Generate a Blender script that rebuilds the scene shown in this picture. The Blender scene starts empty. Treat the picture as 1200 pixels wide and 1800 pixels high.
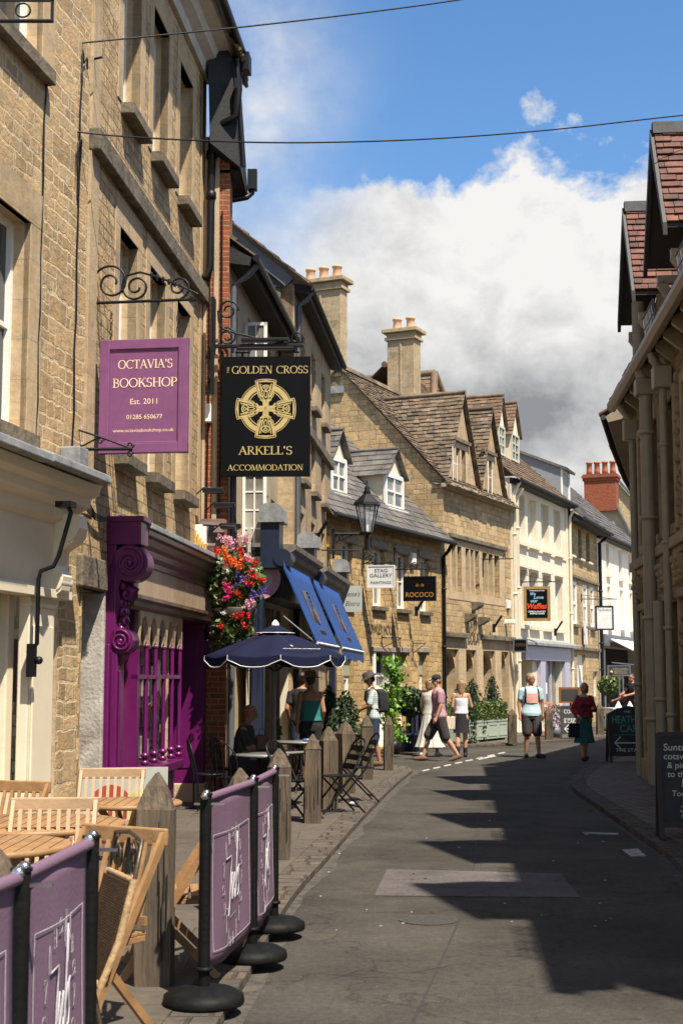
import bpy, bmesh, math, random
from mathutils import Vector, Matrix
R = math.radians
random.seed(7)
scene = bpy.context.scene
COL = scene.collection

# ------------------------------------------------------------------ camera
CAM_H, FPX, PITCH = 1.72, 2500.0, math.atan(290 / 2500.0)
cam_data = bpy.data.cameras.new('camera')
cam = bpy.data.objects.new('camera', cam_data); COL.objects.link(cam)
cam.location = (0, 0, CAM_H)
cam.rotation_euler = (R(90) + PITCH, 0, 0)
cam_data.sensor_fit = 'VERTICAL'; cam_data.sensor_height = 36.0
cam_data.lens = 36.0 * FPX / 1800.0
cam_data.clip_start = 0.1; cam_data.clip_end = 3000
cam_data.dof.use_dof = True; cam_data.dof.focus_distance = 14.0; cam_data.dof.aperture_fstop = 6.3
scene.camera = cam

# ------------------------------------------------------------------ light
SUN = Vector((0.30, -0.49, 1.0)).normalized()       # towards the sun
SUN_EL = math.asin(SUN.z); SUN_AZ = math.atan2(SUN.x, SUN.y)
sun_data = bpy.data.lights.new('sun', 'SUN')
sun_data.energy = 4.2; sun_data.angle = R(0.7); sun_data.color = (1.0, 0.925, 0.80)
sun = bpy.data.objects.new('sun', sun_data); COL.objects.link(sun)
sun.rotation_euler = (-SUN).to_track_quat('-Z', 'Y').to_euler()
sun.location = SUN * 80

scene.view_settings.view_transform = 'Standard'; scene.view_settings.look = 'None'
scene.view_settings.exposure = 1.12; scene.view_settings.gamma = 1.0
scene.cycles.max_bounces = 6

world = bpy.data.worlds.new('World'); scene.world = world; world.use_nodes = True
def build_sky():
    nt = world.node_tree; N = nt.nodes; L = nt.links
    for n in list(N): N.remove(n)
    out = N.new('ShaderNodeOutputWorld')
    sky = N.new('ShaderNodeTexSky'); sky.sky_type = 'NISHITA'; sky.sun_disc = False
    sky.sun_elevation = SUN_EL; sky.sun_rotation = SUN_AZ
    sky.air_density = 1.0; sky.dust_density = 0.4; sky.ozone_density = 2.5
    bg = N.new('ShaderNodeBackground'); bg.inputs[1].default_value = 0.088
    hs = N.new('ShaderNodeHueSaturation'); hs.inputs['Saturation'].default_value = 1.2
    L.new(sky.outputs[0], hs.inputs['Color']); L.new(hs.outputs[0], bg.inputs[0])
    tc = N.new('ShaderNodeTexCoord')
    def math_(op, a, b=None, c=None, clamp=False):
        m = N.new('ShaderNodeMath'); m.operation = op; m.use_clamp = clamp
        for i, v in enumerate((a, b, c)):
            if v is None: continue
            if isinstance(v, (int, float)): m.inputs[i].default_value = v
            else: L.new(v, m.inputs[i])
        return m.outputs[0]
    sep = N.new('ShaderNodeSeparateXYZ'); L.new(tc.outputs['Generated'], sep.inputs[0])
    x, y, z = sep.outputs
    az = math_('ARCTAN2', x, y)                      # bearing, 0 along the street
    el = math_('ARCSINE', z)
    def noise(scale, detail, rough, dist=0.0, off=(0, 0, 0)):
        mp = N.new('ShaderNodeMapping'); mp.inputs['Location'].default_value = off
        mp.inputs['Scale'].default_value = (1, 1, 1.25)
        L.new(tc.outputs['Generated'], mp.inputs[0])
        n = N.new('ShaderNodeTexNoise'); n.inputs['Scale'].default_value = scale
        n.inputs['Detail'].default_value = detail; n.inputs['Roughness'].default_value = rough
        n.inputs['Distortion'].default_value = dist
        L.new(mp.outputs[0], n.inputs['Vector']); return n.outputs['Fac']
    n1 = noise(9.0, 9, 0.60, 0.15, (1.3, 0.2, 3.1))
    n2 = noise(4.0, 4, 0.5, 0.3, (5.2, 2.2, 0.4))
    n3 = noise(26.0, 6, 0.62, 0.2, (0.2, 7.2, 1.4))
    def gauss(cx, cy, sx, sy):
        dx = math_('MULTIPLY', math_('SUBTRACT', az, cx), 1.0 / sx)
        dy = math_('MULTIPLY', math_('SUBTRACT', el, cy), 1.0 / sy)
        rr = math_('ADD', math_('MULTIPLY', dx, dx), math_('MULTIPLY', dy, dy))
        return math_('POWER', 2.718, math_('MULTIPLY', rr, -1.0))
    # big cumulus low over the street, fading upwards; thin wisps to its left
    top = math_('SUBTRACT', 0.386, math_('MULTIPLY', math_('ABSOLUTE', math_('SUBTRACT', az, 0.135)), 0.30))
    base = math_('MULTIPLY', math_('SUBTRACT', top, el), 15.0)
    base = math_('MINIMUM', base, 1.0)
    base = math_('MAXIMUM', base, -2.6)
    dens = math_('ADD', base, math_('MULTIPLY', math_('SUBTRACT', n1, 0.5), 2.9))
    dens = math_('ADD', dens, math_('MULTIPLY', math_('SUBTRACT', n2, 0.5), 0.5))
    mask = math_('MULTIPLY', dens, 4.5, clamp=True)
    # soft left part of the bank
    soft = math_('MULTIPLY', math_('ADD', dens, 0.35), 0.62, clamp=True)
    lf = math_('MULTIPLY', math_('ADD', az, 0.035), 14.0, clamp=True)
    mixm = N.new('ShaderNodeMix'); mixm.data_type = 'FLOAT'
    L.new(lf, mixm.inputs[0]); L.new(soft, mixm.inputs[2]); L.new(mask, mixm.inputs[3])
    wisp = gauss(-0.075, 0.40, 0.065, 0.075)
    wisp = math_('MULTIPLY', wisp, math_('MULTIPLY', math_('SUBTRACT', n1, 0.36), 3.2, clamp=True))
    wisp = math_('MULTIPLY', wisp, 0.9)
    m_all = math_('MAXIMUM', mixm.outputs[0], wisp)
    # the rest of the sky, behind the camera: scattered clouds
    back = math_('MULTIPLY', math_('SUBTRACT', n2, 0.40), 3.0, clamp=True)
    isback = math_('MULTIPLY', math_('SUBTRACT', math_('ABSOLUTE', az), 0.6), 3.0, clamp=True)
    back = math_('MULTIPLY', math_('MULTIPLY', back, isback), 0.95)
    fade = math_('SUBTRACT', 1.0, isback)
    m_all = math_('MAXIMUM', math_('MULTIPLY', m_all, fade), back)
    # cloud colour: white billows, grey belly
    belly = math_('MULTIPLY', gauss(0.115, 0.185, 0.105, 0.034), 1.0)
    belly2 = math_('MULTIPLY', gauss(0.02, 0.165, 0.06, 0.022), 0.5)
    sh = math_('MULTIPLY', math_('ADD', belly, belly2), math_('ADD', 0.25, math_('MULTIPLY', n1, 1.15)))
    sh = math_('ADD', sh, math_('MULTIPLY', math_('SUBTRACT', n3, 0.44), 1.25))
    sh = math_('ADD', sh, math_('MULTIPLY', math_('SUBTRACT', n2, 0.43), 1.3), clamp=True)
    ramp = N.new('ShaderNodeValToRGB')
    e = ramp.color_ramp.elements
    e[0].position = 0.0; e[0].color = (0.93, 0.92, 0.90, 1)
    e[1].position = 1.0; e[1].color = (0.30, 0.31, 0.335, 1)
    L.new(sh, ramp.inputs[0])
    bgc = N.new('ShaderNodeBackground'); bgc.inputs[1].default_value = 0.455
    L.new(ramp.outputs[0], bgc.inputs[0])
    mx = N.new('ShaderNodeMixShader')
    L.new(m_all, mx.inputs[0]); L.new(bg.outputs[0], mx.inputs[1]); L.new(bgc.outputs[0], mx.inputs[2])
    L.new(mx.outputs[0], out.inputs[0])
build_sky()

# ------------------------------------------------------------------ pixel helpers (1200 x 1800 photograph)
CT, ST = math.cos(PITCH), math.sin(PITCH)
def ray(px, py):
    x = (px - 600) / FPX; y = (900 - py) / FPX
    return Vector((x, CT - y * ST, ST + y * CT))
def at(px, py, Y):
    d = ray(px, py); return Vector((0, 0, CAM_H)) + d * (Y / d.y)
def gnd(px, py, z=0.0):
    d = ray(px, py); return Vector((0, 0, CAM_H)) + d * ((z - CAM_H) / d.z)

# ------------------------------------------------------------------ mesh builder
class MB:
    def __init__(s): s.v = []; s.f = []; s.sm = []
    def add(s, vs, fs, smooth=False):
        o = len(s.v); s.v += [tuple(p) for p in vs]
        for f in fs: s.f.append(tuple(i + o for i in f)); s.sm.append(smooth)
    def box(s, x0, x1, y0, y1, z0, z1):
        s.add([(x0,y0,z0),(x1,y0,z0),(x1,y1,z0),(x0,y1,z0),(x0,y0,z1),(x1,y0,z1),(x1,y1,z1),(x0,y1,z1)],
              [(0,3,2,1),(4,5,6,7),(0,1,5,4),(1,2,6,5),(2,3,7,6),(3,0,4,7)])
    def hexa(s, p):      # eight corners, bottom ring then top ring
        s.add(p, [(0,3,2,1),(4,5,6,7),(0,1,5,4),(1,2,6,5),(2,3,7,6),(3,0,4,7)])
    def poly(s, pts): s.add(pts, [tuple(range(len(pts)))])
    def loops(s, rings, closed=True, cap=True, smooth=True):
        n = len(rings[0]); vs = [p for r in rings for p in r]; fs = []
        for i in range(len(rings) - 1):
            for j in range(n if closed else n - 1):
                k = (j + 1) % n
                fs.append((i*n+j, i*n+k, (i+1)*n+k, (i+1)*n+j))
        s.add(vs, fs, smooth)
        if cap and closed:
            s.add(rings[0], [tuple(range(n))[::-1]]); s.add(rings[-1], [tuple(range(n))])
    def ext(s, poly, axis, a, b):    # extrude a 2-D polygon along an axis
        def p3(p, t):
            if axis == 'x': return (t, p[0], p[1])
            if axis == 'y': return (p[0], t, p[1])
            return (p[0], p[1], t)
        s.loops([[p3(p, a) for p in poly], [p3(p, b) for p in poly]], smooth=False)
    def tube(s, pts, r, n=8, closed=False, cap=True):
        pts = [Vector(p) for p in pts]; m = len(pts)
        rs = r if isinstance(r, (list, tuple)) else [r] * m
        rings = []; prev = None
        for i in range(m):
            if closed: t = pts[(i + 1) % m] - pts[i - 1]
            else: t = pts[min(i + 1, m - 1)] - pts[max(i - 1, 0)]
            if t.length < 1e-9: t = Vector((0, 0, 1))
            t.normalize()
            if prev is None:
                a = t.cross(Vector((0, 0, 1)))
                if a.length < 1e-3: a = t.cross(Vector((0, 1, 0)))
                a.normalize()
            else:
                a = prev - t * prev.dot(t)
                if a.length < 1e-6: a = t.orthogonal()
                a.normalize()
            prev = a; b = t.cross(a)
            rings.append([pts[i] + (a * math.cos(k*2*math.pi/n) + b * math.sin(k*2*math.pi/n)) * rs[i] for k in range(n)])
        if closed: rings.append(rings[0])
        s.loops(rings, cap=cap and not closed)
    def bar(s, p0, p1, w, h, up=(0, 0, 1)):     # rectangular bar
        p0 = Vector(p0); p1 = Vector(p1); t = (p1 - p0).normalized(); up = Vector(up)
        a = t.cross(up)
        if a.length < 1e-4: a = t.cross(Vector((0, 1, 0)))
        a.normalize(); b = a.cross(t)
        q = lambda p, i, j: p + a * (w/2*i) + b * (h/2*j)
        s.hexa([q(p0,-1,-1), q(p0,1,-1), q(p0,1,1), q(p0,-1,1), q(p1,-1,-1), q(p1,1,-1), q(p1,1,1), q(p1,-1,1)])
    def lathe(s, prof, c=(0, 0, 0), n=20, smooth=True):
        rings = [[(c[0] + r*math.cos(2*math.pi*k/n), c[1] + r*math.sin(2*math.pi*k/n), c[2] + z) for k in range(n)] for r, z in prof]
        s.loops(rings, smooth=smooth)
    def ball(s, c, r, n=10, sc=(1, 1, 1)):
        rings = []
        for i in range(n + 1):
            a = math.pi * i / n; rr = max(math.sin(a), 0.01) * r
            rings.append([(c[0] + rr*math.cos(2*math.pi*k/(2*n))*sc[0], c[1] + rr*math.sin(2*math.pi*k/(2*n))*sc[1], c[2] - r*math.cos(a)*sc[2]) for k in range(2*n)])
        s.loops(rings)
    def mesh(s, name, mat=None):
        me = bpy.data.meshes.new(name)
        me.from_pydata(s.v, [], s.f)
        me.polygons.foreach_set('use_smooth', s.sm)
        bm = bmesh.new(); bm.from_mesh(me)
        if getattr(s, 'weld', False): bmesh.ops.remove_doubles(bm, verts=bm.verts, dist=1e-4)
        bmesh.ops.recalc_face_normals(bm, faces=bm.faces)
        uv = bm.loops.layers.uv.new('UVMap')
        for f in bm.faces:
            n = f.normal; ax = max(range(3), key=lambda i: abs(n[i]) + (0.02 if i == 2 else 0))
            for l in f.loops:
                c = l.vert.co
                l[uv].uv = (c.y, c.z) if ax == 0 else ((c.x, c.z) if ax == 1 else (c.x, c.y))
        bm.to_mesh(me); bm.free()
        if mat: me.materials.append(mat)
        return me
    def build(s, name, mat, parent=None, bevel=0, loc=None, rot=None, label=None):
        o = bpy.data.objects.new(name, s.mesh(name, mat)); COL.objects.link(o)
        if parent: o.parent = parent
        if loc is not None: o.location = loc
        if rot is not None: o.rotation_euler = rot
        if bevel:
            b = o.modifiers.new('bevel', 'BEVEL'); b.width = bevel; b.segments = 2; b.limit_method = 'ANGLE'; b.angle_limit = R(40)
        if label: o['label'] = label
        return o

def thing(name, label, cat, loc=(0, 0, 0), rz=0, group=None):
    o = bpy.data.objects.new(name, None); COL.objects.link(o)
    o.empty_display_size = 0.2
    o.location = loc; o.rotation_euler = (0, 0, rz); o['label'] = label; o['category'] = cat
    if group: o['group'] = group
    return o
def tag(o, label, cat, group=None):
    o['label'] = label; o['category'] = cat
    if group: o['group'] = group
    return o
def struct(o): o['kind'] = 'structure'; return o
KIDS = {}
def copy_tree(o, parent=None):
    c = o.copy(); COL.objects.link(c); c.parent = parent
    for ch in [q for q in list(COL.objects) if q.parent == o]: copy_tree(ch, c)
    return c

# ------------------------------------------------------------------ materials
def nodes_of(m):
    m.use_nodes = True; nt = m.node_tree
    return nt, nt.nodes, nt.links, nt.nodes['Principled BSDF']
def V4(c, k=1.0): return (min(c[0]*k, 1), min(c[1]*k, 1), min(c[2]*k, 1), 1)
def mat(name, col, rough=0.6, var=0.15, scale=6.0, bump=0.15, bscale=40.0, metal=0.0, stretch=(1, 1, 1), spec=0.5, dirt=None, dirt_amt=0.5, coat=0, island=None):
    m = bpy.data.materials.new(name); nt, N, L, b = nodes_of(m)
    tc = N.new('ShaderNodeTexCoord'); mp = N.new('ShaderNodeMapping'); mp.inputs['Scale'].default_value = stretch
    L.new(tc.outputs['Object'], mp.inputs[0])
    n = N.new('ShaderNodeTexNoise'); n.inputs['Scale'].default_value = scale; n.inputs['Detail'].default_value = 6; n.inputs['Roughness'].default_value = 0.6
    L.new(mp.outputs[0], n.inputs['Vector'])
    r = N.new('ShaderNodeValToRGB'); r.color_ramp.elements[0].position = 0.3; r.color_ramp.elements[1].position = 0.72
    r.color_ramp.elements[0].color = V4(col, 1 - var); r.color_ramp.elements[1].color = V4(col, 1 + var)
    L.new(n.outputs['Fac'], r.inputs[0]); c = r.outputs[0]
    if dirt:
        n2 = N.new('ShaderNodeTexNoise'); n2.inputs['Scale'].default_value = scale * 0.45; n2.inputs['Detail'].default_value = 8; n2.inputs['Roughness'].default_value = 0.68
        L.new(mp.outputs[0], n2.inputs['Vector'])
        r2 = N.new('ShaderNodeValToRGB'); r2.color_ramp.elements[0].position = 0.5; r2.color_ramp.elements[1].position = 0.68
        r2.color_ramp.elements[0].color = (0, 0, 0, 1); r2.color_ramp.elements[1].color = (dirt_amt, dirt_amt, dirt_amt, 1)
        L.new(n2.outputs['Fac'], r2.inputs[0])
        mx = N.new('ShaderNodeMix'); mx.data_type = 'RGBA'
        L.new(r2.outputs[0], mx.inputs[0]); L.new(c, mx.inputs[6]); mx.inputs[7].default_value = V4(dirt); c = mx.outputs[2]
    if island:      # every tile of a roof weathers to its own tone
        ge = N.new('ShaderNodeNewGeometry'); ri = N.new('ShaderNodeValToRGB'); el = ri.color_ramp.elements
        el[0].color = V4(island[0]); el[1].color = V4(island[-1])
        for i_, cc in enumerate(island[1:-1]): el.new((i_ + 1) / (len(island) - 1)).color = V4(cc)
        L.new(ge.outputs['Random Per Island'], ri.inputs[0]); mi = N.new('ShaderNodeMix'); mi.data_type = 'RGBA'; mi.blend_type = 'MULTIPLY'; mi.inputs[0].default_value = 1.0
        L.new(c, mi.inputs[6]); L.new(ri.outputs[0], mi.inputs[7]); c = mi.outputs[2]
    L.new(c, b.inputs['Base Color'])
    b.inputs['Roughness'].default_value = rough; b.inputs['Metallic'].default_value = metal
    b.inputs['Specular IOR Level'].default_value = spec
    if coat: b.inputs['Coat Weight'].default_value = coat; b.inputs['Coat Roughness'].default_value = 0.15
    if bump:
        n3 = N.new('ShaderNodeTexNoise'); n3.inputs['Scale'].default_value = bscale; n3.inputs['Detail'].default_value = 5
        L.new(mp.outputs[0], n3.inputs['Vector'])
        bp = N.new('ShaderNodeBump'); bp.inputs['Strength'].default_value = bump; bp.inputs['Distance'].default_value = 0.02
        L.new(n3.outputs['Fac'], bp.inputs['Height']); L.new(bp.outputs[0], b.inputs['Normal'])
    return m

def masonry(name, c1, c2, mortar, bw, bh, ms=0.012, warp=0.02, stain=(0.10, 0.085, 0.06), stain_amt=0.5, bump=0.6, var=0.3, rough=0.85, off=0.5, spots=0.0, vary=0.05, sscale=0.9, big=0.0, streak=0.0):
    """courses of stone or brick laid in the UV (metres) of the wall"""
    m = bpy.data.materials.new(name); nt, N, L, b = nodes_of(m)
    uv = N.new('ShaderNodeUVMap'); uv.uv_map = 'UVMap'
    def noise(vec, scale, detail=4, rough=0.6, out='Fac', dim='3D'):
        n = N.new('ShaderNodeTexNoise'); n.noise_dimensions = dim
        n.inputs['Scale'].default_value = scale; n.inputs['Detail'].default_value = detail; n.inputs['Roughness'].default_value = rough
        L.new(vec, n.inputs['Vector']); return n.outputs[out]
    def vmath(op, a, bb):
        q = N.new('ShaderNodeVectorMath'); q.operation = op
        for i, v in enumerate((a, bb)):
            if isinstance(v, tuple): q.inputs[i].default_value = v
            else: L.new(v, q.inputs[i])
        return q.outputs[0]
    w = vmath('MULTIPLY', vmath('SUBTRACT', noise(uv.outputs[0], 5.0, 3, 0.6, 'Color'), (0.5, 0.5, 0.5)), (warp * 2, warp * 2, 0))
    vec = vmath('ADD', uv.outputs[0], w)
    # courses of unequal height
    vv = vmath('MULTIPLY', uv.outputs[0], (0.0, 1.0, 0.0))
    cw = vmath('MULTIPLY', vmath('SUBTRACT', noise(vv, 2.3, 1, 0.5, 'Color'), (0.5, 0.5, 0.5)), (0.0, vary * 4, 0.0))
    vec = vmath('ADD', vec, cw)
    br = N.new('ShaderNodeTexBrick'); br.offset = off; br.squash = 0.72; br.squash_frequency = 3
    br.inputs['Color1'].default_value = V4(c1); br.inputs['Color2'].default_value = V4(c2); br.inputs['Mortar'].default_value = V4(mortar)
    br.inputs['Scale'].default_value = 1.0; br.inputs['Brick Width'].default_value = bw; br.inputs['Row Height'].default_value = bh
    br.inputs['Mortar Size'].default_value = ms; br.inputs['Mortar Smooth'].default_value = 0.35; br.inputs['Bias'].default_value = 0.0
    L.new(vec, br.inputs['Vector'])
    def mixc(fac, a, bcol, mode='MIX'):
        q = N.new('ShaderNodeMix'); q.data_type = 'RGBA'; q.blend_type = mode
        if isinstance(fac, float): q.inputs[0].default_value = fac
        else: L.new(fac, q.inputs[0])
        L.new(a, q.inputs[6])
        if isinstance(bcol, tuple): q.inputs[7].default_value = bcol
        else: L.new(bcol, q.inputs[7])
        return q.outputs[2]
    def ramp(v, p0, p1, a=0.0, z=1.0):
        r = N.new('ShaderNodeValToRGB'); r.color_ramp.elements[0].position = p0; r.color_ramp.elements[1].position = p1
        r.color_ramp.elements[0].color = (a, a, a, 1); r.color_ramp.elements[1].color = (z, z, z, 1); L.new(v, r.inputs[0]); return r.outputs[0]
    bfac = br.outputs['Fac']; bcol = br.outputs['Color']
    if big:        # now and then one block takes the height of two courses
        b2 = N.new('ShaderNodeTexBrick'); b2.offset = 0.37; b2.inputs['Color1'].default_value = (0,0,0,1); b2.inputs['Color2'].default_value = (1,1,1,1); b2.inputs['Mortar'].default_value = (0,0,0,1)
        b2.inputs['Scale'].default_value = 1.0; b2.inputs['Brick Width'].default_value = bw * 1.75; b2.inputs['Row Height'].default_value = bh * 2; b2.inputs['Mortar Size'].default_value = ms; b2.inputs['Mortar Smooth'].default_value = 0.35; b2.inputs['Bias'].default_value = 0.0
        L.new(vec, b2.inputs['Vector'])
        sel = ramp(b2.outputs['Color'], 1 - big - .01, 1 - big); own = mixc(ramp(b2.outputs['Color'], 1 - big, 1.0), mixc(1.0, br.outputs['Color'], V4(c2, 1.1)), V4(c1, 1.08))
        bcol = mixc(sel, bcol, own)
        iv = N.new('ShaderNodeMath'); iv.operation = 'SUBTRACT'; iv.inputs[0].default_value = 1.0; L.new(sel, iv.inputs[1])
        f1 = N.new('ShaderNodeMath'); f1.operation = 'MULTIPLY'; L.new(br.outputs['Fac'], f1.inputs[0]); L.new(iv.outputs[0], f1.inputs[1])
        f2 = N.new('ShaderNodeMath'); f2.operation = 'MAXIMUM'; L.new(f1.outputs[0], f2.inputs[0]); L.new(b2.outputs['Fac'], f2.inputs[1]); bfac = f2.outputs[0]
        bcol = mixc(b2.outputs['Fac'], bcol, V4(mortar))
    tint = ramp(noise(uv.outputs[0], 3.1, 3, 0.55), 0.42, 0.62); tint2 = ramp(noise(vmath('ADD', uv.outputs[0], (7.3, 2.1, 0)), 5.2, 2, 0.5), 0.52, 0.66)
    cb = mixc(tint, mixc(0.30, bcol, V4((c1[0]*1.15, c1[1]*0.93, c1[2]*0.68))), bcol)
    cb = mixc(tint2, cb, mixc(0.28, bcol, V4((c2[0]*0.7, c2[1]*0.72, c2[2]*0.78))))
    c = mixc(var, cb, ramp(noise(uv.outputs[0], 11.0, 8, 0.7), 0.3, 0.75, 0.25, 1.0), 'OVERLAY')
    c = mixc(ramp(noise(uv.outputs[0], sscale, 8, 0.72), 0.50, 0.75, 0.0, stain_amt), c, V4(stain))
    if spots: c = mixc(ramp(noise(uv.outputs[0], 4.5, 6, 0.7), 0.60, 0.70, 0.0, spots), c, V4(stain))
    if streak: c = mixc(ramp(noise(vmath('MULTIPLY', uv.outputs[0], (4.5, 0.35, 1)), 1.0, 7, 0.7), 0.52, 0.74, 0.0, streak), c, V4(stain))
    L.new(c, b.inputs['Base Color']); b.inputs['Roughness'].default_value = rough; b.inputs['Specular IOR Level'].default_value = 0.25
    hm = N.new('ShaderNodeMath'); hm.operation = 'SUBTRACT'
    L.new(ramp(noise(uv.outputs[0], 16.0, 8, 0.7), 0.2, 0.8, 0.0, 0.7), hm.inputs[0]); L.new(bfac, hm.inputs[1])
    bp = N.new('ShaderNodeBump'); bp.inputs['Strength'].default_value = bump; bp.inputs['Distance'].default_value = 0.025
    L.new(hm.outputs[0], bp.inputs['Height']); L.new(bp.outputs[0], b.inputs['Normal'])
    return m

def glass_mat(name, col=(0.02, 0.022, 0.025), rough=0.06, curtain=None):
    m = bpy.data.materials.new(name); nt, N, L, b = nodes_of(m)
    tc = N.new('ShaderNodeTexCoord'); n = N.new('ShaderNodeTexNoise'); n.inputs['Scale'].default_value = 1.7; n.inputs['Detail'].default_value = 3
    L.new(tc.outputs['Object'], n.inputs['Vector'])
    r = N.new('ShaderNodeValToRGB'); r.color_ramp.elements[0].position = 0.4; r.color_ramp.elements[1].position = 0.65
    r.color_ramp.elements[0].color = V4(col); r.color_ramp.elements[1].color = V4(curtain or col, 1.0 if curtain else 2.2)
    L.new(n.outputs['Fac'], r.inputs[0]); L.new(r.outputs[0], b.inputs['Base Color'])
    b.inputs['Roughness'].default_value = rough; b.inputs['Specular IOR Level'].default_value = 0.6
    bp = N.new('ShaderNodeBump'); bp.inputs['Strength'].default_value = 0.05; L.new(n.outputs['Fac'], bp.inputs['Height']); L.new(bp.outputs[0], b.inputs['Normal'])
    return m

# stone: sunlit Cotswold limestone
STONE_NEAR = masonry('stone_rubble', (0.50,0.365,0.205), (0.30,0.21,0.115), (0.58,0.46,0.29), 0.25, 0.125, 0.013, 0.045, big=.3, streak=.35, stain_amt=0.35, spots=0.25, vary=0.06)
STONE_BOOK = masonry('stone_coursed', (0.54,0.405,0.235), (0.33,0.235,0.13), (0.20,0.14,0.075), 0.22, 0.115, 0.012, 0.026, big=.22, streak=.4, stain_amt=0.35, spots=0.2, vary=0.03)
ASHLAR = masonry('stone_ashlar', (0.47,0.36,0.225), (0.41,0.31,0.19), (0.30,0.22,0.13), 0.75, 0.36, 0.004, 0.003, streak=.35, stain_amt=0.55, bump=0.25, var=0.25, vary=0.01)
ASHLAR_W = masonry('stone_weathered', (0.42,0.32,0.20), (0.33,0.25,0.155), (0.24,0.18,0.11), 0.6, 0.33, 0.005, 0.005, streak=.7, stain_amt=0.85, bump=0.35, var=0.35, vary=0.01, spots=0.35)
STONE_COW = masonry('stone_golden', (0.52,0.375,0.18), (0.31,0.21,0.095), (0.27,0.185,0.095), 0.24, 0.13, 0.014, 0.055, big=.22, streak=.3, stain_amt=0.35, vary=0.06, spots=0.25)
STONE_LOLA = masonry('stone_lola', (0.49,0.365,0.20), (0.30,0.215,0.115), (0.23,0.165,0.095), 0.30, 0.145, 0.012, 0.03, big=.22, streak=.4, stain_amt=0.45, vary=0.05, spots=0.3)
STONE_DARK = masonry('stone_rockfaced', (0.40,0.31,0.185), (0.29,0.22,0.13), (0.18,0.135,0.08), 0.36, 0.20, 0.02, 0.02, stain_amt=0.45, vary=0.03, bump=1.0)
BRICK_RED = masonry('brick_red', (0.28,0.085,0.034), (0.19,0.058,0.025), (0.30,0.20,0.13), 0.225, 0.075, 0.010, 0.002, stain_amt=0.35, vary=0.0, bump=0.4)
TRIM = mat('stone_trim', (0.46,0.35,0.215), 0.85, 0.16, 3, 0.25, 30, dirt=(0.19,0.145,0.09), dirt_amt=0.7)
TRIM_D = mat('stone_sill', (0.15,0.12,0.08), 0.9, 0.4, 7, 0.6, 25, dirt=(0.045,0.04,0.03), dirt_amt=0.97)
TRIM_W = mat('cream_moulding', (0.70,0.61,0.45), 0.5, 0.06, 3, 0.08, 20)
LEAD = mat('lead', (0.21,0.215,0.22), 0.55, 0.35, 7, 0.3, 18, dirt=(0.35,0.34,0.31), dirt_amt=0.6)
WHITE = mat('white_paint', (0.78,0.75,0.68), 0.45, 0.06, 5, 0.08, 30)
CREAM = mat('cream_paint', (0.73,0.64,0.475), 0.42, 0.05, 3, 0.06, 20)
RENDER_CR = mat('cream_render', (0.68,0.60,0.46), 0.8, 0.07, 1.4, 0.2, 45, dirt=(0.45,0.37,0.26), dirt_amt=0.35)
RENDER_ST = mat('stone_render', (0.43,0.335,0.215), 0.85, 0.16, 1.3, 0.25, 40, dirt=(0.22,0.17,0.11), dirt_amt=0.75)
RENDER_PK = mat('pale_render', (0.74,0.66,0.56), 0.8, 0.05, 1.4, 0.15, 45, dirt=(0.55,0.45,0.35), dirt_amt=0.3)
PURPLE = mat('purple_gloss', (0.115,0.008,0.082), 0.32, 0.12, 4, 0.06, 25, spec=0.45, dirt=(0.12,0.012,0.09), dirt_amt=0.6)
PURPLE_SIGN = mat('purple_sign', (0.19,0.062,0.155), 0.5, 0.14, 4, 0.05, 25, dirt=(0.12,0.04,0.10), dirt_amt=0.55)
FASCIA = mat('fascia_wood', (0.42,0.31,0.20), 0.42, 0.18, 5, 0.08, 30, stretch=(1,1,0.25), dirt=(0.22,0.145,0.10), dirt_amt=0.6)
NAVY = mat('navy_paint', (0.011,0.018,0.040), 0.4, 0.2, 5, 0.05)
BLACK = mat('black_iron', (0.006,0.006,0.007), 0.45, 0.3, 12, 0.1, 60, spec=.3)
BLACK_W = mat('black_timber', (0.009,0.008,0.008), 0.75, 0.5, 9, 0.3, 40)
BLACK_GL = mat('black_gloss', (0.004,0.004,0.0045), 0.42, 0.15, 3, 0.02, 20, spec=.12)
GREYP = mat('grey_paint', (0.11,0.115,0.13), 0.5, 0.15, 6, 0.06)
PIPE_T = mat('taupe_paint', (0.33,0.265,0.17), 0.45, 0.1, 5, 0.1, 40)
GOLD = mat('gold_leaf', (0.47,0.36,0.14), 0.5, 0.1, 8, 0.03, metal=0.0)
LETTER_CR = mat('cream_lettering', (0.86,0.66,0.42), 0.5, 0.05, 20, 0)
LETTER_W = mat('white_lettering', (0.82,0.80,0.76), 0.55, 0.05, 20, 0)
GLASS = glass_mat('window_glass')
GLASS_C = glass_mat('window_glass_curtain', (0.10,0.095,0.085), 0.08, (0.32,0.30,0.26))
GLASS_L = glass_mat('window_glass_light', (0.16,0.155,0.14), 0.1, (0.42,0.40,0.35))
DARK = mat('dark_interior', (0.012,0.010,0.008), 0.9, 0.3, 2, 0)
SLATE = mat('slate', (0.125,0.112,0.10), 0.62, 0.45, 3.2, 0.3, 30, dirt=(0.21,0.18,0.13), dirt_amt=0.5, island=((.55,.55,.58),(1,1,1),(.8,.76,.7)))
SLATE_G = mat('green_slate', (0.07,0.072,0.048), 0.6, 0.3, 4, 0.2, 30, dirt=(0.12,0.115,0.085), dirt_amt=0.5, island=((.6,.6,.6),(1,1,1),(.8,.8,.75)))
STONE_SLATE = mat('stone_slate', (0.20,0.157,0.11), 0.9, 0.5, 4.5, 0.6, 25, dirt=(0.10,0.075,0.05), dirt_amt=0.8, island=((.35,.33,.32),(.62,.58,.55),(1,.95,.88),(.75,.6,.48),(.5,.5,.5)))
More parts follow.
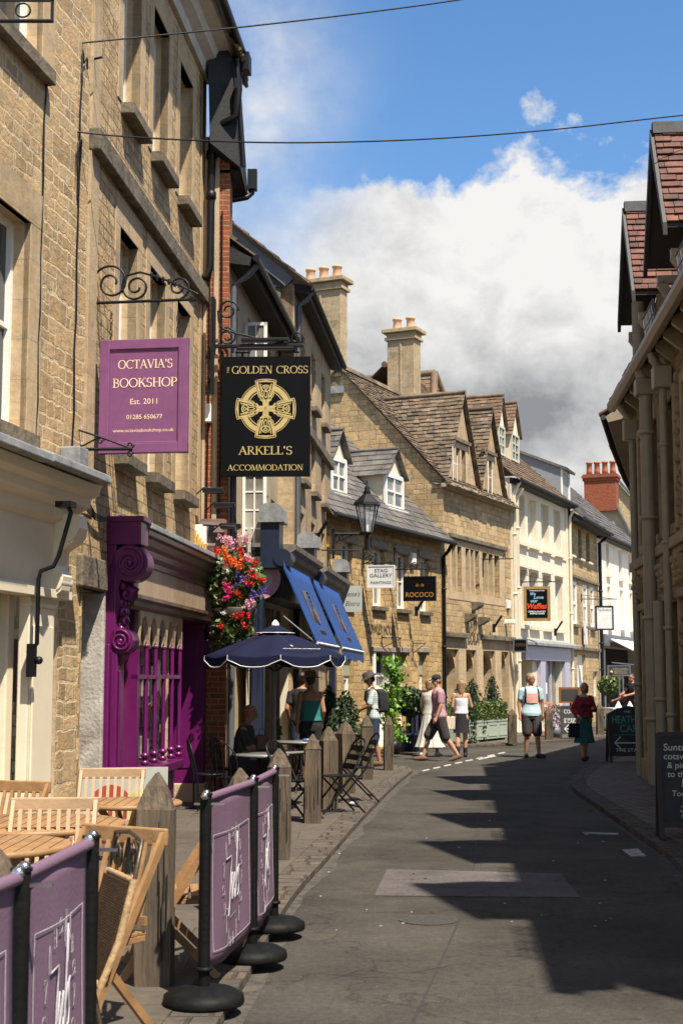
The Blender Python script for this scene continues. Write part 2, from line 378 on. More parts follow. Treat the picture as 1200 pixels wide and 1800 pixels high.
TILE_RED = mat('clay_tile', (0.155,0.056,0.036), 0.75, 0.55, 5.5, 0.4, 30, dirt=(0.055,0.042,0.035), dirt_amt=0.8, island=((.30,.35,.38),(1.0,.9,.85),(.6,.55,.55),(1,1,1),(.42,.45,.45)))
TILE_BR = mat('brown_tile', (0.19,0.13,0.085), 0.85, 0.4, 4, 0.4, 30, dirt=(0.10,0.075,0.05), dirt_amt=0.7, island=((.5,.48,.45),(1,.92,.85),(.72,.65,.6)))
POT = mat('clay_pot', (0.55,0.33,0.19), 0.8, 0.15, 8, 0.2)
POT_R = mat('terracotta', (0.40,0.12,0.045), 0.75, 0.15, 8, 0.2)
ASPHALT = None

# ================================================================== building kit
class House:
    """local x runs along the facade (left to right as seen from the street), y into the house, z up"""
    def __init__(s, name, label, A, d, cat='building'):
        s.A = Vector((A[0], A[1], 0)); d = Vector((d[0], d[1], 0)).normalized(); s.d = d
        s.rz = math.atan2(d.y, d.x)
        s.root = thing(name, label, cat, s.A, s.rz)
        s.M = Matrix.Translation(s.A) @ Matrix.Rotation(s.rz, 4, 'Z'); s.Mi = s.M.inverted()
    def uz(s, px, py, y=0.0):
        o = s.Mi @ Vector((0, 0, CAM_H)); r = s.Mi.to_3x3() @ ray(px, py)
        t = (y - o.y) / r.y; p = o + r * t
        return p.x, p.z
    def u(s, px, y=0.0): return s.uz(px, 1190, y)[0]
    def w(s, x, y, z): return s.M @ Vector((x, y, z))
    def rect(s, pl, pt, pr, pb, y=0.0):      # left/right pixel columns, top and bottom read on the left column
        return s.u(pl, y), s.u(pr, y), s.uz(pl, pb, y)[1], s.uz(pl, pt, y)[1]

def wall(mb, x0, x1, z0, z1, ops=(), depth=0.22, y=0.0, rv=None):
    xs = sorted({x0, x1} | {c for o in ops for c in o[:2] if x0 < c < x1})
    zs = sorted({z0, z1} | {c for o in ops for c in o[2:4] if z0 < c < z1})
    for i in range(len(xs) - 1):
        for j in range(len(zs) - 1):
            cx, cz = (xs[i] + xs[i+1]) / 2, (zs[j] + zs[j+1]) / 2
            if any(o[0] < cx < o[1] and o[2] < cz < o[3] for o in ops): continue
            mb.poly([(xs[i], y, zs[j]), (xs[i+1], y, zs[j]), (xs[i+1], y, zs[j+1]), (xs[i], y, zs[j+1])])
    for o in ops:
        a, b, c, d = o[:4]; dd = o[4] if len(o) > 4 else depth; q = mb
        if rv is not None: q = MB(); rv.append(q)
        q.poly([(a,y,c),(a,y,d),(a,y+dd,d),(a,y+dd,c)]); q.poly([(b,y,c),(b,y,d),(b,y+dd,d),(b,y+dd,c)])
        q.poly([(a,y,d),(b,y,d),(b,y+dd,d),(a,y+dd,d)]); q.poly([(a,y,c),(b,y,c),(b,y+dd,c),(a,y+dd,c)])

def window(parent, o, y, cols=2, rows=2, fw=0.05, bw=0.022, frame=None, glass=None, sill=None, sill_ext=0.06, sill_out=0.12, sill_h=0.11, name='window', sash=False, label=None):
    a, b, c, d = o[:4]; frame = frame or WHITE; glass = glass or GLASS
    m = MB(); t = 0.05
    m.box(a, a+fw, y-t, y+0.02, c, d); m.box(b-fw, b, y-t, y+0.02, c, d)
    m.box(a+fw, b-fw, y-t, y+0.02, d-fw, d); m.box(a+fw, b-fw, y-t, y+0.02, c, c+fw)
    for i in range(1, cols):
        x = a + fw + (b-a-2*fw) * i / cols; m.box(x-bw/2, x+bw/2, y-t+0.012, y+0.018, c+fw, d-fw)
    for j in range(1, rows):
        z = c + fw + (d-c-2*fw) * j / rows; h = bw * (2 if sash and j == rows // 2 else 1)
        for i in range(cols):
            xa = a + fw + (b-a-2*fw) * i / cols + (bw/2 if i else 0); xb = a + fw + (b-a-2*fw) * (i+1) / cols - (bw/2 if i < cols-1 else 0)
            m.box(xa, xb, y-t+0.014, y+0.016, z-h/2, z+h/2)
    f = m.build(name, frame, parent, label=label)
    g = MB(); g.poly([(a+fw,y,c+fw),(b-fw,y,c+fw),(b-fw,y,d-fw),(a+fw,y,d-fw)]); g.build('pane', glass, f)
    if sill:
        s = MB(); s.box(a-sill_ext, b+sill_ext, -sill_out, 0.02, c-sill_h, c-0.003); s.build('sill', sill, f, bevel=0.008)
    return f

def tiled(mb, bl, br, tr, tl, rows, tw=(0.2, 0.35), th=0.03, jit=0.012, lap=1.3):
    bl, br, tr, tl = map(Vector, (bl, br, tr, tl))
    n = (br - bl).cross(tl - bl).normalized()
    if n.z < 0: n = -n
    for i in range(rows):
        t0, t1 = i / rows, min((i + lap) / rows, 1.0)
        L0, R0, L1, R1 = bl.lerp(tl, t0), br.lerp(tr, t0), bl.lerp(tl, t1), br.lerp(tr, t1)
        W = max((R0 - L0).length, 0.01); x = -random.random() * tw[0]
        while x < W:
            w = random.uniform(*tw); a, b = max(x, 0) / W, min(x + w - 0.008, W) / W; x += w
            if b - a < 0.02 / W: continue
            j = random.uniform(-jit, jit); tk = th * random.uniform(0.7, 1.35)
            dn = (L0 - L1).normalized() * j
            p0, p1, p2, p3 = L0.lerp(R0, a) + dn, L0.lerp(R0, b) + dn, L1.lerp(R1, b), L1.lerp(R1, a)
            lo, hi = n * 0.012, n * (0.012 + tk)
            mb.hexa([p0 + lo, p1 + lo, p2, p3, p0 + hi, p1 + hi, p2 + n * tk * 0.35, p3 + n * tk * 0.35])

def slab(mb, bl, br, tr, tl, t):
    bl, br, tr, tl = map(Vector, (bl, br, tr, tl)); n = (br - bl).cross(tl - bl).normalized()
    if n.z < 0: n = -n
    mb.hexa([bl - n*t, br - n*t, tr - n*t, tl - n*t, bl, br, tr, tl])

def downpipe(parent, pts, r=0.045, m=None, joints=(), name='downpipe'):
    mb = MB(); mb.tube(pts, r, 10)
    for z in joints: mb.lathe([(r*1.0, -0.03), (r*1.35, -0.025), (r*1.35, 0.025), (r*1.0, 0.03)], (pts[-1][0], pts[-1][1], z), 10)
    return mb.build(name, m or BLACK, parent)

def scroll(cx, cz, r0, turns, a0, sgn=1, n=28, y=0.0, r1=0.18):
    return [(cx + r0*(1-(1-r1)*i/n)*math.cos(a0 + sgn*turns*2*math.pi*i/n), y, cz + r0*(1-(1-r1)*i/n)*math.sin(a0 + sgn*turns*2*math.pi*i/n)) for i in range(n+1)]

# ------------------------------------------------------------------ lettering
def text(parent, name, s, x, z, h, m, y=-0.004, width=None, align='CENTER', shear=0.0, bold=0.0, rot=(R(90), 0, 0), loc=None, roll=0.0):
    c = bpy.data.curves.new(name, 'FONT'); c.body = s; c.size = 1.0; c.align_x = align; c.shear = shear; c.offset = bold
    c.resolution_u = 3
    o = bpy.data.objects.new(name, c); COL.objects.link(o)
    bpy.context.view_layer.update()
    me = bpy.data.meshes.new_from_object(o.evaluated_get(bpy.context.evaluated_depsgraph_get()))
    bpy.data.objects.remove(o)
    if not len(me.vertices): return None
    xs = [v.co.x for v in me.vertices]; ys = [v.co.y for v in me.vertices]
    cap = 0.73
    k = h / cap; kx = k if width is None else width / max(max(xs) - min(xs), 1e-4)
    off = (max(xs) + min(xs)) / 2 if align == 'CENTER' else min(xs)
    for v in me.vertices: v.co = ((v.co.x - off) * kx, v.co.y * k, 0)
    if roll: me.transform(Matrix.Rotation(roll, 4, 'Z'))
    me.materials.clear(); me.materials.append(m)
    q = bpy.data.objects.new(name, me); COL.objects.link(q); q.parent = parent
    q.location = loc or (x, y, z); q.rotation_euler = rot
    return q

def arc(cx, cy, rx, ry, a0, a1, n=14):
    return [(cx + rx*math.cos(R(a0 + (a1-a0)*i/n)), cy + ry*math.sin(R(a0 + (a1-a0)*i/n))) for i in range(n+1)]
TK, TN = 0.125, 0.06
# serif capitals: advance, strokes (points, width), serif feet (x, y, half length)
SERIF = {
 'A': (0.80, [([(0.08,0),(0.40,1)],TN),([(0.38,1),(0.70,0)],TK),([(0.2,0.36),(0.58,0.36)],TN)], [(0.08,0,.12),(0.70,0,.15)]),
 'B': (0.66, [([(0.15,0),(0.15,1)],TK),(arc(.30,.75,.22,.22,90,-90),TN*1.5),(arc(.30,.27,.28,.25,90,-90),TN*1.5),([(.15,.97),(.3,.97)],TN),([(.15,.525),(.3,.525)],TN),([(.15,.03),(.3,.03)],TN)], [(.1,0,.1),(.1,1,.1)]),
 'C': (0.82, [(arc(.46,.5,.38,.48,48,312,24),TK*.85),([(.73,.98),(.73,.74)],TN)], []),
 'D': (0.84, [([(0.15,0),(0.15,1)],TK),(arc(.32,.5,.42,.47,90,-90,20),TK*.85),([(.15,.97),(.34,.97)],TN),([(.15,.03),(.34,.03)],TN)], [(.1,0,.1),(.1,1,.1)]),
 'E': (0.62, [([(0.15,0),(0.15,1)],TK),([(.15,.97),(.54,.97)],TN),([(.15,.52),(.45,.52)],TN),([(.15,.03),(.57,.03)],TN),([(.54,.99),(.54,.82)],TN),([(.57,.01),(.57,.2)],TN)], [(.1,0,.1),(.1,1,.1)]),
 'G': (0.86, [(arc(.46,.5,.38,.48,50,315,24),TK*.85),([(.74,.02),(.74,.44)],TK),([(.73,.98),(.73,.76)],TN)], [(.72,.44,.15)]),
 'H': (0.86, [([(.16,0),(.16,1)],TK),([(.70,0),(.70,1)],TK),([(.16,.52),(.70,.52)],TN)], [(.16,0,.14),(.16,1,.14),(.70,0,.14),(.70,1,.14)]),
 'I': (0.34, [([(.17,0),(.17,1)],TK)], [(.17,0,.14),(.17,1,.14)]),
 'K': (0.78, [([(.15,0),(.15,1)],TK),([(.2,.46),(.62,.98)],TN),([(.32,.6),(.70,0)],TK)], [(.15,0,.14),(.15,1,.14),(.62,1,.13),(.70,0,.12)]),
 'L': (0.60, [([(.15,0),(.15,1)],TK),([(.15,.03),(.55,.03)],TN),([(.55,.01),(.55,.24)],TN)], [(.15,0,.14),(.15,1,.14)]),
 'M': (1.0, [([(.12,0),(.18,1)],TN),([(.18,1),(.49,.05)],TK),([(.49,.05),(.80,1)],TN),([(.80,1),(.88,0)],TK)], [(.12,0,.12),(.88,0,.14),(.14,1,.1),(.84,1,.1)]),
 'N': (0.86, [([(.16,0),(.16,1)],TN),([(.16,1),(.70,0)],TK),([(.70,0),(.70,1)],TN)], [(.16,0,.12),(.12,1,.1),(.70,1,.12)]),
 'O': (0.90, [(arc(.45,.5,.38,.48,0,360,30),TK*.9)], []),
 'P': (0.64, [([(0.15,0),(0.15,1)],TK),(arc(.30,.72,.26,.25,90,-90),TK*.8),([(.15,.97),(.3,.97)],TN),([(.15,.47),(.3,.47)],TN)], [(.15,0,.14),(.1,1,.1)]),
 'R': (0.74, [([(0.15,0),(0.15,1)],TK),(arc(.30,.74,.24,.23,90,-90),TK*.8),([(.15,.97),(.3,.97)],TN),([(.15,.5),(.3,.5)],TN),([(.32,.5),(.66,0)],TK)], [(.15,0,.14),(.1,1,.1),(.68,0,.08)]),
 'S': (0.60, [(arc(.30,.74,.20,.24,30,270,16),TK*.8),(arc(.30,.26,.22,.25,90,-150,16),TK*.9),([(.5,.96),(.5,.78)],TN),([(.08,.03),(.08,.22)],TN)], []),
 'T': (0.72, [([(.36,0),(.36,1)],TK),([(.04,.97),(.68,.97)],TN),([(.05,.99),(.05,.78)],TN),([(.67,.99),(.67,.78)],TN)], [(.36,0,.14)]),
 'V': (0.78, [([(.08,1),(.40,0)],TK),([(.39,0),(.70,1)],TN)], [(.08,1,.14),(.70,1,.12)]),
 "'": (0.26, [([(.13,1),(.11,.72)],TK)], []), ' ': (0.42, [], []),
}
def serif(parent, name, s, x, z, h, m, y=-0.004, width=None, small=()):
    adv = sum(SERIF[c][0] for c in s); k = h
    kx = k if width is None else width / adv
    mb = MB(); cx = -adv / 2; lay = 0
    for c in s:
        a, strokes, feet = SERIF[c]
        for pts, w in strokes:
            lay = (lay + 1) % 12; yy = -0.0004 * lay
            pts = [(p[0] + cx, p[1]) for p in pts]; L, Rr = [], []
            for i, p in enumerate(pts):
                q0, q1 = pts[max(i-1, 0)], pts[min(i+1, len(pts)-1)]
                dx, dy = q1[0]-q0[0], q1[1]-q0[1]; l = math.hypot(dx, dy) or 1
                # broad-nib contrast: full weight on upright runs, thin on level ones
                ww = w if len(pts) == 2 else w * (0.5 + 0.5 * abs(dy / l))
                nx, ny = -dy/l*ww/2, dx/l*ww/2
                L.append(((p[0]+nx)*kx, yy, (p[1]+ny)*k)); Rr.append(((p[0]-nx)*kx, yy, (p[1]-ny)*k))
            mb.loops([[a_, b_] for a_, b_ in zip(L, Rr)], closed=False, cap=False, smooth=False)
        for fx, fy, fl in feet:
            lay = (lay + 1) % 12; yy = -0.0004 * lay; f0, f1 = (0, .05) if fy < .5 else (fy-.05, fy)
            mb.poly([((fx+cx-fl)*kx, yy, f0*k), ((fx+cx+fl)*kx, yy, f0*k), ((fx+cx+fl)*kx, yy, f1*k), ((fx+cx-fl)*kx, yy, f1*k)])
        cx += a
    return mb.build(name, m, parent, loc=(x, y, z))

# ================================================================== ground
def ground_mats():
    global ASPHALT, FLAG, PAVER, KERB, PATCH, WORN
    def asphalt(name, col, sp):
        m = bpy.data.materials.new(name); nt, N, L, b = nodes_of(m)
        tc = N.new('ShaderNodeTexCoord')
        def noise(s, d, r=0.6):
            n = N.new('ShaderNodeTexNoise'); n.inputs['Scale'].default_value = s; n.inputs['Detail'].default_value = d; n.inputs['Roughness'].default_value = r
            L.new(tc.outputs['Object'], n.inputs['Vector']); return n.outputs['Fac']
        r1 = N.new('ShaderNodeValToRGB'); r1.color_ramp.elements[0].position = .35; r1.color_ramp.elements[1].position = .7
        r1.color_ramp.elements[0].color = V4(col, .72); r1.color_ramp.elements[1].color = V4(col, 1.3); L.new(noise(0.8, 8, .7), r1.inputs[0])
        r2 = N.new('ShaderNodeValToRGB'); r2.color_ramp.elements[0].position = .42; r2.color_ramp.elements[1].position = .62
        r2.color_ramp.elements[0].color = (.36,.36,.36,1); r2.color_ramp.elements[1].color = (1.0,1.0,1.0,1); na = N.new('ShaderNodeMath'); na.operation = 'MULTIPLY_ADD'; na.inputs[1].default_value = .5; L.new(noise(24, 4, .75), na.inputs[0]); nb = N.new('ShaderNodeMath'); nb.operation = 'MULTIPLY'; nb.inputs[1].default_value = .5; L.new(noise(sp, 3, .7), nb.inputs[0]); L.new(nb.outputs[0], na.inputs[2]); L.new(na.outputs[0], r2.inputs[0])
        st = N.new('ShaderNodeValToRGB'); st.color_ramp.elements[0].position = .46; st.color_ramp.elements[1].position = .60
        st.color_ramp.elements[0].color = (1,1,1,1); st.color_ramp.elements[1].color = (.72,.70,.68,1); L.new(noise(.55, 9, .72), st.inputs[0])
        vo = N.new('ShaderNodeTexVoronoi'); vo.feature = 'DISTANCE_TO_EDGE'; vo.inputs['Scale'].default_value = .55; vo.inputs['Randomness'].default_value = 1
        dv = N.new('ShaderNodeVectorMath'); dv.operation = 'ADD'; nd = N.new('ShaderNodeTexNoise'); nd.inputs['Scale'].default_value = 2.2; nd.inputs['Detail'].default_value = 6
        L.new(tc.outputs['Object'], nd.inputs['Vector']); L.new(tc.outputs['Object'], dv.inputs[0]); L.new(nd.outputs['Color'], dv.inputs[1]); L.new(dv.outputs[0], vo.inputs['Vector'])
        cr = N.new('ShaderNodeValToRGB'); cr.color_ramp.elements[0].position = .0; cr.color_ramp.elements[1].position = .012; cr.color_ramp.elements[0].color = (.62,.6,.58,1); L.new(vo.outputs['Distance'], cr.inputs[0])
        m2 = N.new('ShaderNodeMix'); m2.data_type = 'RGBA'; m2.blend_type = 'MULTIPLY'; m2.inputs[0].default_value = 1; L.new(st.outputs[0], m2.inputs[6]); L.new(cr.outputs[0], m2.inputs[7])
        m3 = N.new('ShaderNodeMix'); m3.data_type = 'RGBA'; m3.blend_type = 'MULTIPLY'; m3.inputs[0].default_value = 1; L.new(m2.outputs[2], m3.inputs[6])
        mx = N.new('ShaderNodeMix'); mx.data_type = 'RGBA'; mx.blend_type = 'MULTIPLY'; mx.inputs[0].default_value = .75
        L.new(r1.outputs[0], mx.inputs[6]); L.new(r2.outputs[0], mx.inputs[7]); L.new(mx.outputs[2], m3.inputs[7]); L.new(m3.outputs[2], b.inputs['Base Color'])
        b.inputs['Roughness'].default_value = .85; b.inputs['Specular IOR Level'].default_value = .3
        bp = N.new('ShaderNodeBump'); bp.inputs['Strength'].default_value = .8; bp.inputs['Distance'].default_value = .012
        L.new(noise(sp, 3, .7), bp.inputs['Height']); L.new(bp.outputs[0], b.inputs['Normal']); return m
    ASPHALT = asphalt('asphalt', (0.092, 0.080, 0.065), 110)
    PATCH = asphalt('asphalt_patch', (0.165, 0.142, 0.138), 95)
    FLAG = masonry('flagstones', (0.098,0.084,0.068), (0.075,0.064,0.052), (0.04,0.034,0.028), 0.9, 0.75, 0.006, 0.006, stain=(0.06,0.052,0.042), stain_amt=0.6, bump=0.35, vary=0.02, var=0.4, rough=0.8)
    PAVER = masonry('block_paving', (0.175,0.14,0.112), (0.125,0.10,0.08), (0.035,0.03,0.025), 0.24, 0.16, 0.012, 0.004, stain=(0.055,0.046,0.038), stain_amt=0.5, bump=0.5, vary=0.0, var=0.3, rough=0.8)
    KERB = masonry('kerb_setts', (0.11,0.092,0.074), (0.07,0.06,0.05), (0.04,0.035,0.03), 0.30, 0.22, 0.016, 0.02, stain=(0.07,0.06,0.05), stain_amt=0.6, bump=0.8, vary=0.02, var=0.5, rough=0.85)
    WORN = mat('worn_road_paint', (0.42,0.40,0.36), 0.8, 0.3, 18, 0.2, 60, dirt=(0.08,0.07,0.06), dirt_amt=1.0)
ground_mats()
# kerb line of the left pavement and of the right one, read on the photograph, then carried round the bend
LK = [Vector((-1.05, 1.0, 0)), Vector((-0.80, 4.5, 0))] + [gnd(*p) for p in ((410,1770),(510,1592),(575,1515),(640,1440),(690,1388),(718,1364),(724,1357),(706,1351),(660,1348),(610,1346),(540,1345))]
LK2 = [gnd(*p) for p in ((540,1327),(640,1322.5),(700,1319.5),(800,1314.5),(880,1311.5),(950,1307),(1000,1303),(1050,1299))] + [Vector((9.6, 45.5, 0)), Vector((12.6, 53, 0)), Vector((17, 64, 0)), Vector((28, 92, 0))]
RK = [Vector((1.75, 1.0, 0)), Vector((2.05, 5.0, 0))] + [gnd(*p) for p in ((1200,1538),(1130,1480),(1060,1430),(1012,1396),(1003,1383),(1012,1368),(1040,1350),(1075,1336))] + [Vector((8.2, 36, 0)), Vector((11.5, 44, 0)), Vector((16, 58, 0)), Vector((30, 92, 0))]
def smooth_line(P, n=5):
    out = []
    for i in range(len(P) - 1):
        p0, p1, p2, p3 = P[max(i-1,0)], P[i], P[i+1], P[min(i+2, len(P)-1)]
        for k in range(n):
            t = k / n
            out.append(0.5*((2*p1) + (p2-p0)*t + (2*p0-5*p1+4*p2-p3)*t*t + (3*p1-p0-3*p2+p3)*t**3))
    out.append(P[-1]); return out
LKs, LKs2, RKs = smooth_line(LK), smooth_line(LK2), smooth_line(RK)
def sheet(name, m, pts, z):
    mb = MB(); mb.poly([(p[0], p[1], z) for p in pts]); return struct(mb.build(name, m))
def build_ground():
    g = MB(); g.poly([(-400,-60,-0.03),(400,-60,-0.03),(400,900,-0.03),(-400,900,-0.03)])
    struct(g.build('ground', mat('ground_soil', (0.10,0.095,0.07), 0.95, 0.3, 0.5, 0.2)))
    r = MB(); r.poly([(-3,0.5,0),(4.5,0.5,0),(7,24,0),(10,32,0),(14,42,0),(34,92,0),(22,92,0),(9,56,0),(2,43,0),(-3,34,0),(-4,24,0)])
    struct(r.build('road', ASPHALT))
    # pavements sit a low step above the road
    def band(line, side, w, h, name, m, z0=-0.02):
        mb = MB(); n = len(line)
        for i in range(n - 1):
            a, b = line[i], line[i+1]
            na = (line[min(i+1,n-1)] - line[max(i-1,0)]).normalized(); nb = (line[min(i+2,n-1)] - line[i]).normalized()
            sa = Vector((-na.y, na.x, 0)) * side; sb = Vector((-nb.y, nb.x, 0)) * side
            a2, b2 = a + sa*w, b + sb*w; Z = Vector((0,0,h)); Z0 = Vector((0,0,z0))
            mb.add([a+Z0, b+Z0, b+Z, a+Z, b2+Z, a2+Z], [(0,1,2,3),(3,2,4,5)])
        return struct(mb.build(name, m))
    band(LKs, 1, 0.26, 0.055, 'kerb', KERB)
    band(LKs2, 1, 0.26, 0.055, 'kerb', KERB)
    band(RKs, -1, 0.24, 0.065, 'kerb', KERB)
    def offs(line, side, w):
        out = []
        for i in range(len(line)):
            t = (line[min(i+1,len(line)-1)] - line[max(i-1,0)]).normalized(); out.append(line[i] + Vector((-t.y, t.x, 0))*side*w)
        return out
    for line, d in ((LKs, Vector((-6.5, 1.2, 0))), (LKs2, Vector((-7, 12, 0)))):
        l2 = offs(line, 1, 0.26); mb = MB()
        for i in range(len(l2) - 1):
            a, b = l2[i], l2[i+1]
            if line is LKs and i > len(l2) - 27: continue
            mb.poly([(a.x,a.y,0.058),(b.x,b.y,0.058),(b.x+d.x,b.y+d.y,0.062),(a.x+d.x,a.y+d.y,0.062)])
        if line is LKs:       # rounded end of the footway
            e = l2[len(l2)-27:]; mb.poly([(p.x,p.y,0.058) for p in e] + [(e[0].x-6.5, e[0].y+1.2, 0.058)])
        struct(mb.build('pavement', FLAG))
    r2 = offs(RKs, -1, 0.24); mb = MB()
    for i in range(len(r2) - 1):
        a, b = r2[i], r2[i+1]; d = Vector((7, 0.3, 0))
        mb.poly([(a.x,a.y,0.068),(b.x,b.y,0.068),(b.x+d.x,b.y+d.y,0.07),(a.x+d.x,a.y+d.y,0.07)])
    o = mb.build('pavement', PAVER); struct(o)
    for l in o.data.uv_layers[0].data:      # courses laid across the footway at an angle
        u, v = l.uv; c, s = math.cos(1.45), math.sin(1.45); l.uv = (u*c - v*s, u*s + v*c)
    # repaired strip of road, worn paint, manhole
    sheet('road_patch', PATCH, [gnd(658,1575), gnd(1020,1578), gnd(985,1536), gnd(680,1528)], 0.004)
    def mark(pts): return sheet('road_marking', WORN, [gnd(*p) for p in pts], 0.004)
    mark([(1092,1494),(1120,1492),(1136,1506),(1108,1506)])
    mark([(1024,1463),(1086,1465),(1086,1468),(1026,1466)])
    mark([(1022,1463),(1027,1463),(1034,1468),(1028,1468)])
    for i in range(8):
        x = 741 + i * 19; y = 1354.5 - i * 4.3
        mark([(x, y), (x+12, y-2.5), (x+14.5, y-0.8), (x+2, y+1.6)])
    mark([(838,1334),(868,1328),(872,1329.5),(842,1336)])
    rng = random.Random(5)
    for k in range(26):          # paint flecks and chewing gum
        x, y = rng.uniform(560, 1080), rng.uniform(1440, 1640); s = rng.uniform(1.5, 5)
        mark([(x, y), (x+s, y-.5), (x+s+1, y+.8), (x+.5, y+1.2)])
    GD = mat('gutter_grit', (.06,.052,.042), .95, .6, 14, .6, 50, dirt=(.12,.10,.075), dirt_amt=.8)
    for line, side in ((LKs, -1), (RKs, 1)):
        o = offs(line, side, .0); mb = MB(); rg = random.Random(8); w = [rg.uniform(.05,.16) for _ in o]
        q = [o[i] + (offs(line, side, w[i])[i] - o[i]) for i in range(len(o))]
        for i in range(len(o)-1): mb.poly([(o[i].x,o[i].y,.003),(o[i+1].x,o[i+1].y,.003),(q[i+1].x,q[i+1].y,.003),(q[i].x,q[i].y,.003)])
        struct(mb.build('gutter_grit', GD))
    TAR = mat('tar_seam', (.03,.027,.024), .8, .3, 20, .2); rg = random.Random(2)
    def seam(P, w): 
        mb = MB(); P = [gnd(*p) for p in P]; S = smooth_line(P, 8)
        for i in range(len(S)-1):
            a, b = S[i], S[i+1]; wa, wb = w*rg.uniform(.5,1.2), w*rg.uniform(.5,1.2); mb.poly([(a.x-wa,a.y,.002),(a.x+wa,a.y,.002),(b.x+wb,b.y,.002),(b.x-wb,b.y,.002)])
        struct(mb.build('tar_seam', TAR))
    seam([(700,1850),(770,1700),(812,1600),(832,1520),(838,1450),(842,1400)], .009)
    seam([(656,1577),(830,1578.5),(1022,1579.5)], .02); seam([(679,1527),(830,1531),(986,1535)], .02)
    seam([(590,1720),(640,1705),(700,1712),(790,1698)], .006); seam([(900,1640),(950,1625),(1040,1632),(1120,1618)], .008)
    mh = MB(); c = gnd(752, 1618)
    mh.lathe([(0.0, 0.0), (0.21, 0.0), (0.21, 0.004), (0.18, 0.004), (0.17, 0.002), (0.0, 0.002)], (c.x, c.y, 0.002), 24, smooth=False)
    o = mh.build('manhole_cover', mat('cast_iron', (0.045,0.04,0.034), 0.8, 0.4, 20, 0.5)); tag(o, 'worn round iron manhole cover set in the road', 'manhole cover')
build_ground()

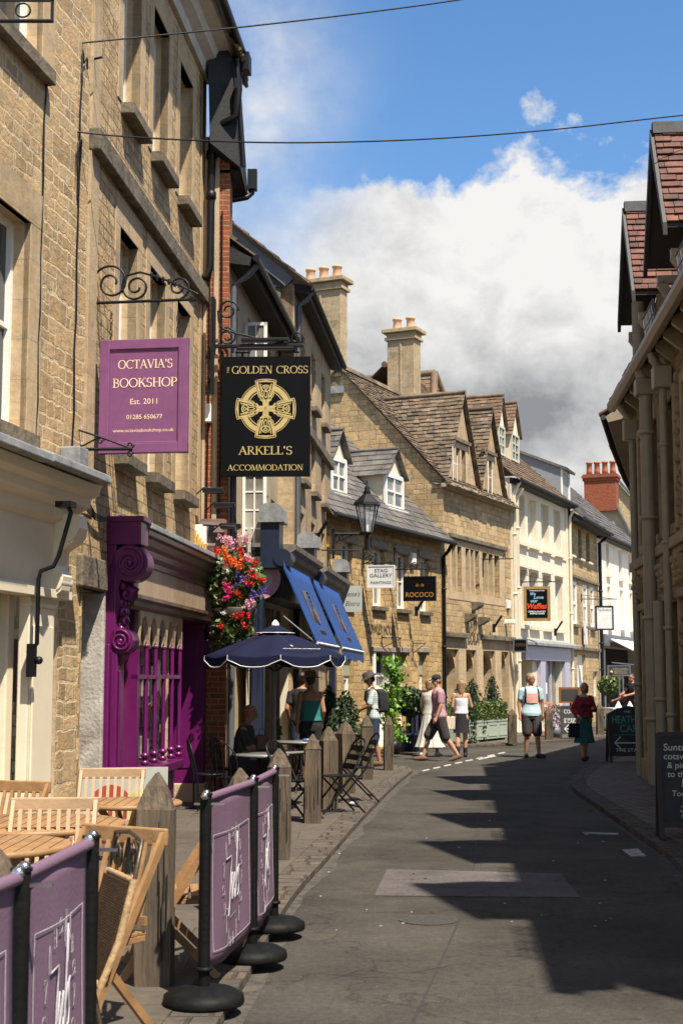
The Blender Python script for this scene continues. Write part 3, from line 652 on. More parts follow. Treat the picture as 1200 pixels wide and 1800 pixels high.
# ================================================================== LEFT SIDE
# ---- cream shop, nearest
JK = House('stone_shop_house', 'nearest stone house on the left with cream shopfront under a lead hood', (-3.89, 6.0), (0.18, 1.0), 'house')
JX = (Vector((-2.5, 13.7, 0)) - JK.A).length          # its far corner
def build_jacks():
    h = JK; R0 = h.root; X1 = JX - 0.05
    sz = h.uz(20, 755)[1]
    ops = [(h.u(-60), h.u(33), h.uz(33, 757)[1], h.uz(33, 375)[1]), (h.u(-60), h.u(45), h.uz(52, 120)[1] - 3.2 + 3.25, 9.6)]
    ops[1] = (h.u(-60), h.u(46), h.uz(50, 92)[1], 9.6)
    hood = h.uz(120, 835)[1]
    # the shop window occupies the ground floor
    shop = (1.0, h.u(100), 0.55, 2.75, 0.3)
    m = MB(); rv = []; wall(m, 0.0, X1, 0, 11.0, ops + [shop], rv=rv); m.build('wall', STONE_NEAR, R0); [q.build('reveal', ASHLAR, R0) for q in rv]
    e = MB(); e.poly([(X1,0,0),(X1,3,0),(X1,3,11),(X1,0,11)]); e.poly([(0,0,11),(X1,0,11),(X1,3,11),(0,3,11)]); e.build('side_wall', STONE_NEAR, R0)
    for i, o in enumerate(ops):
        w = window(R0, o, 0.2, 2, 2, 0.05, glass=GLASS, sill=TRIM_D, sill_ext=0.12, sill_out=0.1, sill_h=0.14, sash=True)
        t = MB(); q = 0.28       # flush stone surround, a hair proud of the rubble
        t.box(o[1], o[1]+q, -0.014, 0.05, o[2]-0.02, o[3]); t.box(o[0]-q, o[1]+q, -0.016, 0.05, o[3], o[3]+0.32)
        if i == 0: t.box(o[0], o[1]+q+0.05, -0.010, 0.05, o[2]-0.5, o[2]-0.14)
        t.build('surround', ASHLAR, w)
    # shopfront
    f = MB(); z0 = hood - 0.15; xe = h.u(150, -0.3)
    prof = [(0.0,z0),(-0.42,z0),(-0.40,z0-0.09),(-0.33,z0-0.12),(-0.31,z0-0.2),(-0.22,z0-0.25),(-0.20,z0-0.34),(-0.13,z0-0.38),(-0.11,z0-0.95),(-0.16,z0-0.97),(-0.16,z0-1.05),(0.0,z0-1.05)]
    f.ext(prof, 'x', 0.2, xe); f.build('cornice', CREAM, R0, bevel=0.006)
    l = MB(); xl = h.u(188, -0.52)
    n = 5
    for i in range(n):
        a = 0.1 + (xl - 0.1) * i / n; b = 0.1 + (xl - 0.1) * (i+1) / n - 0.006; dz = random.uniform(-0.012, 0.012)
        l.hexa([(a,-0.54,z0+0.01+dz),(b,-0.54,z0+dz+0.01),(b,0.0,z0+0.03),(a,0.0,z0+0.03),(a,-0.53,z0+0.085+dz),(b,-0.53,z0+0.085+dz),(b,0.0,z0+0.24),(a,0.0,z0+0.24)])
    l.build('lead_hood', LEAD, R0, bevel=0.012)
    p = MB(); xa, xb = h.u(50, -0.1), h.u(94, -0.1)
    zt = z0 - 1.05
    p.box(xa, xb, -0.10, 0.0, 0.06, zt); p.box(xa+0.06, xb-0.06, -0.12, -0.1, 0.5, zt-0.25); p.box(xa-0.02, xb+0.02, -0.15, 0, 0.06, 0.42); p.box(xa-0.01, xb+0.01, -0.118, 0, zt-0.09, zt-0.05)
    p.box(1.0, h.u(100)-0.0, 0.05, 0.12, 0.55, 0.8)
    p.build('pilaster', CREAM, R0, bevel=0.01)
    g = MB(); g.poly([(1.0,0.16,0.8),(xa+0.1,0.16,0.8),(xa+0.1,0.16,2.75),(1.0,0.16,2.75)])
    fr = MB(); xm = h.u(12, 0.1); fr.box(xm-0.04, xm+0.04, 0.10, 0.18, 0.8, 2.75); fr.box(xa-0.02, xa+0.1, 0.08, 0.2, 0.8, 2.75); fr.box(1.0, xa, 0.09, 0.18, 2.55, 2.75)
    fo = fr.build('window', CREAM, R0); g.build('pane', GLASS_L, fo)
    po = MB(); po.box(h.u(6,.15), h.u(30,.15), 0.150, 0.156, 1.5, 2.05); po.build('poster', mat('dark_poster', (0.06,0.02,0.04), 0.6, 0.6, 12, 0), fo)
    # ornate console bracket at the corner
    c = MB(); xk = h.u(120, -0.2)
    pr = [(0,z0-0.3),(-0.34,z0-0.3),(-0.36,z0-0.42),(-0.30,z0-0.55),(-0.19,z0-0.62),(-0.16,z0-0.75),(-0.22,z0-0.85),(-0.20,z0-0.98),(-0.10,z0-1.06),(-0.06,z0-1.22),(0,z0-1.25)]
    c.ext(pr, 'x', xk-0.22, xk)
    for (yy, zz, r) in ((-0.24, z0-0.45, 0.1), (-0.14, z0-0.9, 0.075)):
        c.tube([(xk-0.235,yy,zz),(xk+0.03,yy,zz)], r, 14); c.tube([(xk+0.02,yy,zz),(xk+0.045,yy,zz)], r*0.5, 10)
    c.build('console', CREAM, R0, bevel=0.006)
    # swan-necked lamp and its drop
    s = MB(); xs = h.u(64, -0.2)
    pts = [(xs,-0.12,1.92),(xs,-0.20,2.0),(xs,-0.20,2.55),(xs,-0.22,2.62),(xs+0.03,-0.32,2.66),(xs+0.04,-0.36,2.75),(xs+0.04,-0.43,3.0),(xs+0.02,-0.47,3.12),(xs,-0.44,3.19)]
    s.tube(pts, 0.02, 8); s.box(xs-0.03, xs+0.03, -0.19, -0.12, 1.72, 2.0); s.box(xs-0.07, xs+0.07, -0.5, -0.36, 3.16, 3.21); s.ball((xs, -0.22, 1.86), 0.035)
    s.build('awning_arm', BLACK, R0)
    # lead flashing box and cables on the wall
    b = MB(); xb2 = h.u(118, -0.1); b.box(xb2-0.05, xb2+0.18, -0.2, 0, hood-0.02, hood+0.24); b.box(xb2+0.2, xb2+0.3, -0.16, 0, hood-0.02, hood+0.2)
    b.build('flashing', LEAD, R0, bevel=0.015)
    for px, t, bo, nm in ((52, 90, 800, 0), (118, 62, 830, 1)):
        x = h.u(px); z1, z2 = h.uz(px, t)[1], h.uz(px, bo)[1]
        c = MB(); P = [(x + 0.012*math.sin(k*1.7) - 0.02*(k/14), -0.015 - 0.004*math.sin(k*2.3), z1 + (z2-z1)*k/14) for k in range(15)]
        if nm: P = [(x+0.14,-0.02,z1-0.12),(x+0.1,-0.03,z1-0.02),(x+0.04,-0.02,z1-0.1),(x,-0.02,z1+0.02)] + P[1:]
        c.tube(P, 0.009, 6); c.build('cable', BLACK, R0)
    a = MB(); a.tube([(h.u(140),-0.02,h.uz(140,76)[1]),(h.u(140),-0.1,h.uz(140,74)[1])], 0.012, 6); a.build('wire_hook', BLACK, R0)
    lp = MB(); x = h.u(112); z = h.uz(112, 232)[1]
    lp.tube([(x+.05,-.02,z-.5),(x-.02,-.03,z-.2),(x-.03,-.04,z),(x+.03,-.05,z+.05),(x+.08,-.03,z),(x+.07,-.02,z-.3),(x+.06,-.02,z-.55)], 0.009, 6); lp.build('cable', BLACK, R0)
build_jacks()

# ---- bookshop
BK = House('bookshop_house', 'tall stone house with three floors and purple shopfront', (-2.5, 13.7), (0.09, 1.0), 'house')
def build_bookshop():
    h = BK; r = h.root; XE = h.u(350)
    s2 = h.uz(250, 240)[1]; t2 = h.uz(300, 71)[1]; s1 = h.uz(250, 825)[1]; t1 = h.uz(255, 454)[1]
    ops = []
    for a, b in ((196,229),(252,281),(302,326)):
        ops += [(h.u(a), h.u(b), s2, t2), (h.u(a), h.u(b), s1, t1)]
    dz = h.uz(145, 1033)[1]
    door = (0.03, h.u(178), 0.0, dz, 0.45)
    shop = (h.u(226, -0.05), h.u(296), 0.7, 2.45, 0.3)
    ztop = h.uz(350, 60)[1]
    recess = (h.u(296)+0.03, XE-0.28, 0.0, 2.5, 0.36)
    m = MB(); rv = []; wall(m, 0, XE, 0, ztop, ops + [door, shop, recess], 0.24, rv=rv); m.build('wall', STONE_BOOK, r); [q.build('reveal', ASHLAR, r) for q in rv]
    for x in (0, XE): e = MB(); e.poly([(x,0,0),(x,4,0),(x,4,ztop),(x,0,ztop)]); e.build('side_wall', STONE_BOOK, r)
    for i, o in enumerate(ops):
        w = window(r, o, 0.22, 2, 2, 0.045, glass=GLASS, sill=TRIM_D, sill_ext=0.05, sill_out=0.15, sill_h=0.13, sash=True)
        t = MB(); q = 0.2
        t.box(o[0]-q, o[0], -0.012, 0.1, o[2]-0.0, o[3]); t.box(o[1], o[1]+q, -0.012, 0.1, o[2]-0.0, o[3]); t.box(o[0]-q, o[1]+q, -0.014, 0.1, o[3], o[3]+0.33)
        t.build('surround', ASHLAR, w)
    for a_, b_ in ((-0.01, 0.3), (XE-0.3, XE+0.005)): q = MB(); q.box(a_, b_, -0.012, 0.05, 3.3, ztop); q.build('quoins', ASHLAR, r)
    zs = h.uz(148, 205)[1]
    s = MB(); s.box(-0.02, XE+0.02, -0.10, 0.02, zs-0.24, zs); s.build('string_course', TRIM_D, r, bevel=0.02)
    # eaves: pale moulded cornice, roof and gutter
    c = MB(); zc = ztop
    c.ext([(0,zc-0.5),(-0.06,zc-0.5),(-0.08,zc-0.35),(-0.2,zc-0.28),(-0.24,zc-0.16),(-0.38,zc-0.1),(-0.42,zc),(0,zc)], 'x', -0.1, XE+0.02)
    c.build('cornice', mat('grey_cornice', (0.50,0.46,0.40), 0.7, 0.15, 6, 0.1), r)
    k = MB(); tiled(k, (-0.2,-0.5,zc), (XE+0.12,-0.5,zc), (XE+0.12,2.5,zc+2.6), (-0.2,2.5,zc+2.6), 10, th=0.04); k.build('roof', STONE_SLATE, r)
    g = MB(); g.tube([(-0.2,-0.52,zc-0.02),(XE+0.15,-0.52,zc-0.02)], 0.06, 8); g.box(XE+0.02, XE+0.28, -0.62, -0.35, zc-0.28, zc-0.02)
    g.tube([(XE+0.15,-0.5,zc-0.2),(XE+0.15,-0.42,zc-0.4),(XE+0.1,-0.05,zc-0.55)], 0.05, 8); g.build('gutter', BLACK, r)
    # worn stone lintel and limewashed door jamb beside the purple front
    l = MB(); l.box(-0.15, door[1]+0.02, -0.05, 0.1, dz, dz+0.32); l.build('lintel', TRIM_D, r, bevel=0.02)
    j = MB(); j.box(door[1]-0.05, door[1]+0.03, -0.03, 0.44, 0, dz-0.005); 
    LIME = mat('limewash', (0.40,0.36,0.31), 0.9, 0.3, 5, 0.5, 30, dirt=(0.16,0.12,0.09), dirt_amt=0.9)
    j.build('door_jamb', LIME, r, bevel=0.02)
    d = MB(); d.box(0.03, door[1]-0.06, 0.40, 0.44, 0, dz-0.01); d.build('door', mat('old_door', (0.06,0.05,0.04), 0.8, 0.4, 8, 0.3), r)
    # purple shopfront
    xa = h.u(184); PJ = 0.30
    zc = h.uz(300, 945, -0.4)[1]; ztopc = h.uz(205, 897, -0.3)[1]
    zf0 = h.uz(230, 1060, -0.2)[1]
    L1 = XE + 0.02
    def console(x0, x1):
        m = MB(); zt, zb = ztopc, zf0 - 0.62
        H = zt - zb
        m.box(x0, x1, -0.10, 0.0, zb+0.1, zt)                                   # back slab
        m.box(x0-0.02, x1+0.02, -0.36, -0.0, zt-0.26, zt+0.0)                     # block on top
        m.box(x0-0.04, x1+0.04, -0.39, -0.0, zt-0.02, zt+0.035)
        for (yy, zz, rr) in ((-0.24, zt-0.45, 0.19), (-0.16, zb+0.22, 0.13)):
            m.tube([(x0,yy,zz),(x1,yy,zz)], rr, 26)
            for xf, sg in ((x0, -1), (x1, 1)):
                m.tube([(xf+sg*0.012, yy + p[0], zz + p[2]) for p in scroll(0, 0, rr*0.86, 1.9, 1.2, 1, 40)], [0.016]*41, 6)
                m.ball((xf, yy, zz), rr*0.22, 6)
        m.ext([(-0.02,zt-0.4),(-0.16,zt-0.58),(-0.12,zt-0.7),(-0.15,zt-0.85),(-0.10,zb+0.4),(-0.18,zb+0.25),(-0.02,zb+0.1)], 'x', x0+0.03, x1-0.03)
        for k in range(6):                                                        # acanthus leaves
            zz = zt-0.68 - 0.09*k
            m.ball((x0+0.1, -0.16-0.02*math.sin(k*2), zz), 0.05, 6, (1.5,0.9,1.2)); m.ball((x1-0.1, -0.16, zz), 0.045, 6, (1.3,0.9,1.2))
        m.tube([((x0+x1)/2, -0.12, zt-0.66), ((x0+x1)/2, -0.25, zt-0.74), ((x0+x1)/2,-0.2,zt-0.82)], [0.06,0.075,0.05], 8)
        m.tube([((x0+x1)/2, -0.14, zb+0.1), ((x0+x1)/2, -0.1, zb-0.04)], [0.09,0.03], 10)
        o = m.build('console', PURPLE, r, bevel=0.008)
        t = MB(); n = 5
        for k in range(n): t.box(x1+0.022, x1+0.045, -0.34+0.0*k, -0.28, zt-0.24+k*0.045, zt-0.205+k*0.045)
        t.build('gilt_tassel', mat('gilt', (0.62,0.36,0.06), 0.5, 0.2, 10, 0.1), o)
        return o
    console(xa, xa+0.30); console(L1-0.30, L1)
    co = MB(); z1 = zc
    co.ext([(0,z1),(-0.37,z1),(-0.36,z1-0.06),(-0.33,z1-0.08),(-0.31,z1-0.15),(-0.28,z1-0.19),(-0.27,z1-0.25),(-0.245,z1-0.30),(-0.24,z1-0.36),(0,z1-0.36)], 'x', xa+0.34, L1-0.02)
    co.build('cornice', mat('cornice_paint', (0.085,0.05,0.042), 0.32, 0.35, 6, 0.1, stretch=(0.3,1,1), dirt=(0.26,0.17,0.10), dirt_amt=0.6), r, bevel=0.006)
    ld = MB()
    for k in range(4):
        a = xa+0.33 + (L1-xa-0.3)*k/4; b = xa+0.33 + (L1-xa-0.3)*(k+1)/4-0.01
        ld.hexa([(a,-0.40,z1+0.004),(b,-0.40,z1+0.004),(b,0,z1+0.03),(a,0,z1+0.03),(a,-0.39,z1+0.07),(b,-0.39,z1+0.07),(b,0,z1+0.17),(a,0,z1+0.17)])
    ld.build('lead_flashing', LEAD, r, bevel=0.01)
    fa = MB(); fa.box(xa+0.31, L1-0.3, -0.22, 0.0, zf0+0.1, z1-0.36); fa.build('fascia', FASCIA, r)
    fm = MB(); fm.ext([(0,zf0+0.1),(-0.26,zf0+0.1),(-0.265,zf0+0.06),(-0.23,zf0+0.03),(-0.22,zf0-0.02),(-0.17,zf0-0.05),(0,zf0-0.05)], 'x', xa+0.3, L1-0.3); fm.build('fascia_moulding', bpy.data.materials['cornice_paint'], r)
    pi = MB(); zb = zf0 - 0.55
    pi.box(xa-0.06, xa+0.34, -0.06, 0.0, 0.0, zb+0.12); pi.box(xa+0.0, xa+0.28, -0.13, -0.06, 0.0, zb+0.08); pi.box(xa+0.06, xa+0.22, -0.15, -0.13, 0.5, zb-0.15)
    pi.box(xa-0.04, xa+0.33, -0.18, -0.0, 0.0, 0.35); pi.build('pilaster', PURPLE, r, bevel=0.01)
    # gothic mullioned window
    xs, xe2 = shop[0], shop[1]
    fr = MB(); N = 6
    fr.box(xs, xs+0.09, -0.15, 0.05, 0.72, zf0-0.05)
    fr.box(xs, xe2, -0.16, -0.08, 1.70, 1.745)
    for i in range(1, N):
        x = xs + (xe2-xs)*i/(N-1); 
        fr.tube([(x,-0.14,0.75),(x,-0.14,2.12)], 0.026, 10)
        for zz in (0.78, 0.86): fr.lathe([(0.026,-0.03),(0.05,-0.01),(0.05,0.01),(0.026,0.03)], (x,-0.14,zz), 10)
        fr.lathe([(0.026,-0.02),(0.04,0),(0.026,0.02)], (x,-0.14,2.06), 10)
    ww = (xe2-xs)/(N-1); zsp, zap = 2.06, zf0-0.1
    fo = fr.build('window', PURPLE, r)
    ar = MB()                              # spandrels over pointed arches
    for i in range(N-1):
        a, b = xs+ww*i, xs+ww*(i+1); cx = (a+b)/2; H = zap - zsp
        Lp = [(a+0.02+ (ww/2-0.02)*(1-math.cos(t*math.pi/2*0.98))**0.9, zsp+H*math.sin(t*math.pi/2)) for t in [k/8 for k in range(9)]]
        ar.ext([(a, zsp)] + Lp + [(cx, zap+0.12), (a, zap+0.12)], 'y', -0.17, -0.11)
        Rp = [(2*cx-p[0], p[1]) for p in Lp]
        ar.ext([(b, zsp)] + Rp + [(cx, zap+0.12), (b, zap+0.12)], 'y', -0.17, -0.11)
    ar.build('tracery', FASCIA, fo)
    g = MB(); g.poly([(xs,0.05,0.72),(xe2,0.05,0.72),(xe2,0.05,zf0),(xs,0.05,zf0)]); g.build('pane', GLASS, fo)
    bk = MB(); rg = random.Random(3)
    for zz in (0.8, 1.15, 1.5, 1.85):
        x = xs + 0.1
        while x < xe2 - 0.1:
            w = rg.uniform(0.02, 0.07); hh = rg.uniform(0.16, 0.27)
            if rg.random() < 0.5: bk.box(x, x+w, 0.035, 0.047, zz, zz+hh)
            x += w + rg.uniform(0.02, 0.1)
    bk.build('books', mat('book_spines', (0.30,0.24,0.20), 0.6, 0.8, 9, 0), fo)
    st = MB(); st.box(xs-0.02, xe2+0.05, -0.2, 0.06, 0.62, 0.72); st.box(xs, xe2, -0.09, 0.0, 0.0, 0.62); st.box(xs+0.1, xe2-0.1, -0.11, -0.09, 0.12, 0.52); st.build('stall_riser', PURPLE, r, bevel=0.01)
    # lobby: its far side is the purple panelled pier facing the camera
    lo = MB(); xl = L1 - 0.34
    lo.box(xl, L1, -0.12, 0.36, 0.3, zf0+0.05); lo.box(xl-0.012, xl, -0.04, 0.28, 0.5, zf0-0.15); lo.build('lobby_panel', PURPLE, r, bevel=0.008)
    pl = MB(); pl.box(xl-0.03, L1+0.02, -0.16, 0.36, 0.0, 0.3); pl.build('plinth', TRIM, r, bevel=0.015)
    dd = MB(); dd.box(recess[0], recess[1], 0.32, 0.35, 0.06, 2.5); dd.box(recess[0]+.1, recess[1]-.1, .30, .32, .2, .9); dd.build('shop_door', PURPLE, r)
    ce = MB(); ce.box(recess[0]-0.02, xl, -0.1, 0.36, zf0-0.04, zf0+0.0); ce.build('lobby_ceiling', PURPLE, r)
    # meter box, small fixtures
    bx = MB(); xb = h.u(352, -0.08); zz = h.uz(352, 958, -.08)[1]; bx.box(xb-0.12, xb+0.12, -0.16, -0.0, zz, zz+0.28); o = bx.build('alarm_box', WHITE, r, bevel=0.015)
    bb = MB(); bb.box(xb-0.1, xb+0.1, -0.15, -0.0, zz-0.07, zz-0.004); bb.build('alarm_strobe', mat('blue_lens', (0.01,0.05,0.2), 0.2, 0.1, 3, 0), o)
    cb = MB(); x = h.u(140); zz = h.uz(160, 905)[1]
    for k in range(4): cb.tube([(0.0,-0.03-0.01*k,zz+0.02*k+0.02),(0.25,-0.05,zz-0.05+0.02*k),(0.5,-0.06,zz-0.04+0.015*k),(0.75,-0.04,zz+0.02)], 0.008, 6)
    cb.build('cable', BLACK, r)
    # menu case beyond the shopfront, and cream return
    ca = MB(); ca.box(L1+0.02, L1+0.06, -0.1, 0.0, 1.1, 1.72); ca.build('notice_case', BLACK, r)
build_bookshop()

# ---- brick return and dark jettied eaves next to it
BR = House('brick_house', 'narrow red brick wall with black jettied eaves and drainpipes', (-2.25, 19.62), (1.0, 0.0), 'house')
def build_brick():
    h = BR; r = h.root; W = 0.66
    m = MB(); wall(m, 0, W, 0, 9.4); m.poly([(W,0,0),(W,0.5,0),(W,0.5,9.4),(W,0,9.4)]); m.build('wall', BRICK_RED, r)
    st = MB(); x = h.u(373); st.box(x-0.03, x+0.035, -0.03, 0.02, 3.6, 9.4); x = h.u(353); st.box(x-0.02, x+0.02, -0.02, 0.02, 3.6, 9.4); st.build('render_strip', RENDER_ST, r)
    # jetty
    zb, zt = h.uz(400, 335)[1] + .28, h.uz(400, 60)[1] - .25
    j = MB(); j.hexa([(0.40,-0.35,zb+0.30),(0.81,-0.12,zb+0.02),(0.86,0.9,zb-0.1),(0.40,0.9,zb-0.1),(0.34,-0.35,zt+0.5),(0.70,-0.12,zt-0.2),(0.74,0.9,zt-0.2),(0.34,0.9,zt+0.6)])
    j.build('jettied_eaves', BLACK_W, r)
    bd = MB()
    for k in range(6): z = zb+0.55+k*0.3; 0 and bd.hexa([(0.42,-0.40,z),(0.84,-0.16,z-0.2),(0.84,-0.11,z-0.2),(0.42,-0.34,z),(0.42,-0.38,z+0.08),(0.84,-0.14,z-0.12),(0.84,-0.11,z-0.12),(0.42,-0.34,z+0.08)])
    bd.box(0.42, 0.80, 0.0, 0.9, zb-.02, zb+0.03); bd.build('eaves_board', BLACK_W, r)
    rf = MB(); tiled(rf, (0.80,-0.3,zt-0.15), (0.80,1.0,zt-0.15), (-0.3,1.0,zt+1.2), (-0.3,-0.4,zt+1.2), 6, th=0.05); rf.build('roof', STONE_SLATE, r)
    g = MB(); za = h.uz(412, 205)[1]
    g.box(0.74, 0.84, -0.30, -0.18, za+.3, za+0.45); g.box(0.86, 1.0, 0.7, 0.85, zb+0.0, zb+0.3)
    g.tube([(0.75,-0.16,zt-.2),(0.86,-0.12,zb+.03)], 0.04, 8)
    g.tube([(0.79,-0.26,za+.3),(0.77,-0.26,za-0.1),(0.5,-0.2,za-0.22),(0.42,-0.12,za-0.35),(0.40,-0.08,za-1.0),(0.40,-0.08,h.uz(372,470)[1]),(0.36,-0.08,h.uz(372,490)[1]),(0.2,-0.08,h.uz(360,490)[1])], 0.055, 10)
    for z in (za-0.6, za-1.2): g.lathe([(0.055,-.06),(0.075,-.05),(0.075,.05),(0.055,.06)], (0.40,-0.08,z), 10)
    g.tube([(0.94,0.78,zb+0.15),(0.92,0.78,zb-0.05),(0.85,0.75,zb-0.12),(0.6,0.6,zb-0.22)], 0.045, 8)
    g.build('downpipe', BLACK, r)
    for px, wd in ((361, 0.03), (383, 0.025)):
        x = h.u(px); c = MB(); c.tube([(x,-0.03,8.3),(x+0.01,-0.03,6.0),(x-0.01,-0.03,3.5)], 0.012, 6); c.build('cable', BLACK, r)
    b = MB(); x = h.u(361, -.1); z1, z2 = h.uz(361, 742, -.1)[1], h.uz(361, 710, -.1)[1]; b.box(x-0.04, x+0.04, -0.14, 0, z1, z2); b.build('junction_box', WHITE, r, bevel=0.01)
    # stepped lead and timber fascia with gilt lettering board low down
    f = MB(); f.ext([(-0.05,3.0),(-0.5,3.0),(-0.45,3.25),(-0.3,3.35),(-0.3,3.5),(-0.1,3.85),(-0.05,3.9)], 'x', 0.30, 0.64); f.build('fascia_end', bpy.data.materials['cornice_paint'], r, bevel=0.01)
    gi = MB()
    for k in range(6): gi.box(0.22+0.035*k, 0.245+0.035*k, -0.38, -0.36, 3.3-0.05*k, 3.75-0.05*k)
    gi.build('gilt_letters', bpy.data.materials['gilt'], r)
build_brick()

# ---- rendered inn with open casements
H4 = House('rendered_inn', 'stone-rendered inn with white casements swung open beside the brick wall', (-1.6, 19.72), (0.09, 1.0), 'inn')
H5C = Vector((-0.85, 25.0, 0))
def build_h4():
    h = H4; r = h.root; XE = 5.35; ze = 7.62
    ops = [(1.75, 2.6, 6.1, 7.25), (1.95, 2.75, 2.9+0.55, 4.75), (3.3, 4.1, 3.6, 4.75), (4.4, 4.95, 3.6, 4.75), (3.5, 4.3, 6.1, 7.25)]
    m = MB(); wall(m, 0, XE, 0, ze, ops, 0.2); m.build('wall', RENDER_ST, r)
    for o in ops: window(r, o, 0.16, 2, 2, 0.045, glass=GLASS, sill=TRIM_D, sill_h=0.09)
    n = MB(); n.poly([(0,0,0),(0,0.1,0),(0,0.1,ze),(0,0,ze)]); n.build('end_wall', RENDER_CR, r)
    # casements stand open at a right angle to the wall
    for (x, z0, hh, w, y, cols, rows) in ((h.u(425, -0.02), h.uz(430, 958, -0.1)[1], 1.10, 0.36, -0.01, 2, 4), (h.u(427, -0.02), h.uz(430, 632, -0.1)[1], 0.70, 0.34, -0.01, 2, 2)):
        f = MB(); t = 0.02
        f.box(x-t, x+t, y-w, y-w+0.05, z0, z0+hh); f.box(x-t, x+t, y-0.045, y, z0, z0+hh); f.box(x-t, x+t, y-w, y, z0, z0+0.06); f.box(x-t, x+t, y-w, y, z0+hh-0.05, z0+hh)
        for k in range(1, cols): yy = y - w*k/cols; f.box(x-t*.7, x+t*.7, yy-0.011, yy+0.011, z0, z0+hh)
        for k in range(1, rows): zz = z0 + hh*k/rows; f.box(x-t*.7, x+t*.7, y-w, y, zz-0.011, zz+0.011)
        fo = f.build('open_casement', WHITE, r)
        p = MB(); p.box(x-0.004, x+0.004, y-w+0.03, y-0.03, z0+0.04, z0+hh-0.04); p.build('pane', GLASS_L, fo)
    e = MB(); e.hexa([(-0.05,-0.3,ze-0.1),(XE+0.02,-0.3,ze-0.1),(XE+0.02,0.2,ze-0.02),(-0.05,0.2,ze-0.02),(-0.05,-0.33,ze+0.02),(XE+0.02,-0.33,ze+0.02),(XE+0.02,0.2,ze+0.3),(-0.05,0.2,ze+0.3)]); e.build('eaves', BLACK_W, r)
    rf = MB(); tiled(rf, (-0.05,-0.38,ze+0.02), (XE,-0.38,ze+0.02), (XE,1.9,ze+1.9), (-0.05,1.9,ze+1.9), 8, th=0.035); rf.build('roof', STONE_SLATE, r)
    g = MB(); g.tube([(-0.08,-0.40,ze+0.0),(XE-0.02,-0.40,ze+0.0)], 0.05, 8); g.build('gutter', BLACK, r)
    downpipe(r, [(0.12,-0.38,ze-0.05),(0.12,-0.25,ze-0.2),(0.12,-0.07,ze-0.32),(0.12,-0.07,0.1)], 0.045, GREYP, (6.2, 4.6, 2.4))
build_h4()

# ---- tall ashlar house with slate-hung gable
H5 = House('ashlar_house', 'tall weathered ashlar house with green slate-hung gable', (H5C.x, H5C.y), (0.093, 1.0), 'house')
def build_h5():
    h = H5; r = h.root; XE = 6.55; ze = 8.72
    us = [h.u(529), h.u(546), h.u(561)]; 
    zt, zb = h.uz(546, 594)[1], h.uz(546, 665)[1]
    z2t, z2b = h.uz(560, 690)[1]-0.0, h.uz(556, 738)[1]
    ops = []
    for a in (0.9, 2.75, 4.6):
        ops += [(a, a+0.75, 7.05, 8.15), (a, a+0.75, 5.35, 6.55), (a, a+0.7, 3.75, 4.75)]
    m = MB(); wall(m, 0, XE, 0, ze, ops, 0.22)
    m.poly([(0,0,0),(0,0.75,0),(0,0.75,ze),(0,0,ze)]); m.poly([(XE,0,0),(XE,5,0),(XE,5,ze+0.1),(XE,0,ze)]); m.build('wall', ASHLAR_W, r)
    for o in ops: window(r, o, 0.19, 2, 2, 0.045, glass=GLASS, sill=TRIM_D, sill_ext=0.04, sill_out=0.13, sill_h=0.1, sash=True)
    s = MB(); zs = h.uz(570, 795)[1]; s.box(-0.02, XE+0.03, -0.09, 0.02, zs-0.2, zs); s.build('string_course', TRIM_D, r, bevel=0.02)
    # slate-hung gable end over the lower roof
    rise = 0.86; D = 3.6
    g = MB(); g.poly([(0.0,0.02,5.5),(0.0,D,5.5),(0.0,D,ze+rise*D),(0.0,0.02,ze)]); g.build('gable_wall', ASHLAR_W, r)
    sl = MB(); z = 5.5
    while z < ze + rise*D - 0.1:
        ya = max(0.24, (z - ze)/rise + 0.12) if z > ze - 0.05 else 0.24
        y = D
        yb = ya
        cur = yb
        while cur < D - 0.02:
            w = random.uniform(0.34, 0.5); e = min(cur + w, D)
            sl.hexa([(-0.05,cur,z),(-0.05,e-0.006,z),(-0.02,e-0.006,z),(-0.02,cur,z),(-0.015,cur,z+0.21),(-0.015,e-0.006,z+0.21),(-0.002,e-0.006,z+0.21),(-0.002,cur,z+0.21)]); cur = e
        z += 0.2
    sl.build('hung_slates', SLATE_G, r)
    b = MB(); b.hexa([(-0.1,0.15,ze-0.02),(0.02,0.15,ze-0.02),(0.02,D,ze+rise*D-0.16),(-0.1,D,ze+rise*D-0.16),(-0.1,0.0,ze+0.12),(0.02,0.0,ze+0.12),(0.02,D,ze+rise*D+0.08),(-0.1,D,ze+rise*D+0.08)]); b.build('verge_board', GREYP, r)
    rf = MB(); tiled(rf, (-0.22,-0.28,ze-0.02), (XE+0.15,-0.28,ze-0.02), (XE+0.15,D,ze+rise*D+0.12), (-0.22,D,ze+rise*D+0.12), 14, th=0.045)
    rf.build('roof', STONE_SLATE, r)
    g = MB(); g.tube([(0.05,-0.30,ze-0.02),(XE+0.15,-0.30,ze-0.02)], 0.055, 8); g.hexa([(0.0,-0.24,ze-0.14),(XE+.1,-0.24,ze-0.14),(XE+.1,0.0,ze-0.1),(0,0.0,ze-0.1),(0,-0.27,ze),(XE+.1,-0.27,ze),(XE+.1,0,ze+.05),(0,0,ze+.05)]); g.build('gutter', BLACK_W, r)
    downpipe(r, [(0.22,-0.28,ze-0.05),(0.22,-0.2,ze-0.2),(0.22,-0.06,ze-0.3),(0.22,-0.06,0.1)], 0.05, GREYP, (7.4, 5.6, 3.6))
build_h5()

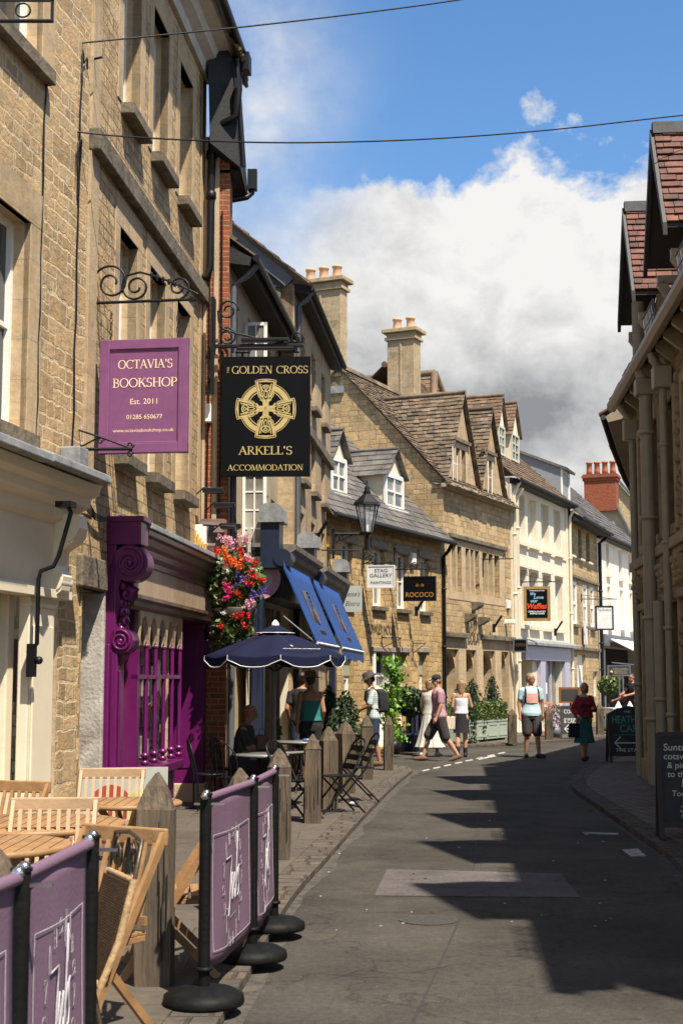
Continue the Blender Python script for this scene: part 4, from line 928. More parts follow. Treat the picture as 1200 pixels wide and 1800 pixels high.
# ---- house with slate roof and two white dormers
CW = House('dormer_house', 'golden stone house with slate roof, two white dormers and Cowley House lettering', (-0.30, 30.8), (0.456, 1.0), 'house')
CWB = CW.u(780)
def build_cowley():
    h = CW; r = h.root; XE = CWB; ze = 5.30
    up = [h.rect(600,946,619,1034), h.rect(655,963,676,1072), h.rect(698,973,717,1078), h.rect(739,982,755,1082)]
    zt = sum(o[3] for o in up)/4; zb = sum(o[2] for o in up)/4
    up = [(o[0], o[1], zb, zt) for o in up]
    dz = h.uz(655,1146)[1]; door = (h.u(655), h.u(691), 0.1, dz, 0.4)
    gw = [(h.u(a), h.u(b), 0.55, h.uz(a,1147)[1], 0.3) for a, b in ((699,715),(736,750))]
    gw0 = (h.u(604), h.u(622), 0.5, dz, 0.3)
    m = MB(); wall(m, 0, XE, 0, ze+0.1, up + [door, gw0] + gw, 0.2); m.build('wall', STONE_COW, r)
    OLDW = mat('grey_timber', (0.26,0.21,0.16), 0.9, 0.35, 10, 0.4, 30, stretch=(0.3,1,1))
    for o in up:
        w = window(r, o, 0.16, 2, 2, 0.075, 0.03, glass=GLASS_C, sill=TRIM_D, sill_ext=0.05, sill_out=0.1, sill_h=0.1)
        l = MB(); l.hexa([(o[0]-.16,-.05,zt+.02),(o[1]+.2,-.05,zt-.02),(o[1]+.2,.1,zt-.02),(o[0]-.16,.1,zt+.02),(o[0]-.14,-.05,zt+.2),(o[1]+.18,-.05,zt+.15),(o[1]+.18,.1,zt+.15),(o[0]-.14,.1,zt+.2)]); l.build('lintel', OLDW, w, bevel=0.015)
    SAGE = mat('sage_paint', (0.30,0.32,0.24), 0.5, 0.08, 5, 0.05)
    for o in gw + [gw0]:
        w = window(r, (o[0], o[1], o[2], o[3]-0.55), 0.2, 1, 2, 0.08, 0.04, glass=GLASS_C, sill=TRIM_D)
        b = MB(); b.box(o[0], o[1], 0.12, 0.22, o[3]-0.55, o[3]); b.build('blind_panel', SAGE, w)
        l = MB(); l.box(o[0]-.12, o[1]+.16, -.04, .1, o[3]+.005, o[3]+.13); l.build('lintel', OLDW, w, bevel=0.012)
    # doorway
    fr = MB(); a, b = door[0], door[1]
    fr.box(a, a+0.12, -0.03, 0.3, 0.1, dz); fr.box(b-0.07, b, -0.03, 0.3, 0.1, dz); fr.box(a+.12, b-.07, 0.2, 0.3, dz-0.56, dz-0.48)
    d = fr.build('door_frame', WHITE, r)
    dd = MB(); dd.box(a+0.55, b-0.07, 0.30, 0.35, 0.1, dz-0.56); dd.build('door', WHITE, d)
    di = MB(); di.box(a+0.12, a+0.55, 0.36, 0.4, 0.1, dz-0.5); di.box(a+.12, b-.07, .30, .34, dz-.48, dz); di.build('dark_glass', GLASS, d)
    l = MB(); l.box(a-.15, b+.2, -.06, .1, dz+.005, dz+.12); l.build('lintel', OLDW, d, bevel=0.015)
    cm = bpy.data.materials.new('red_motif'); mm = mat('red_lettering', (0.62,0.03,0.02), 0.5, 0.1, 10, 0)
    text(d, 'lettering', 'S', a+0.36, 1.35, 0.5, mm, y=0.355)
    zz, zl = h.uz(646, 1113)[1], h.uz(646, 1090)[1]
    text(r, 'lettering', 'COWLEY HOUSE', h.u(670), zz, (zl-zz)*0.8, mat('bronze_lettering', (0.09,0.06,0.03), 0.7, 0.2, 8, 0), y=-0.012, width=h.u(695)-h.u(646), bold=0.012)
    # roof: slate slope and dormers
    rise = 0.98; D = 3.3
    rf = MB(); tiled(rf, (-0.3,-0.30,ze-0.05), (XE+0.02,-0.30,ze-0.05), (XE+0.02,D,ze+rise*D+.2), (-0.3,D,ze+rise*D+.2), 20, (0.24,0.36), 0.014, 0.003, 1.6)
    rf.hexa([(-0.3,-0.28,ze-0.12),(XE,-0.28,ze-0.12),(XE,D,ze+rise*D+.1),(-0.3,D,ze+rise*D+.1),(-0.3,-0.28,ze-.06),(XE,-0.28,ze-.06),(XE,D,ze+rise*D+.18),(-0.3,D,ze+rise*D+.18)])
    rf.build('roof', SLATE, r)
    g = MB(); g.tube([(-0.3,-0.33,ze-0.1),(XE+0.05,-0.33,ze-0.1)], 0.055, 8); g.build('gutter', BLACK_W, r)
    downpipe(r, [(XE-0.12,-0.3,ze-0.12),(XE-0.12,-0.2,ze-0.3),(XE-0.12,-0.06,ze-0.45),(XE-0.12,-0.06,0.1)], 0.05, BLACK, (4.0, 2.5, 1.2))
    yw = 0.45
    for (pl, pr, pt, pb, apx, apy) in ((579, 605, 800, 866, 592, 757), (676, 707, 830, 892, 694, 792)):
        x0, x1 = h.u(pl, yw), h.u(pr, yw); zb2, zt2 = h.uz(pl, pb, yw)[1], h.uz(pl, pt, yw)[1]; za = h.uz(apx, apy, yw)[1]; xc = (x0+x1)/2
        D2 = (zt2 - ze)/rise + 0.3; D3 = (za - ze)/rise
        c = MB(); c.poly([(x0,yw,zb2-.2),(x0,D2,zb2-.2),(x0,D2,zt2),(x0,yw,zt2)]); c.poly([(x1,yw,zb2-.2),(x1,D2,zb2-.2),(x1,D2,zt2),(x1,yw,zt2)]); 
        c.poly([(x0,yw-.01,zt2),(x1,yw-.01,zt2),(xc,yw-.01,za-.04)])
        d = c.build('dormer', RENDER_CR, r)
        window(d, (x0-.03, x1+.03, zb2, zt2), yw-0.01, 2, 2, 0.10, 0.045, glass=GLASS_C, name='window')
        s = MB(); s.box(x0-.08, x1+.08, yw-.16, yw, zb2-.07, zb2-.004); s.build('sill', WHITE, d)
        k = MB(); ov = 0.14
        for sg in (-1, 1):
            xe = xc + sg*((x1-x0)/2 + ov); ze2 = zt2 - 0.10
            tiled(k, (xe, yw-.16, ze2), (xe, D2+.1, ze2), (xc, D3+.2, za), (xc, yw-.16, za), 5, (0.3,0.45), 0.02, 0.004, 1.4)
        k.tube([(xc,yw-.16,za+.02),(xc,D3+.1,za+.02)], 0.05, 6)
        k.build('dormer_roof', SLATE, d)
    b = MB(); x, z1 = h.u(729,-.1), h.uz(729,992,-.1)[1]; b.box(x-.13, x+.12, -.12, 0, z1-.0, z1+.28); b.build('alarm_box', WHITE, r, bevel=.02)
    b = MB(); x, z1 = h.u(579,-.1), h.uz(579,962,-.1)[1]; b.box(x+.0, x+.2, -.12, 0, z1, z1+.26); b.build('alarm_box', mat('amber_box', (0.6,0.33,0.08), 0.5, 0.1, 5, 0), r, bevel=.02)
    rl = MB()
    for (pl, pr, py) in ((668,685,1128),(722,728,1138)):
        x0, x1, z = h.u(pl), h.u(pr), h.uz(pl, py)[1]
        rl.tube([(x0,-.05,z+.15),(x0,-.05,z-.35)], .012, 6); rl.tube([(x0,-.05,z+.1),(x1,-.3,z+.1)], .012, 6); rl.tube([(x0,-.05,z-.15),(x1,-.3,z+.1)], .01, 6)
    rl.build('iron_bracket', BLACK, r)
build_cowley()

# ---- great gabled house with stone-slate roof
LO = House('gabled_stone_house', 'large gabled stone house with stone-slate roof and arched shopfront lettered LOLA', (CW.w(CWB, 0, 0).x, CW.w(CWB, 0, 0).y), (0.456, 1.0), 'house')
LOB = LO.u(900)
def build_lola():
    h = LO; r = h.root; XE = LOB; ze = 6.93; rise = 1.10; D = 2.98; zr = ze + rise*D
    gp = [(h.u(a), h.u(b), h.uz(a, pb)[1], h.uz(a, pt)[1]) for a, b, pt, pb in ((795,812,956,1036),(819,843,964,1042),(849,879,973,1049))]
    zt, zb = sum(o[3] for o in gp)/3, sum(o[2] for o in gp)/3
    gp = [(o[0], o[1], zb, zt) for o in gp]
    za = h.uz(779,1140)[1]
    ar = [(h.u(a), h.u(b), 0.35 if i != 1 else 0.1, za) for i, (a, b) in enumerate(((780,806),(819,837),(849,870),(881,894)))]
    m = MB(); wall(m, 0, XE, za+0.38, ze, gp, 0.26)
    # gable end facing down the street, and its far twin
    m.poly([(0,0,0),(0,0,ze),(0,D,zr-0.05),(0,2*D,ze),(0,2*D,0)]); m.poly([(XE,0,0),(XE,0,ze),(XE,D,zr-0.1),(XE,2*D,ze),(XE,2*D,0)])
    m.build('wall', STONE_LOLA, r)
    gf = MB(); wall(gf, 0, XE, 0, za+0.38, ar, 0.55)
    gf.build('shopfront_wall', ASHLAR, r)
    zh = h.uz(797, 943)[1]; zs = za + 0.30
    for bx_ in ((h.u(789), h.u(890), -0.1, 0.02, zh-0.06, zh+0.07), (0.1, h.u(819), -0.14, 0.02, zs, zs+.14), (h.u(846), XE-.02, -0.14, 0.02, zs, zs+.14)): hd = MB(); hd.box(*bx_); hd.build('hood_mould', TRIM_D, r, bevel=.02)
    st = MB(); st.box(h.u(790), h.u(888), -0.012, 0.05, zb-.22, zb-.003); st.box(h.u(790), gp[0][0]-.003, -0.012, 0.05, zb, zt); st.box(gp[2][1]+.003, h.u(888), -0.012, .05, zb, zt); st.box(h.u(790), h.u(888), -0.012, .05, zt+.003, zh-.065)
    for k in range(2): st.box(gp[k][1]+.003, gp[k+1][0]-.003, -.012, .05, zb, zt)
    st.build('window_surround', ASHLAR, r)
    for o in gp:
        w = window(r, o, 0.22, 2, 1, 0.03, 0.02, frame=TRIM, glass=GLASS)
        mu = MB(); n = 2 if o[1]-o[0] < .9 else 3
        for k in range(1, n): x = o[0] + (o[1]-o[0])*k/n; mu.box(x-.06, x+.06, -0.004, .2, o[2], o[3])
        mu.build('mullion', ASHLAR, w)
    PINK = mat('magenta_banner', (0.28,0.025,0.09), 0.6, 0.15, 6, 0); WARM = mat('oak_door', (0.30,0.155,0.045), 0.5, 0.2, 6, 0.1, stretch=(1,1,.2))
    TEAL = mat('duck_egg_paint', (0.36,0.40,0.36), 0.45, 0.1, 5, 0.05)
    for i, o in enumerate(ar):
        a, b, c, d = o; cx = (a+b)/2; zs = d
        w = MB()                # arch head and reveal stones
        hh = .62; E = [(a + (cx-a)*(1-math.cos(t*math.pi/16)), zs - hh + (hh-.06)*math.sin(t*math.pi/16)) for t in range(9)]
        w.ext([(a, zs), (a, zs-hh)] + E[1:] + [(cx, zs)], 'y', .10, .24); w.ext([(b, zs), (b, zs-hh)] + [(2*cx-p[0], p[1]) for p in E[1:]] + [(cx, zs)], 'y', .10, .24)
        f = w.build('arch', ASHLAR, r)
        g = MB(); g.poly([(a,.5,c),(b,.5,c),(b,.5,d+.0),(a,.5,d+.0)]); g.build('pane', GLASS_C if i != 1 else WARM, f)
        if i in (0, 2):
            p = MB(); p.box(a+.12, a+.42, .42, .44, 1.0, 2.1); p.build('banner', PINK, f)
            fr = MB(); x = a+.75; fr.box(x-.05, x+.05, .44, .49, c, d); fr.box(b-.12, b, .42, .49, c, d); fr.build('shop_frame', TEAL, f)
            sp = MB(); [sp.ball((a+.55+.2*k, .46, 1.95-.02*k), .04, 6) for k in range(3)]; sp.build('display_lamp', LETTER_W, f)
        if i == 1:
            k = MB(); k.box(a+.06, b-.06, .45, .49, c, zs-.45); k.box(a+.03, b-.03, .43, .48, zs-.43, zs-.38); k.build('door_leaf', WARM, f)
    dk = mat('dark_lettering', (0.07,0.045,0.02), 0.7, 0.2, 8, 0)
    zl = h.uz(830,1130)[1]
    text(r, 'lettering', 'LOLA', h.u(832), zl, 0.33, dk, y=-.03, width=h.u(842)-h.u(822), bold=.02)
    text(r, 'lettering', '& CO', h.u(832), zl+.40, 0.24, dk, y=-.03, width=0.55, bold=.015)
    text(r, 'lettering', 'A', h.u(831), zl+.72, 0.24, dk, y=-.03, bold=.015)
    for px, py in ((832,1064),(820,1084),(843,1090)):
        x, z = h.u(px), h.uz(px, py)[1]; cb = MB(); cb.ext([(0,z+.09),(-.28,z+.07),(-.26,z-.03),(-.12,z-.12),(0,z-.16)], 'x', x-.14, x+.14); cb.build('corbel', TRIM_D, r, bevel=.015)
    # roofs
    rf = MB()
    tiled(rf, (-0.12,-0.28,ze-.22), (XE+.05,-0.28,ze-.22), (XE+.05,D,zr), (-0.12,D,zr), 36, (0.12,0.28), 0.034, 0.022, 1.35)
    tiled(rf, (XE,2*D+.2,ze-.2), (-0.12,2*D+.2,ze-.2), (-0.12,D,zr), (XE,D,zr), 14, (0.3,0.5), 0.04, 0.02, 1.35)
    k = 0.0
    while k < XE: rf.hexa([(k,D-.16,zr-.06),(k+.38,D-.16,zr-.06),(k+.38,D+.16,zr-.06),(k,D+.16,zr-.06),(k,D-.05,zr+.1),(k+.38,D-.05,zr+.1),(k+.38,D+.05,zr+.1),(k,D+.05,zr+.1)]); k += .39
    rf.build('roof', STONE_SLATE, r)
    # two gabled dormers flush with the street wall
    for (pl, pr, apx, apy, wl, wt, wr, wb) in ((782, 841, 814, 699, 804, 788, 821, 852), (844, 888, 864, 727, 855, 808, 868, 866)):
        x0, x1 = h.u(pl), h.u(pr); xc = h.u(apx); za2 = h.uz(apx, apy)[1]; D3 = (za2 - ze)/rise
        o = (h.u(wl), h.u(wr), h.uz(wl, wb)[1], h.uz(wl, wt)[1])
        zo0, zo1 = o[2], o[3]
        d = MB()
        # front built round its window
        def xl(z): return x0 + (xc-x0)*(z-ze)/(za2-ze)
        def xr(z): return x1 + (xc-x1)*(z-ze)/(za2-ze)
        y = 0.0
        d.poly([(x0,y,ze-.0),(x1,y,ze-.0),(xr(zo0),y,zo0),(xl(zo0),y,zo0)]); d.poly([(xl(zo0),y,zo0),(o[0],y,zo0),(o[0],y,zo1),(xl(zo1),y,zo1)])
        d.poly([(o[1],y,zo0),(xr(zo0),y,zo0),(xr(zo1),y,zo1),(o[1],y,zo1)]); d.poly([(xl(zo1),y,zo1),(xr(zo1),y,zo1),(xc,y,za2)])
        wall(d, o[0], o[1], zo0, zo1, [(o[0], o[1], zo0, zo1)], .25)
        f = d.build('gable_front', ASHLAR_W, r)
        w = window(f, o, .22, 2, 1, .04, .03, frame=TRIM, glass=GLASS)
        mu = MB(); cx = (o[0]+o[1])/2; mu.box(cx-.07, cx+.07, -.005, .2, zo0, zo1); mu.box(o[0]-.16, o[0], -.012, .05, zo0-.15, zo1+.16); mu.box(o[1], o[1]+.16, -.012, .05, zo0-.15, zo1+.16); mu.box(o[0], o[1], -.012, .05, zo1, zo1+.16); mu.box(o[0], o[1], -.012, .05, zo0-.15, zo0); mu.build('surround', ASHLAR, w)
        hm = MB(); hm.box(o[0]-.25, o[1]+.25, -.1, .02, zo1+.17, zo1+.26); hm.build('hood_mould', TRIM_D, f)
        t = MB()
        tiled(t, (x0-.12,-.14,ze-.16), (x0-.12,0.2,ze-.16), (xc,D3+.1,za2+.06), (xc,-.14,za2+.06), 23, (0.12,0.26), .034, .016, 1.35)
        tiled(t, (x1+.12,-.14,ze-.16), (x1+.12,0.2,ze-.16), (xc,D3+.1,za2+.06), (xc,-.14,za2+.06), 23, (0.12,0.26), .034, .016, 1.35)
        t.tube([(xc,-.14,za2+.1),(xc,D3+.1,za2+.1)], .07, 6)
        t.build('gable_roof', STONE_SLATE, f)
    gu = MB(); zg = ze-.12
    for a, b in ((-.1, XE+.1),): gu.tube([(a,-.16,zg),(b,-.16,zg)], .06, 8); gu.box(a, b, -.14, 0.0, zg-.10, zg)
    gu.build('gutter', mat('cream_gutter', (0.42,0.34,0.22), .6, .2, 5, .1), r)
    mz = MB()
    for px in (786, 849): x = h.u(px); mz.tube([(x,-.2,ze),(x,-.2,ze+.9)], .015, 5); mz.tube([(x+.35,-.2,ze),(x+.35,-.2,ze+.7)], .015, 5); mz.tube([(x,-.2,ze+.45),(x+.35,-.2,ze+.45)], .012, 5)
    mz.build('snow_guard', WHITE, r)
    # chimneys on the ridge
    def chimney(x0, x1, y0, y1, zb, zt, npots, flue):
        c = MB(); c.box(x0, x1, y0, y1, zb, zt-.35)
        c.box(x0-.05, x1+.05, y0-.05, y1+.05, zb+.25+.25, zb+.34+.25); c.box(x0-.07, x1+.07, y0-.07, y1+.07, zt-.35, zt-.26); c.box(x0-.02, x1+.02, y0-.02, y1+.02, zt-.26, zt-.12); c.box(x0-.14, x1+.14, y0-.14, y1+.14, zt-.12, zt)
        for k in range(1, flue):
            yy = y0 + (y1-y0)*k/flue; c.box(x0-.025, x0, yy-.03, yy+.03, zb+.6, zt-.35)
        o = c.build('chimney', CHIM, r, bevel=.015)
        for k in range(npots):
            p = MB(); yy = y0 + (y1-y0)*(k+.5)/npots; p.lathe([(.0,0),(.15,0),(.13,.1),(.12,.3),(.15,.33),(.15,.38),(.10,.38),(.10,.2),(.0,.2)], ((x0+x1)/2, yy, zt), 14); p.build('chimney_pot', POT, o)
        l = MB(); l.box(x0-.09, x1+.09, y0-.12, y1+.12, zb+.02, zb+.22); l.build('flashing', LEAD, o)
    zc1 = at(555, 492, 38.9).z; zc2 = at(705, 577, 42.4).z
    chimney(-.0, .45, D-.02, D+1.22, zr-.75, zc1, 3, 2)
    chimney(4.3, 4.85, D-.50, D+.38, zr-.55, zc2, 2, 2)
CHIM = masonry('stone_chimney', (0.38,0.30,0.19), (0.32,0.245,0.155), (0.23,0.175,0.11), 0.9, 0.55, 0.006, 0.004, stain=(0.12,0.10,0.07), stain_amt=0.9, bump=0.3, var=0.4, vary=0.02, spots=.4, sscale=1.6)
build_lola()

# ---- cream rendered house
WH = House('cream_rendered_house', 'cream rendered three storey house with tiled roof and lavender shopfront', (LO.w(LOB,0,0).x, LO.w(LOB,0,0).y), (0.416, 1.0), 'house')
WHB = WH.u(1001)
def build_white():
    h = WH; r = h.root; XE = WHB; ze = h.uz(902, 842)[1]
    cols = [(911,926),(931,946),(955,968),(977,989)]
    zt, zb = h.uz(911, 867)[1], h.uz(911, 951)[1]
    z2t, z2b = h.uz(916, 1000)[1], h.uz(916, 1098)[1]
    ops = []
    for a, b in cols: ops += [(h.u(a), h.u(b), zb, zt), (h.u(a)+.05, h.u(b)+.08, z2b, z2t)]
    zf = h.uz(905, 1130)[1]
    shop = [(h.u(912), h.u(942), 0.1, zf-.5, .5), (h.u(952), h.u(985), .1, zf-.5, .35)]
    m = MB(); wall(m, 0, XE, 0, ze, ops + shop, .28); m.poly([(XE,0,0),(XE,4,0),(XE,4,ze),(XE,0,ze)]); m.poly([(0,0,0),(0,6,0),(0,6,ze),(0,0,ze)]); m.build('wall', RENDER_CR, r)
    for i, o in enumerate(ops):
        w = window(r, o, .25, 2, 2, .05, .025, glass=(RENDER_CR if i == 2 else GLASS_C), sill=TRIM_W, sill_ext=.06, sill_out=.12, sill_h=.13, sash=True)
        if i % 2:
            hm = MB(); hm.box(o[0]-.08, o[1]+.08, -.09, .02, o[3]+.05, o[3]+.13); hm.build('hood', TRIM_W, w)
    q = MB(); q.box(-.02, .42, -.05, .02, zf-.2, ze-.2); q.box(XE-.35, XE+.01, -.05, .02, zf-.2, ze-.15); q.box(.45, XE-.36, -.04, .02, zf+1.95+1.0, zf+2.02+1.0); q.build('pilaster_strips', RENDER_CR, r)
    LAV = mat('lavender_paint', (0.40,0.38,0.45), .45, .08, 5, .05)
    s = MB(); s.ext([(0,zf-.02),(-.36,zf-.05),(-.36,zf+.03),(-.1,zf+.13),(0,zf+.15)], 'x', h.u(907), XE+.1); s.build('shop_hood', LEAD, r)
    f = MB(); f.box(h.u(915), h.u(996), -.16, .0, zf-.5, zf-.06); x2 = h.u(942)
    f.box(h.u(943), h.u(951), -.14, .0, .06, zf-.5); f.box(h.u(986), h.u(995), -.14, 0, .06, zf-.5); f.box(h.u(952), h.u(985), .05, .12, .1, .7)
    xm = h.u(970); f.box(xm-.05, xm+.05, .04, .12, .7, zf-.5); f.build('shopfront', LAV, r, bevel=.01)
    c = MB(); c.box(h.u(936), x2, 0.02, .5, .06, zf-.52); c.build('pier', RENDER_CR, r)
    g = MB(); g.poly([(h.u(952),.18,.7),(h.u(985),.18,.7),(h.u(985),.18,zf-.5),(h.u(952),.18,zf-.5)]); g.poly([(h.u(912),.46,.1),(h.u(936),.46,.1),(h.u(936),.46,zf-.5),(h.u(912),.46,zf-.5)]); w = g.build('shop_window', GLASS_C, r)
    p = MB(); p.box(h.u(958), h.u(967), .12, .13, h.uz(960,1220)[1], h.uz(960,1200)[1]); p.build('poster', LETTER_W, w)
    p = MB(); p.box(h.u(958), h.u(966), .135, .14, h.uz(960,1226)[1], h.uz(960,1186)[1]); p.build('poster_blue', mat('blue_poster', (0.05,0.20,0.42), .6, .3, 8, 0), w)
    rise = .95; D = 4.0; zr = ze + rise*D
    rf = MB(); tiled(rf, (-.1,-.32,ze-.12), (XE+.05,-.32,ze-.12), (XE+.05,D,zr), (-.1,D,zr), 24, (.18,.28), .028, .008, 1.35); tiled(rf, (XE+.05,2*D,ze), (-.1,2*D,ze), (-.1,D,zr), (XE+.05,D,zr), 8, (.5,.8), .03, .008, 1.35)
    rf.tube([(-.1,D,zr),(XE+.05,D,zr)], .1, 8); rf.build('roof', TILE_BR, r)
    gu = MB(); gu.tube([(0,-.36,ze-.1),(XE,-.36,ze-.1)], .06, 8); gu.hexa([(0,-.3,ze-.18),(XE,-.3,ze-.18),(XE,0,ze-.2),(0,0,ze-.2),(0,-.34,ze-.06),(XE,-.34,ze-.06),(XE,0,ze),(0,0,ze)]); gu.build('gutter', BLACK_W, r)
    downpipe(r, [(.1,-.3,ze-.1),(.1,-.1,ze-.5),(.1,-.1,.1)], .055, CREAM, (6, 4.2, 1.9)); downpipe(r, [(.34,-.3,ze-.3),(.34,-.12,ze-.6),(.34,-.12,.1)], .06, CREAM, (6.2, 4.4, 2.2)); downpipe(r, [(XE-.08,-.25,ze-.25),(XE-.08,-.12,ze-.5),(XE-.08,-.12,.1)], .05, CREAM, (5.8, 3.9, 2.0))
    for (pl, pr, pt, pb, apx, apy) in ((879, 891, 748, 800, 885, 700), (902, 916, 762, 811, 909, 714)):
        yw = 0.9; x0, x1 = h.u(pl, yw), h.u(pr, yw); zb2, zt2 = h.uz(pl, pb, yw)[1], h.uz(pl, pt, yw)[1]; za = h.uz(apx, apy, yw)[1]; xc = (x0+x1)/2
        D2 = (zt2-ze)/rise + .4; D3 = (za-ze)/rise + .3
        c = MB(); c.poly([(x0,yw,zb2-.4),(x0,D2,zb2-.4),(x0,D2,zt2),(x0,yw,zt2)]); c.poly([(x1,yw,zb2-.4),(x1,D2,zb2-.4),(x1,D2,zt2),(x1,yw,zt2)]); c.poly([(x0,yw,zt2),(x1,yw,zt2),(xc,yw,za-.03)]); c.poly([(x0,yw+.02,zb2-.4),(x1,yw+.02,zb2-.4),(x1,yw+.02,zt2),(x0,yw+.02,zt2)])
        d = c.build('dormer', RENDER_CR, r); window(d, (x0+.04, x1-.04, zb2, zt2-.02), yw, 2, 3, .07, .04, frame=mat('sage_frame', (.50,.50,.40), .5, .05, 5, 0), glass=GLASS)
        k = MB()
        for sg in (-1, 1):
            xe = xc + sg*((x1-x0)/2+.12); tiled(k, (xe,yw-.12,zt2-.12), (xe,D2+.3,zt2-.12), (xc,D3+.3,za), (xc,yw-.12,za), 9, (.2,.3), .025, .006, 1.35)
        k.tube([(xc,yw-.12,za+.02),(xc,D3+.2,za+.02)], .07, 6); k.build('dormer_roof', TILE_BR, d)
    # steep tile-hung rear gable seen over the neighbouring ridge
    P0 = h.Mi @ at(774, 657, 47.5); b0 = h.Mi @ at(738, 705, 47.5); b1 = h.Mi @ at(846, 705, 50.5)
    rb = MB(); ax, ay, az = P0; zz = min(b0.z, b1.z) - .8
    wl, wr = ax - b0.x + .6, 1.6
    tiled(rb, (ax-wl,ay-.0,zz), (ax+wr,ay-.0,zz), (ax+.02,ay+.25,az), (ax-.02,ay+.25,az), 10, (.25,.35), .03, .006, 1.35)
    tiled(rb, (ax+wr,ay,zz), (ax+wr+.2,ay+6,zz), (ax,ay+6,az), (ax,ay+.25,az), 12, (.25,.35), .03, .006, 1.35)
    tiled(rb, (ax-wl,ay+6,zz), (ax-wl,ay,zz), (ax,ay+.25,az), (ax,ay+6,az), 10, (.25,.35), .03, .006, 1.35)
    rb.tube([(ax-wl,ay-.02,zz+.05),(ax,ay+.22,az+.05)], .13, 8); rb.tube([(ax+wr,ay-.02,zz+.05),(ax,ay+.22,az+.05)], .13, 8); rb.tube([(ax,ay+.22,az+.05),(ax,ay+6,az+.05)], .12, 8)
    rb.build('rear_roof', TILE_BR, r)
build_white()

# ---- narrow stone house and its lead-cheeked dormer
NS = House('narrow_stone_house', 'narrow stone house with white sash windows next to the cream house', (WH.w(WHB,0,0).x, WH.w(WHB,0,0).y), (0.36, 1.0), 'house')
NSB = NS.u(1053)
def build_narrow():
    h = NS; r = h.root; XE = NSB; ze = h.uz(1003, 903)[1]
    u3 = [(h.u(a), h.u(b), h.uz(1004,976)[1], h.uz(1004,922)[1]) for a, b in ((1004,1010),(1020,1026),(1034,1040))]
    u2 = [(h.u(a), h.u(b), h.uz(1008,1097)[1], h.uz(1008,1022)[1]) for a, b in ((1008,1016),(1026,1034),(1039,1046))]
    door = (h.u(1014), h.u(1029), .1, h.uz(1014,1150)[1], .25); gw = (h.u(1042), h.u(1050), 1.0, h.uz(1042,1180)[1])
    m = MB(); wall(m, 0, XE, 0, ze, u3+u2+[door, gw], .2); m.poly([(XE,0,0),(XE,4,0),(XE,4,ze),(XE,0,ze)]); m.build('wall', STONE_LOLA, r)
    for o in u3: window(r, o, .15, 1, 2, .06, .03, frame=GREYP, glass=GLASS, sill=TRIM_W, sill_h=.08)
    for o in u2: window(r, o, .06, 1, 2, .12, .05, frame=WHITE, glass=GLASS_L, sill=TRIM_D, sash=True)
    window(r, gw, .15, 1, 1, .05, frame=WHITE, glass=GLASS)
    f = MB(); f.box(door[0], door[1], .12, .2, .1, door[3]); f.box(door[0]+.12, door[1]-.12, .1, .12, .4, 1.2); f.box(door[0]+.12, door[1]-.12, .1, .12, 1.3, door[3]-.5); f.build('door', WHITE, r, bevel=.01)
    s = MB(); zs = h.uz(1003,1009)[1]; s.box(0, XE, -.1, .02, zs-.12, zs); zs = h.uz(1003,1137)[1]; s.box(0, XE, -.12, .02, zs-.1, zs+.03); s.build('string_course', TRIM_D, r, bevel=.02)
    rise = .95; D = 4.2
    rf = MB(); tiled(rf, (-.1,-.55,ze-.25), (XE+.15,-.55,ze-.25), (XE+.15,D,ze+rise*D), (-.1,D,ze+rise*D), 20, (.24,.4), .03, .01, 1.35); tiled(rf, (XE,2*D,ze), (-.1,2*D,ze), (-.1,D,ze+rise*D), (XE,D,ze+rise*D), 8, (.5,.8), .03, .008, 1.35); rf.build('roof', SLATE, r)
    g = MB(); g.hexa([(-.05,-.5,ze-.38),(XE+.1,-.5,ze-.38),(XE+.1,0,ze-.3),(-.05,0,ze-.3),(-.05,-.55,ze-.24),(XE+.1,-.55,ze-.24),(XE+.1,0,ze+.1),(-.05,0,ze+.1)]); g.tube([(-.05,-.6,ze-.26),(XE+.15,-.6,ze-.26)], .06, 8); g.build('eaves', BLACK_W, r)
    downpipe(r, [(XE-.1,-.5,ze-.3),(XE-.1,-.12,ze-.6),(XE-.1,-.12,.1)], .07, BLACK, (5, 3, 2))
    # dormer: cheek clad in lead, white post at the front
    a = h.Mi @ at(997, 855, 52.2); x1 = a.x + .2; y0 = a.y; zt = (h.Mi @ at(997, 830, 52.2)).z
    c = MB(); c.hexa([(x1-1.5,y0,ze+rise*y0-.1),(x1,y0,ze+rise*y0-.1),(x1,y0+2.2,ze+rise*(y0+2.2)),(x1-1.5,y0+2.2,ze+rise*(y0+2.2)),(x1-1.5,y0,zt),(x1,y0,zt),(x1,y0+2.2,zt+.9),(x1-1.5,y0+2.2,zt+.9)])
    d = c.build('dormer', mat('lead_cladding', (.24,.245,.25), .5, .12, 4, .1), r)
    k = MB(); slab(k, (x1-1.6,y0-.25,zt-.02), (x1+.1,y0-.25,zt-.02), (x1+.1,y0+2.5,zt+1.12), (x1-1.6,y0+2.5,zt+1.12), .09); k.build('dormer_roof', SLATE, d)
    w = MB(); w.box(x1-1.5, x1-1.4, y0-.05, y0, ze+rise*y0-.1, zt); w.box(x1-.1, x1+.01, y0-.05, y0, ze+rise*y0-.1, zt); w.box(x1-1.4, x1-.1, y0-.04, y0-.01, zt-.15, zt); w.build('window', WHITE, d)
    b = MB(); x = h.u(1030,-.1); zz = h.uz(1030,1138,-.1)[1]; b.box(x-.3, x+.3, -.12, -.08, zz+.1, zz+.9); b.build('wall_board', mat('white_board', (.6,.6,.58), .6, .1, 4, 0), r)
build_narrow()

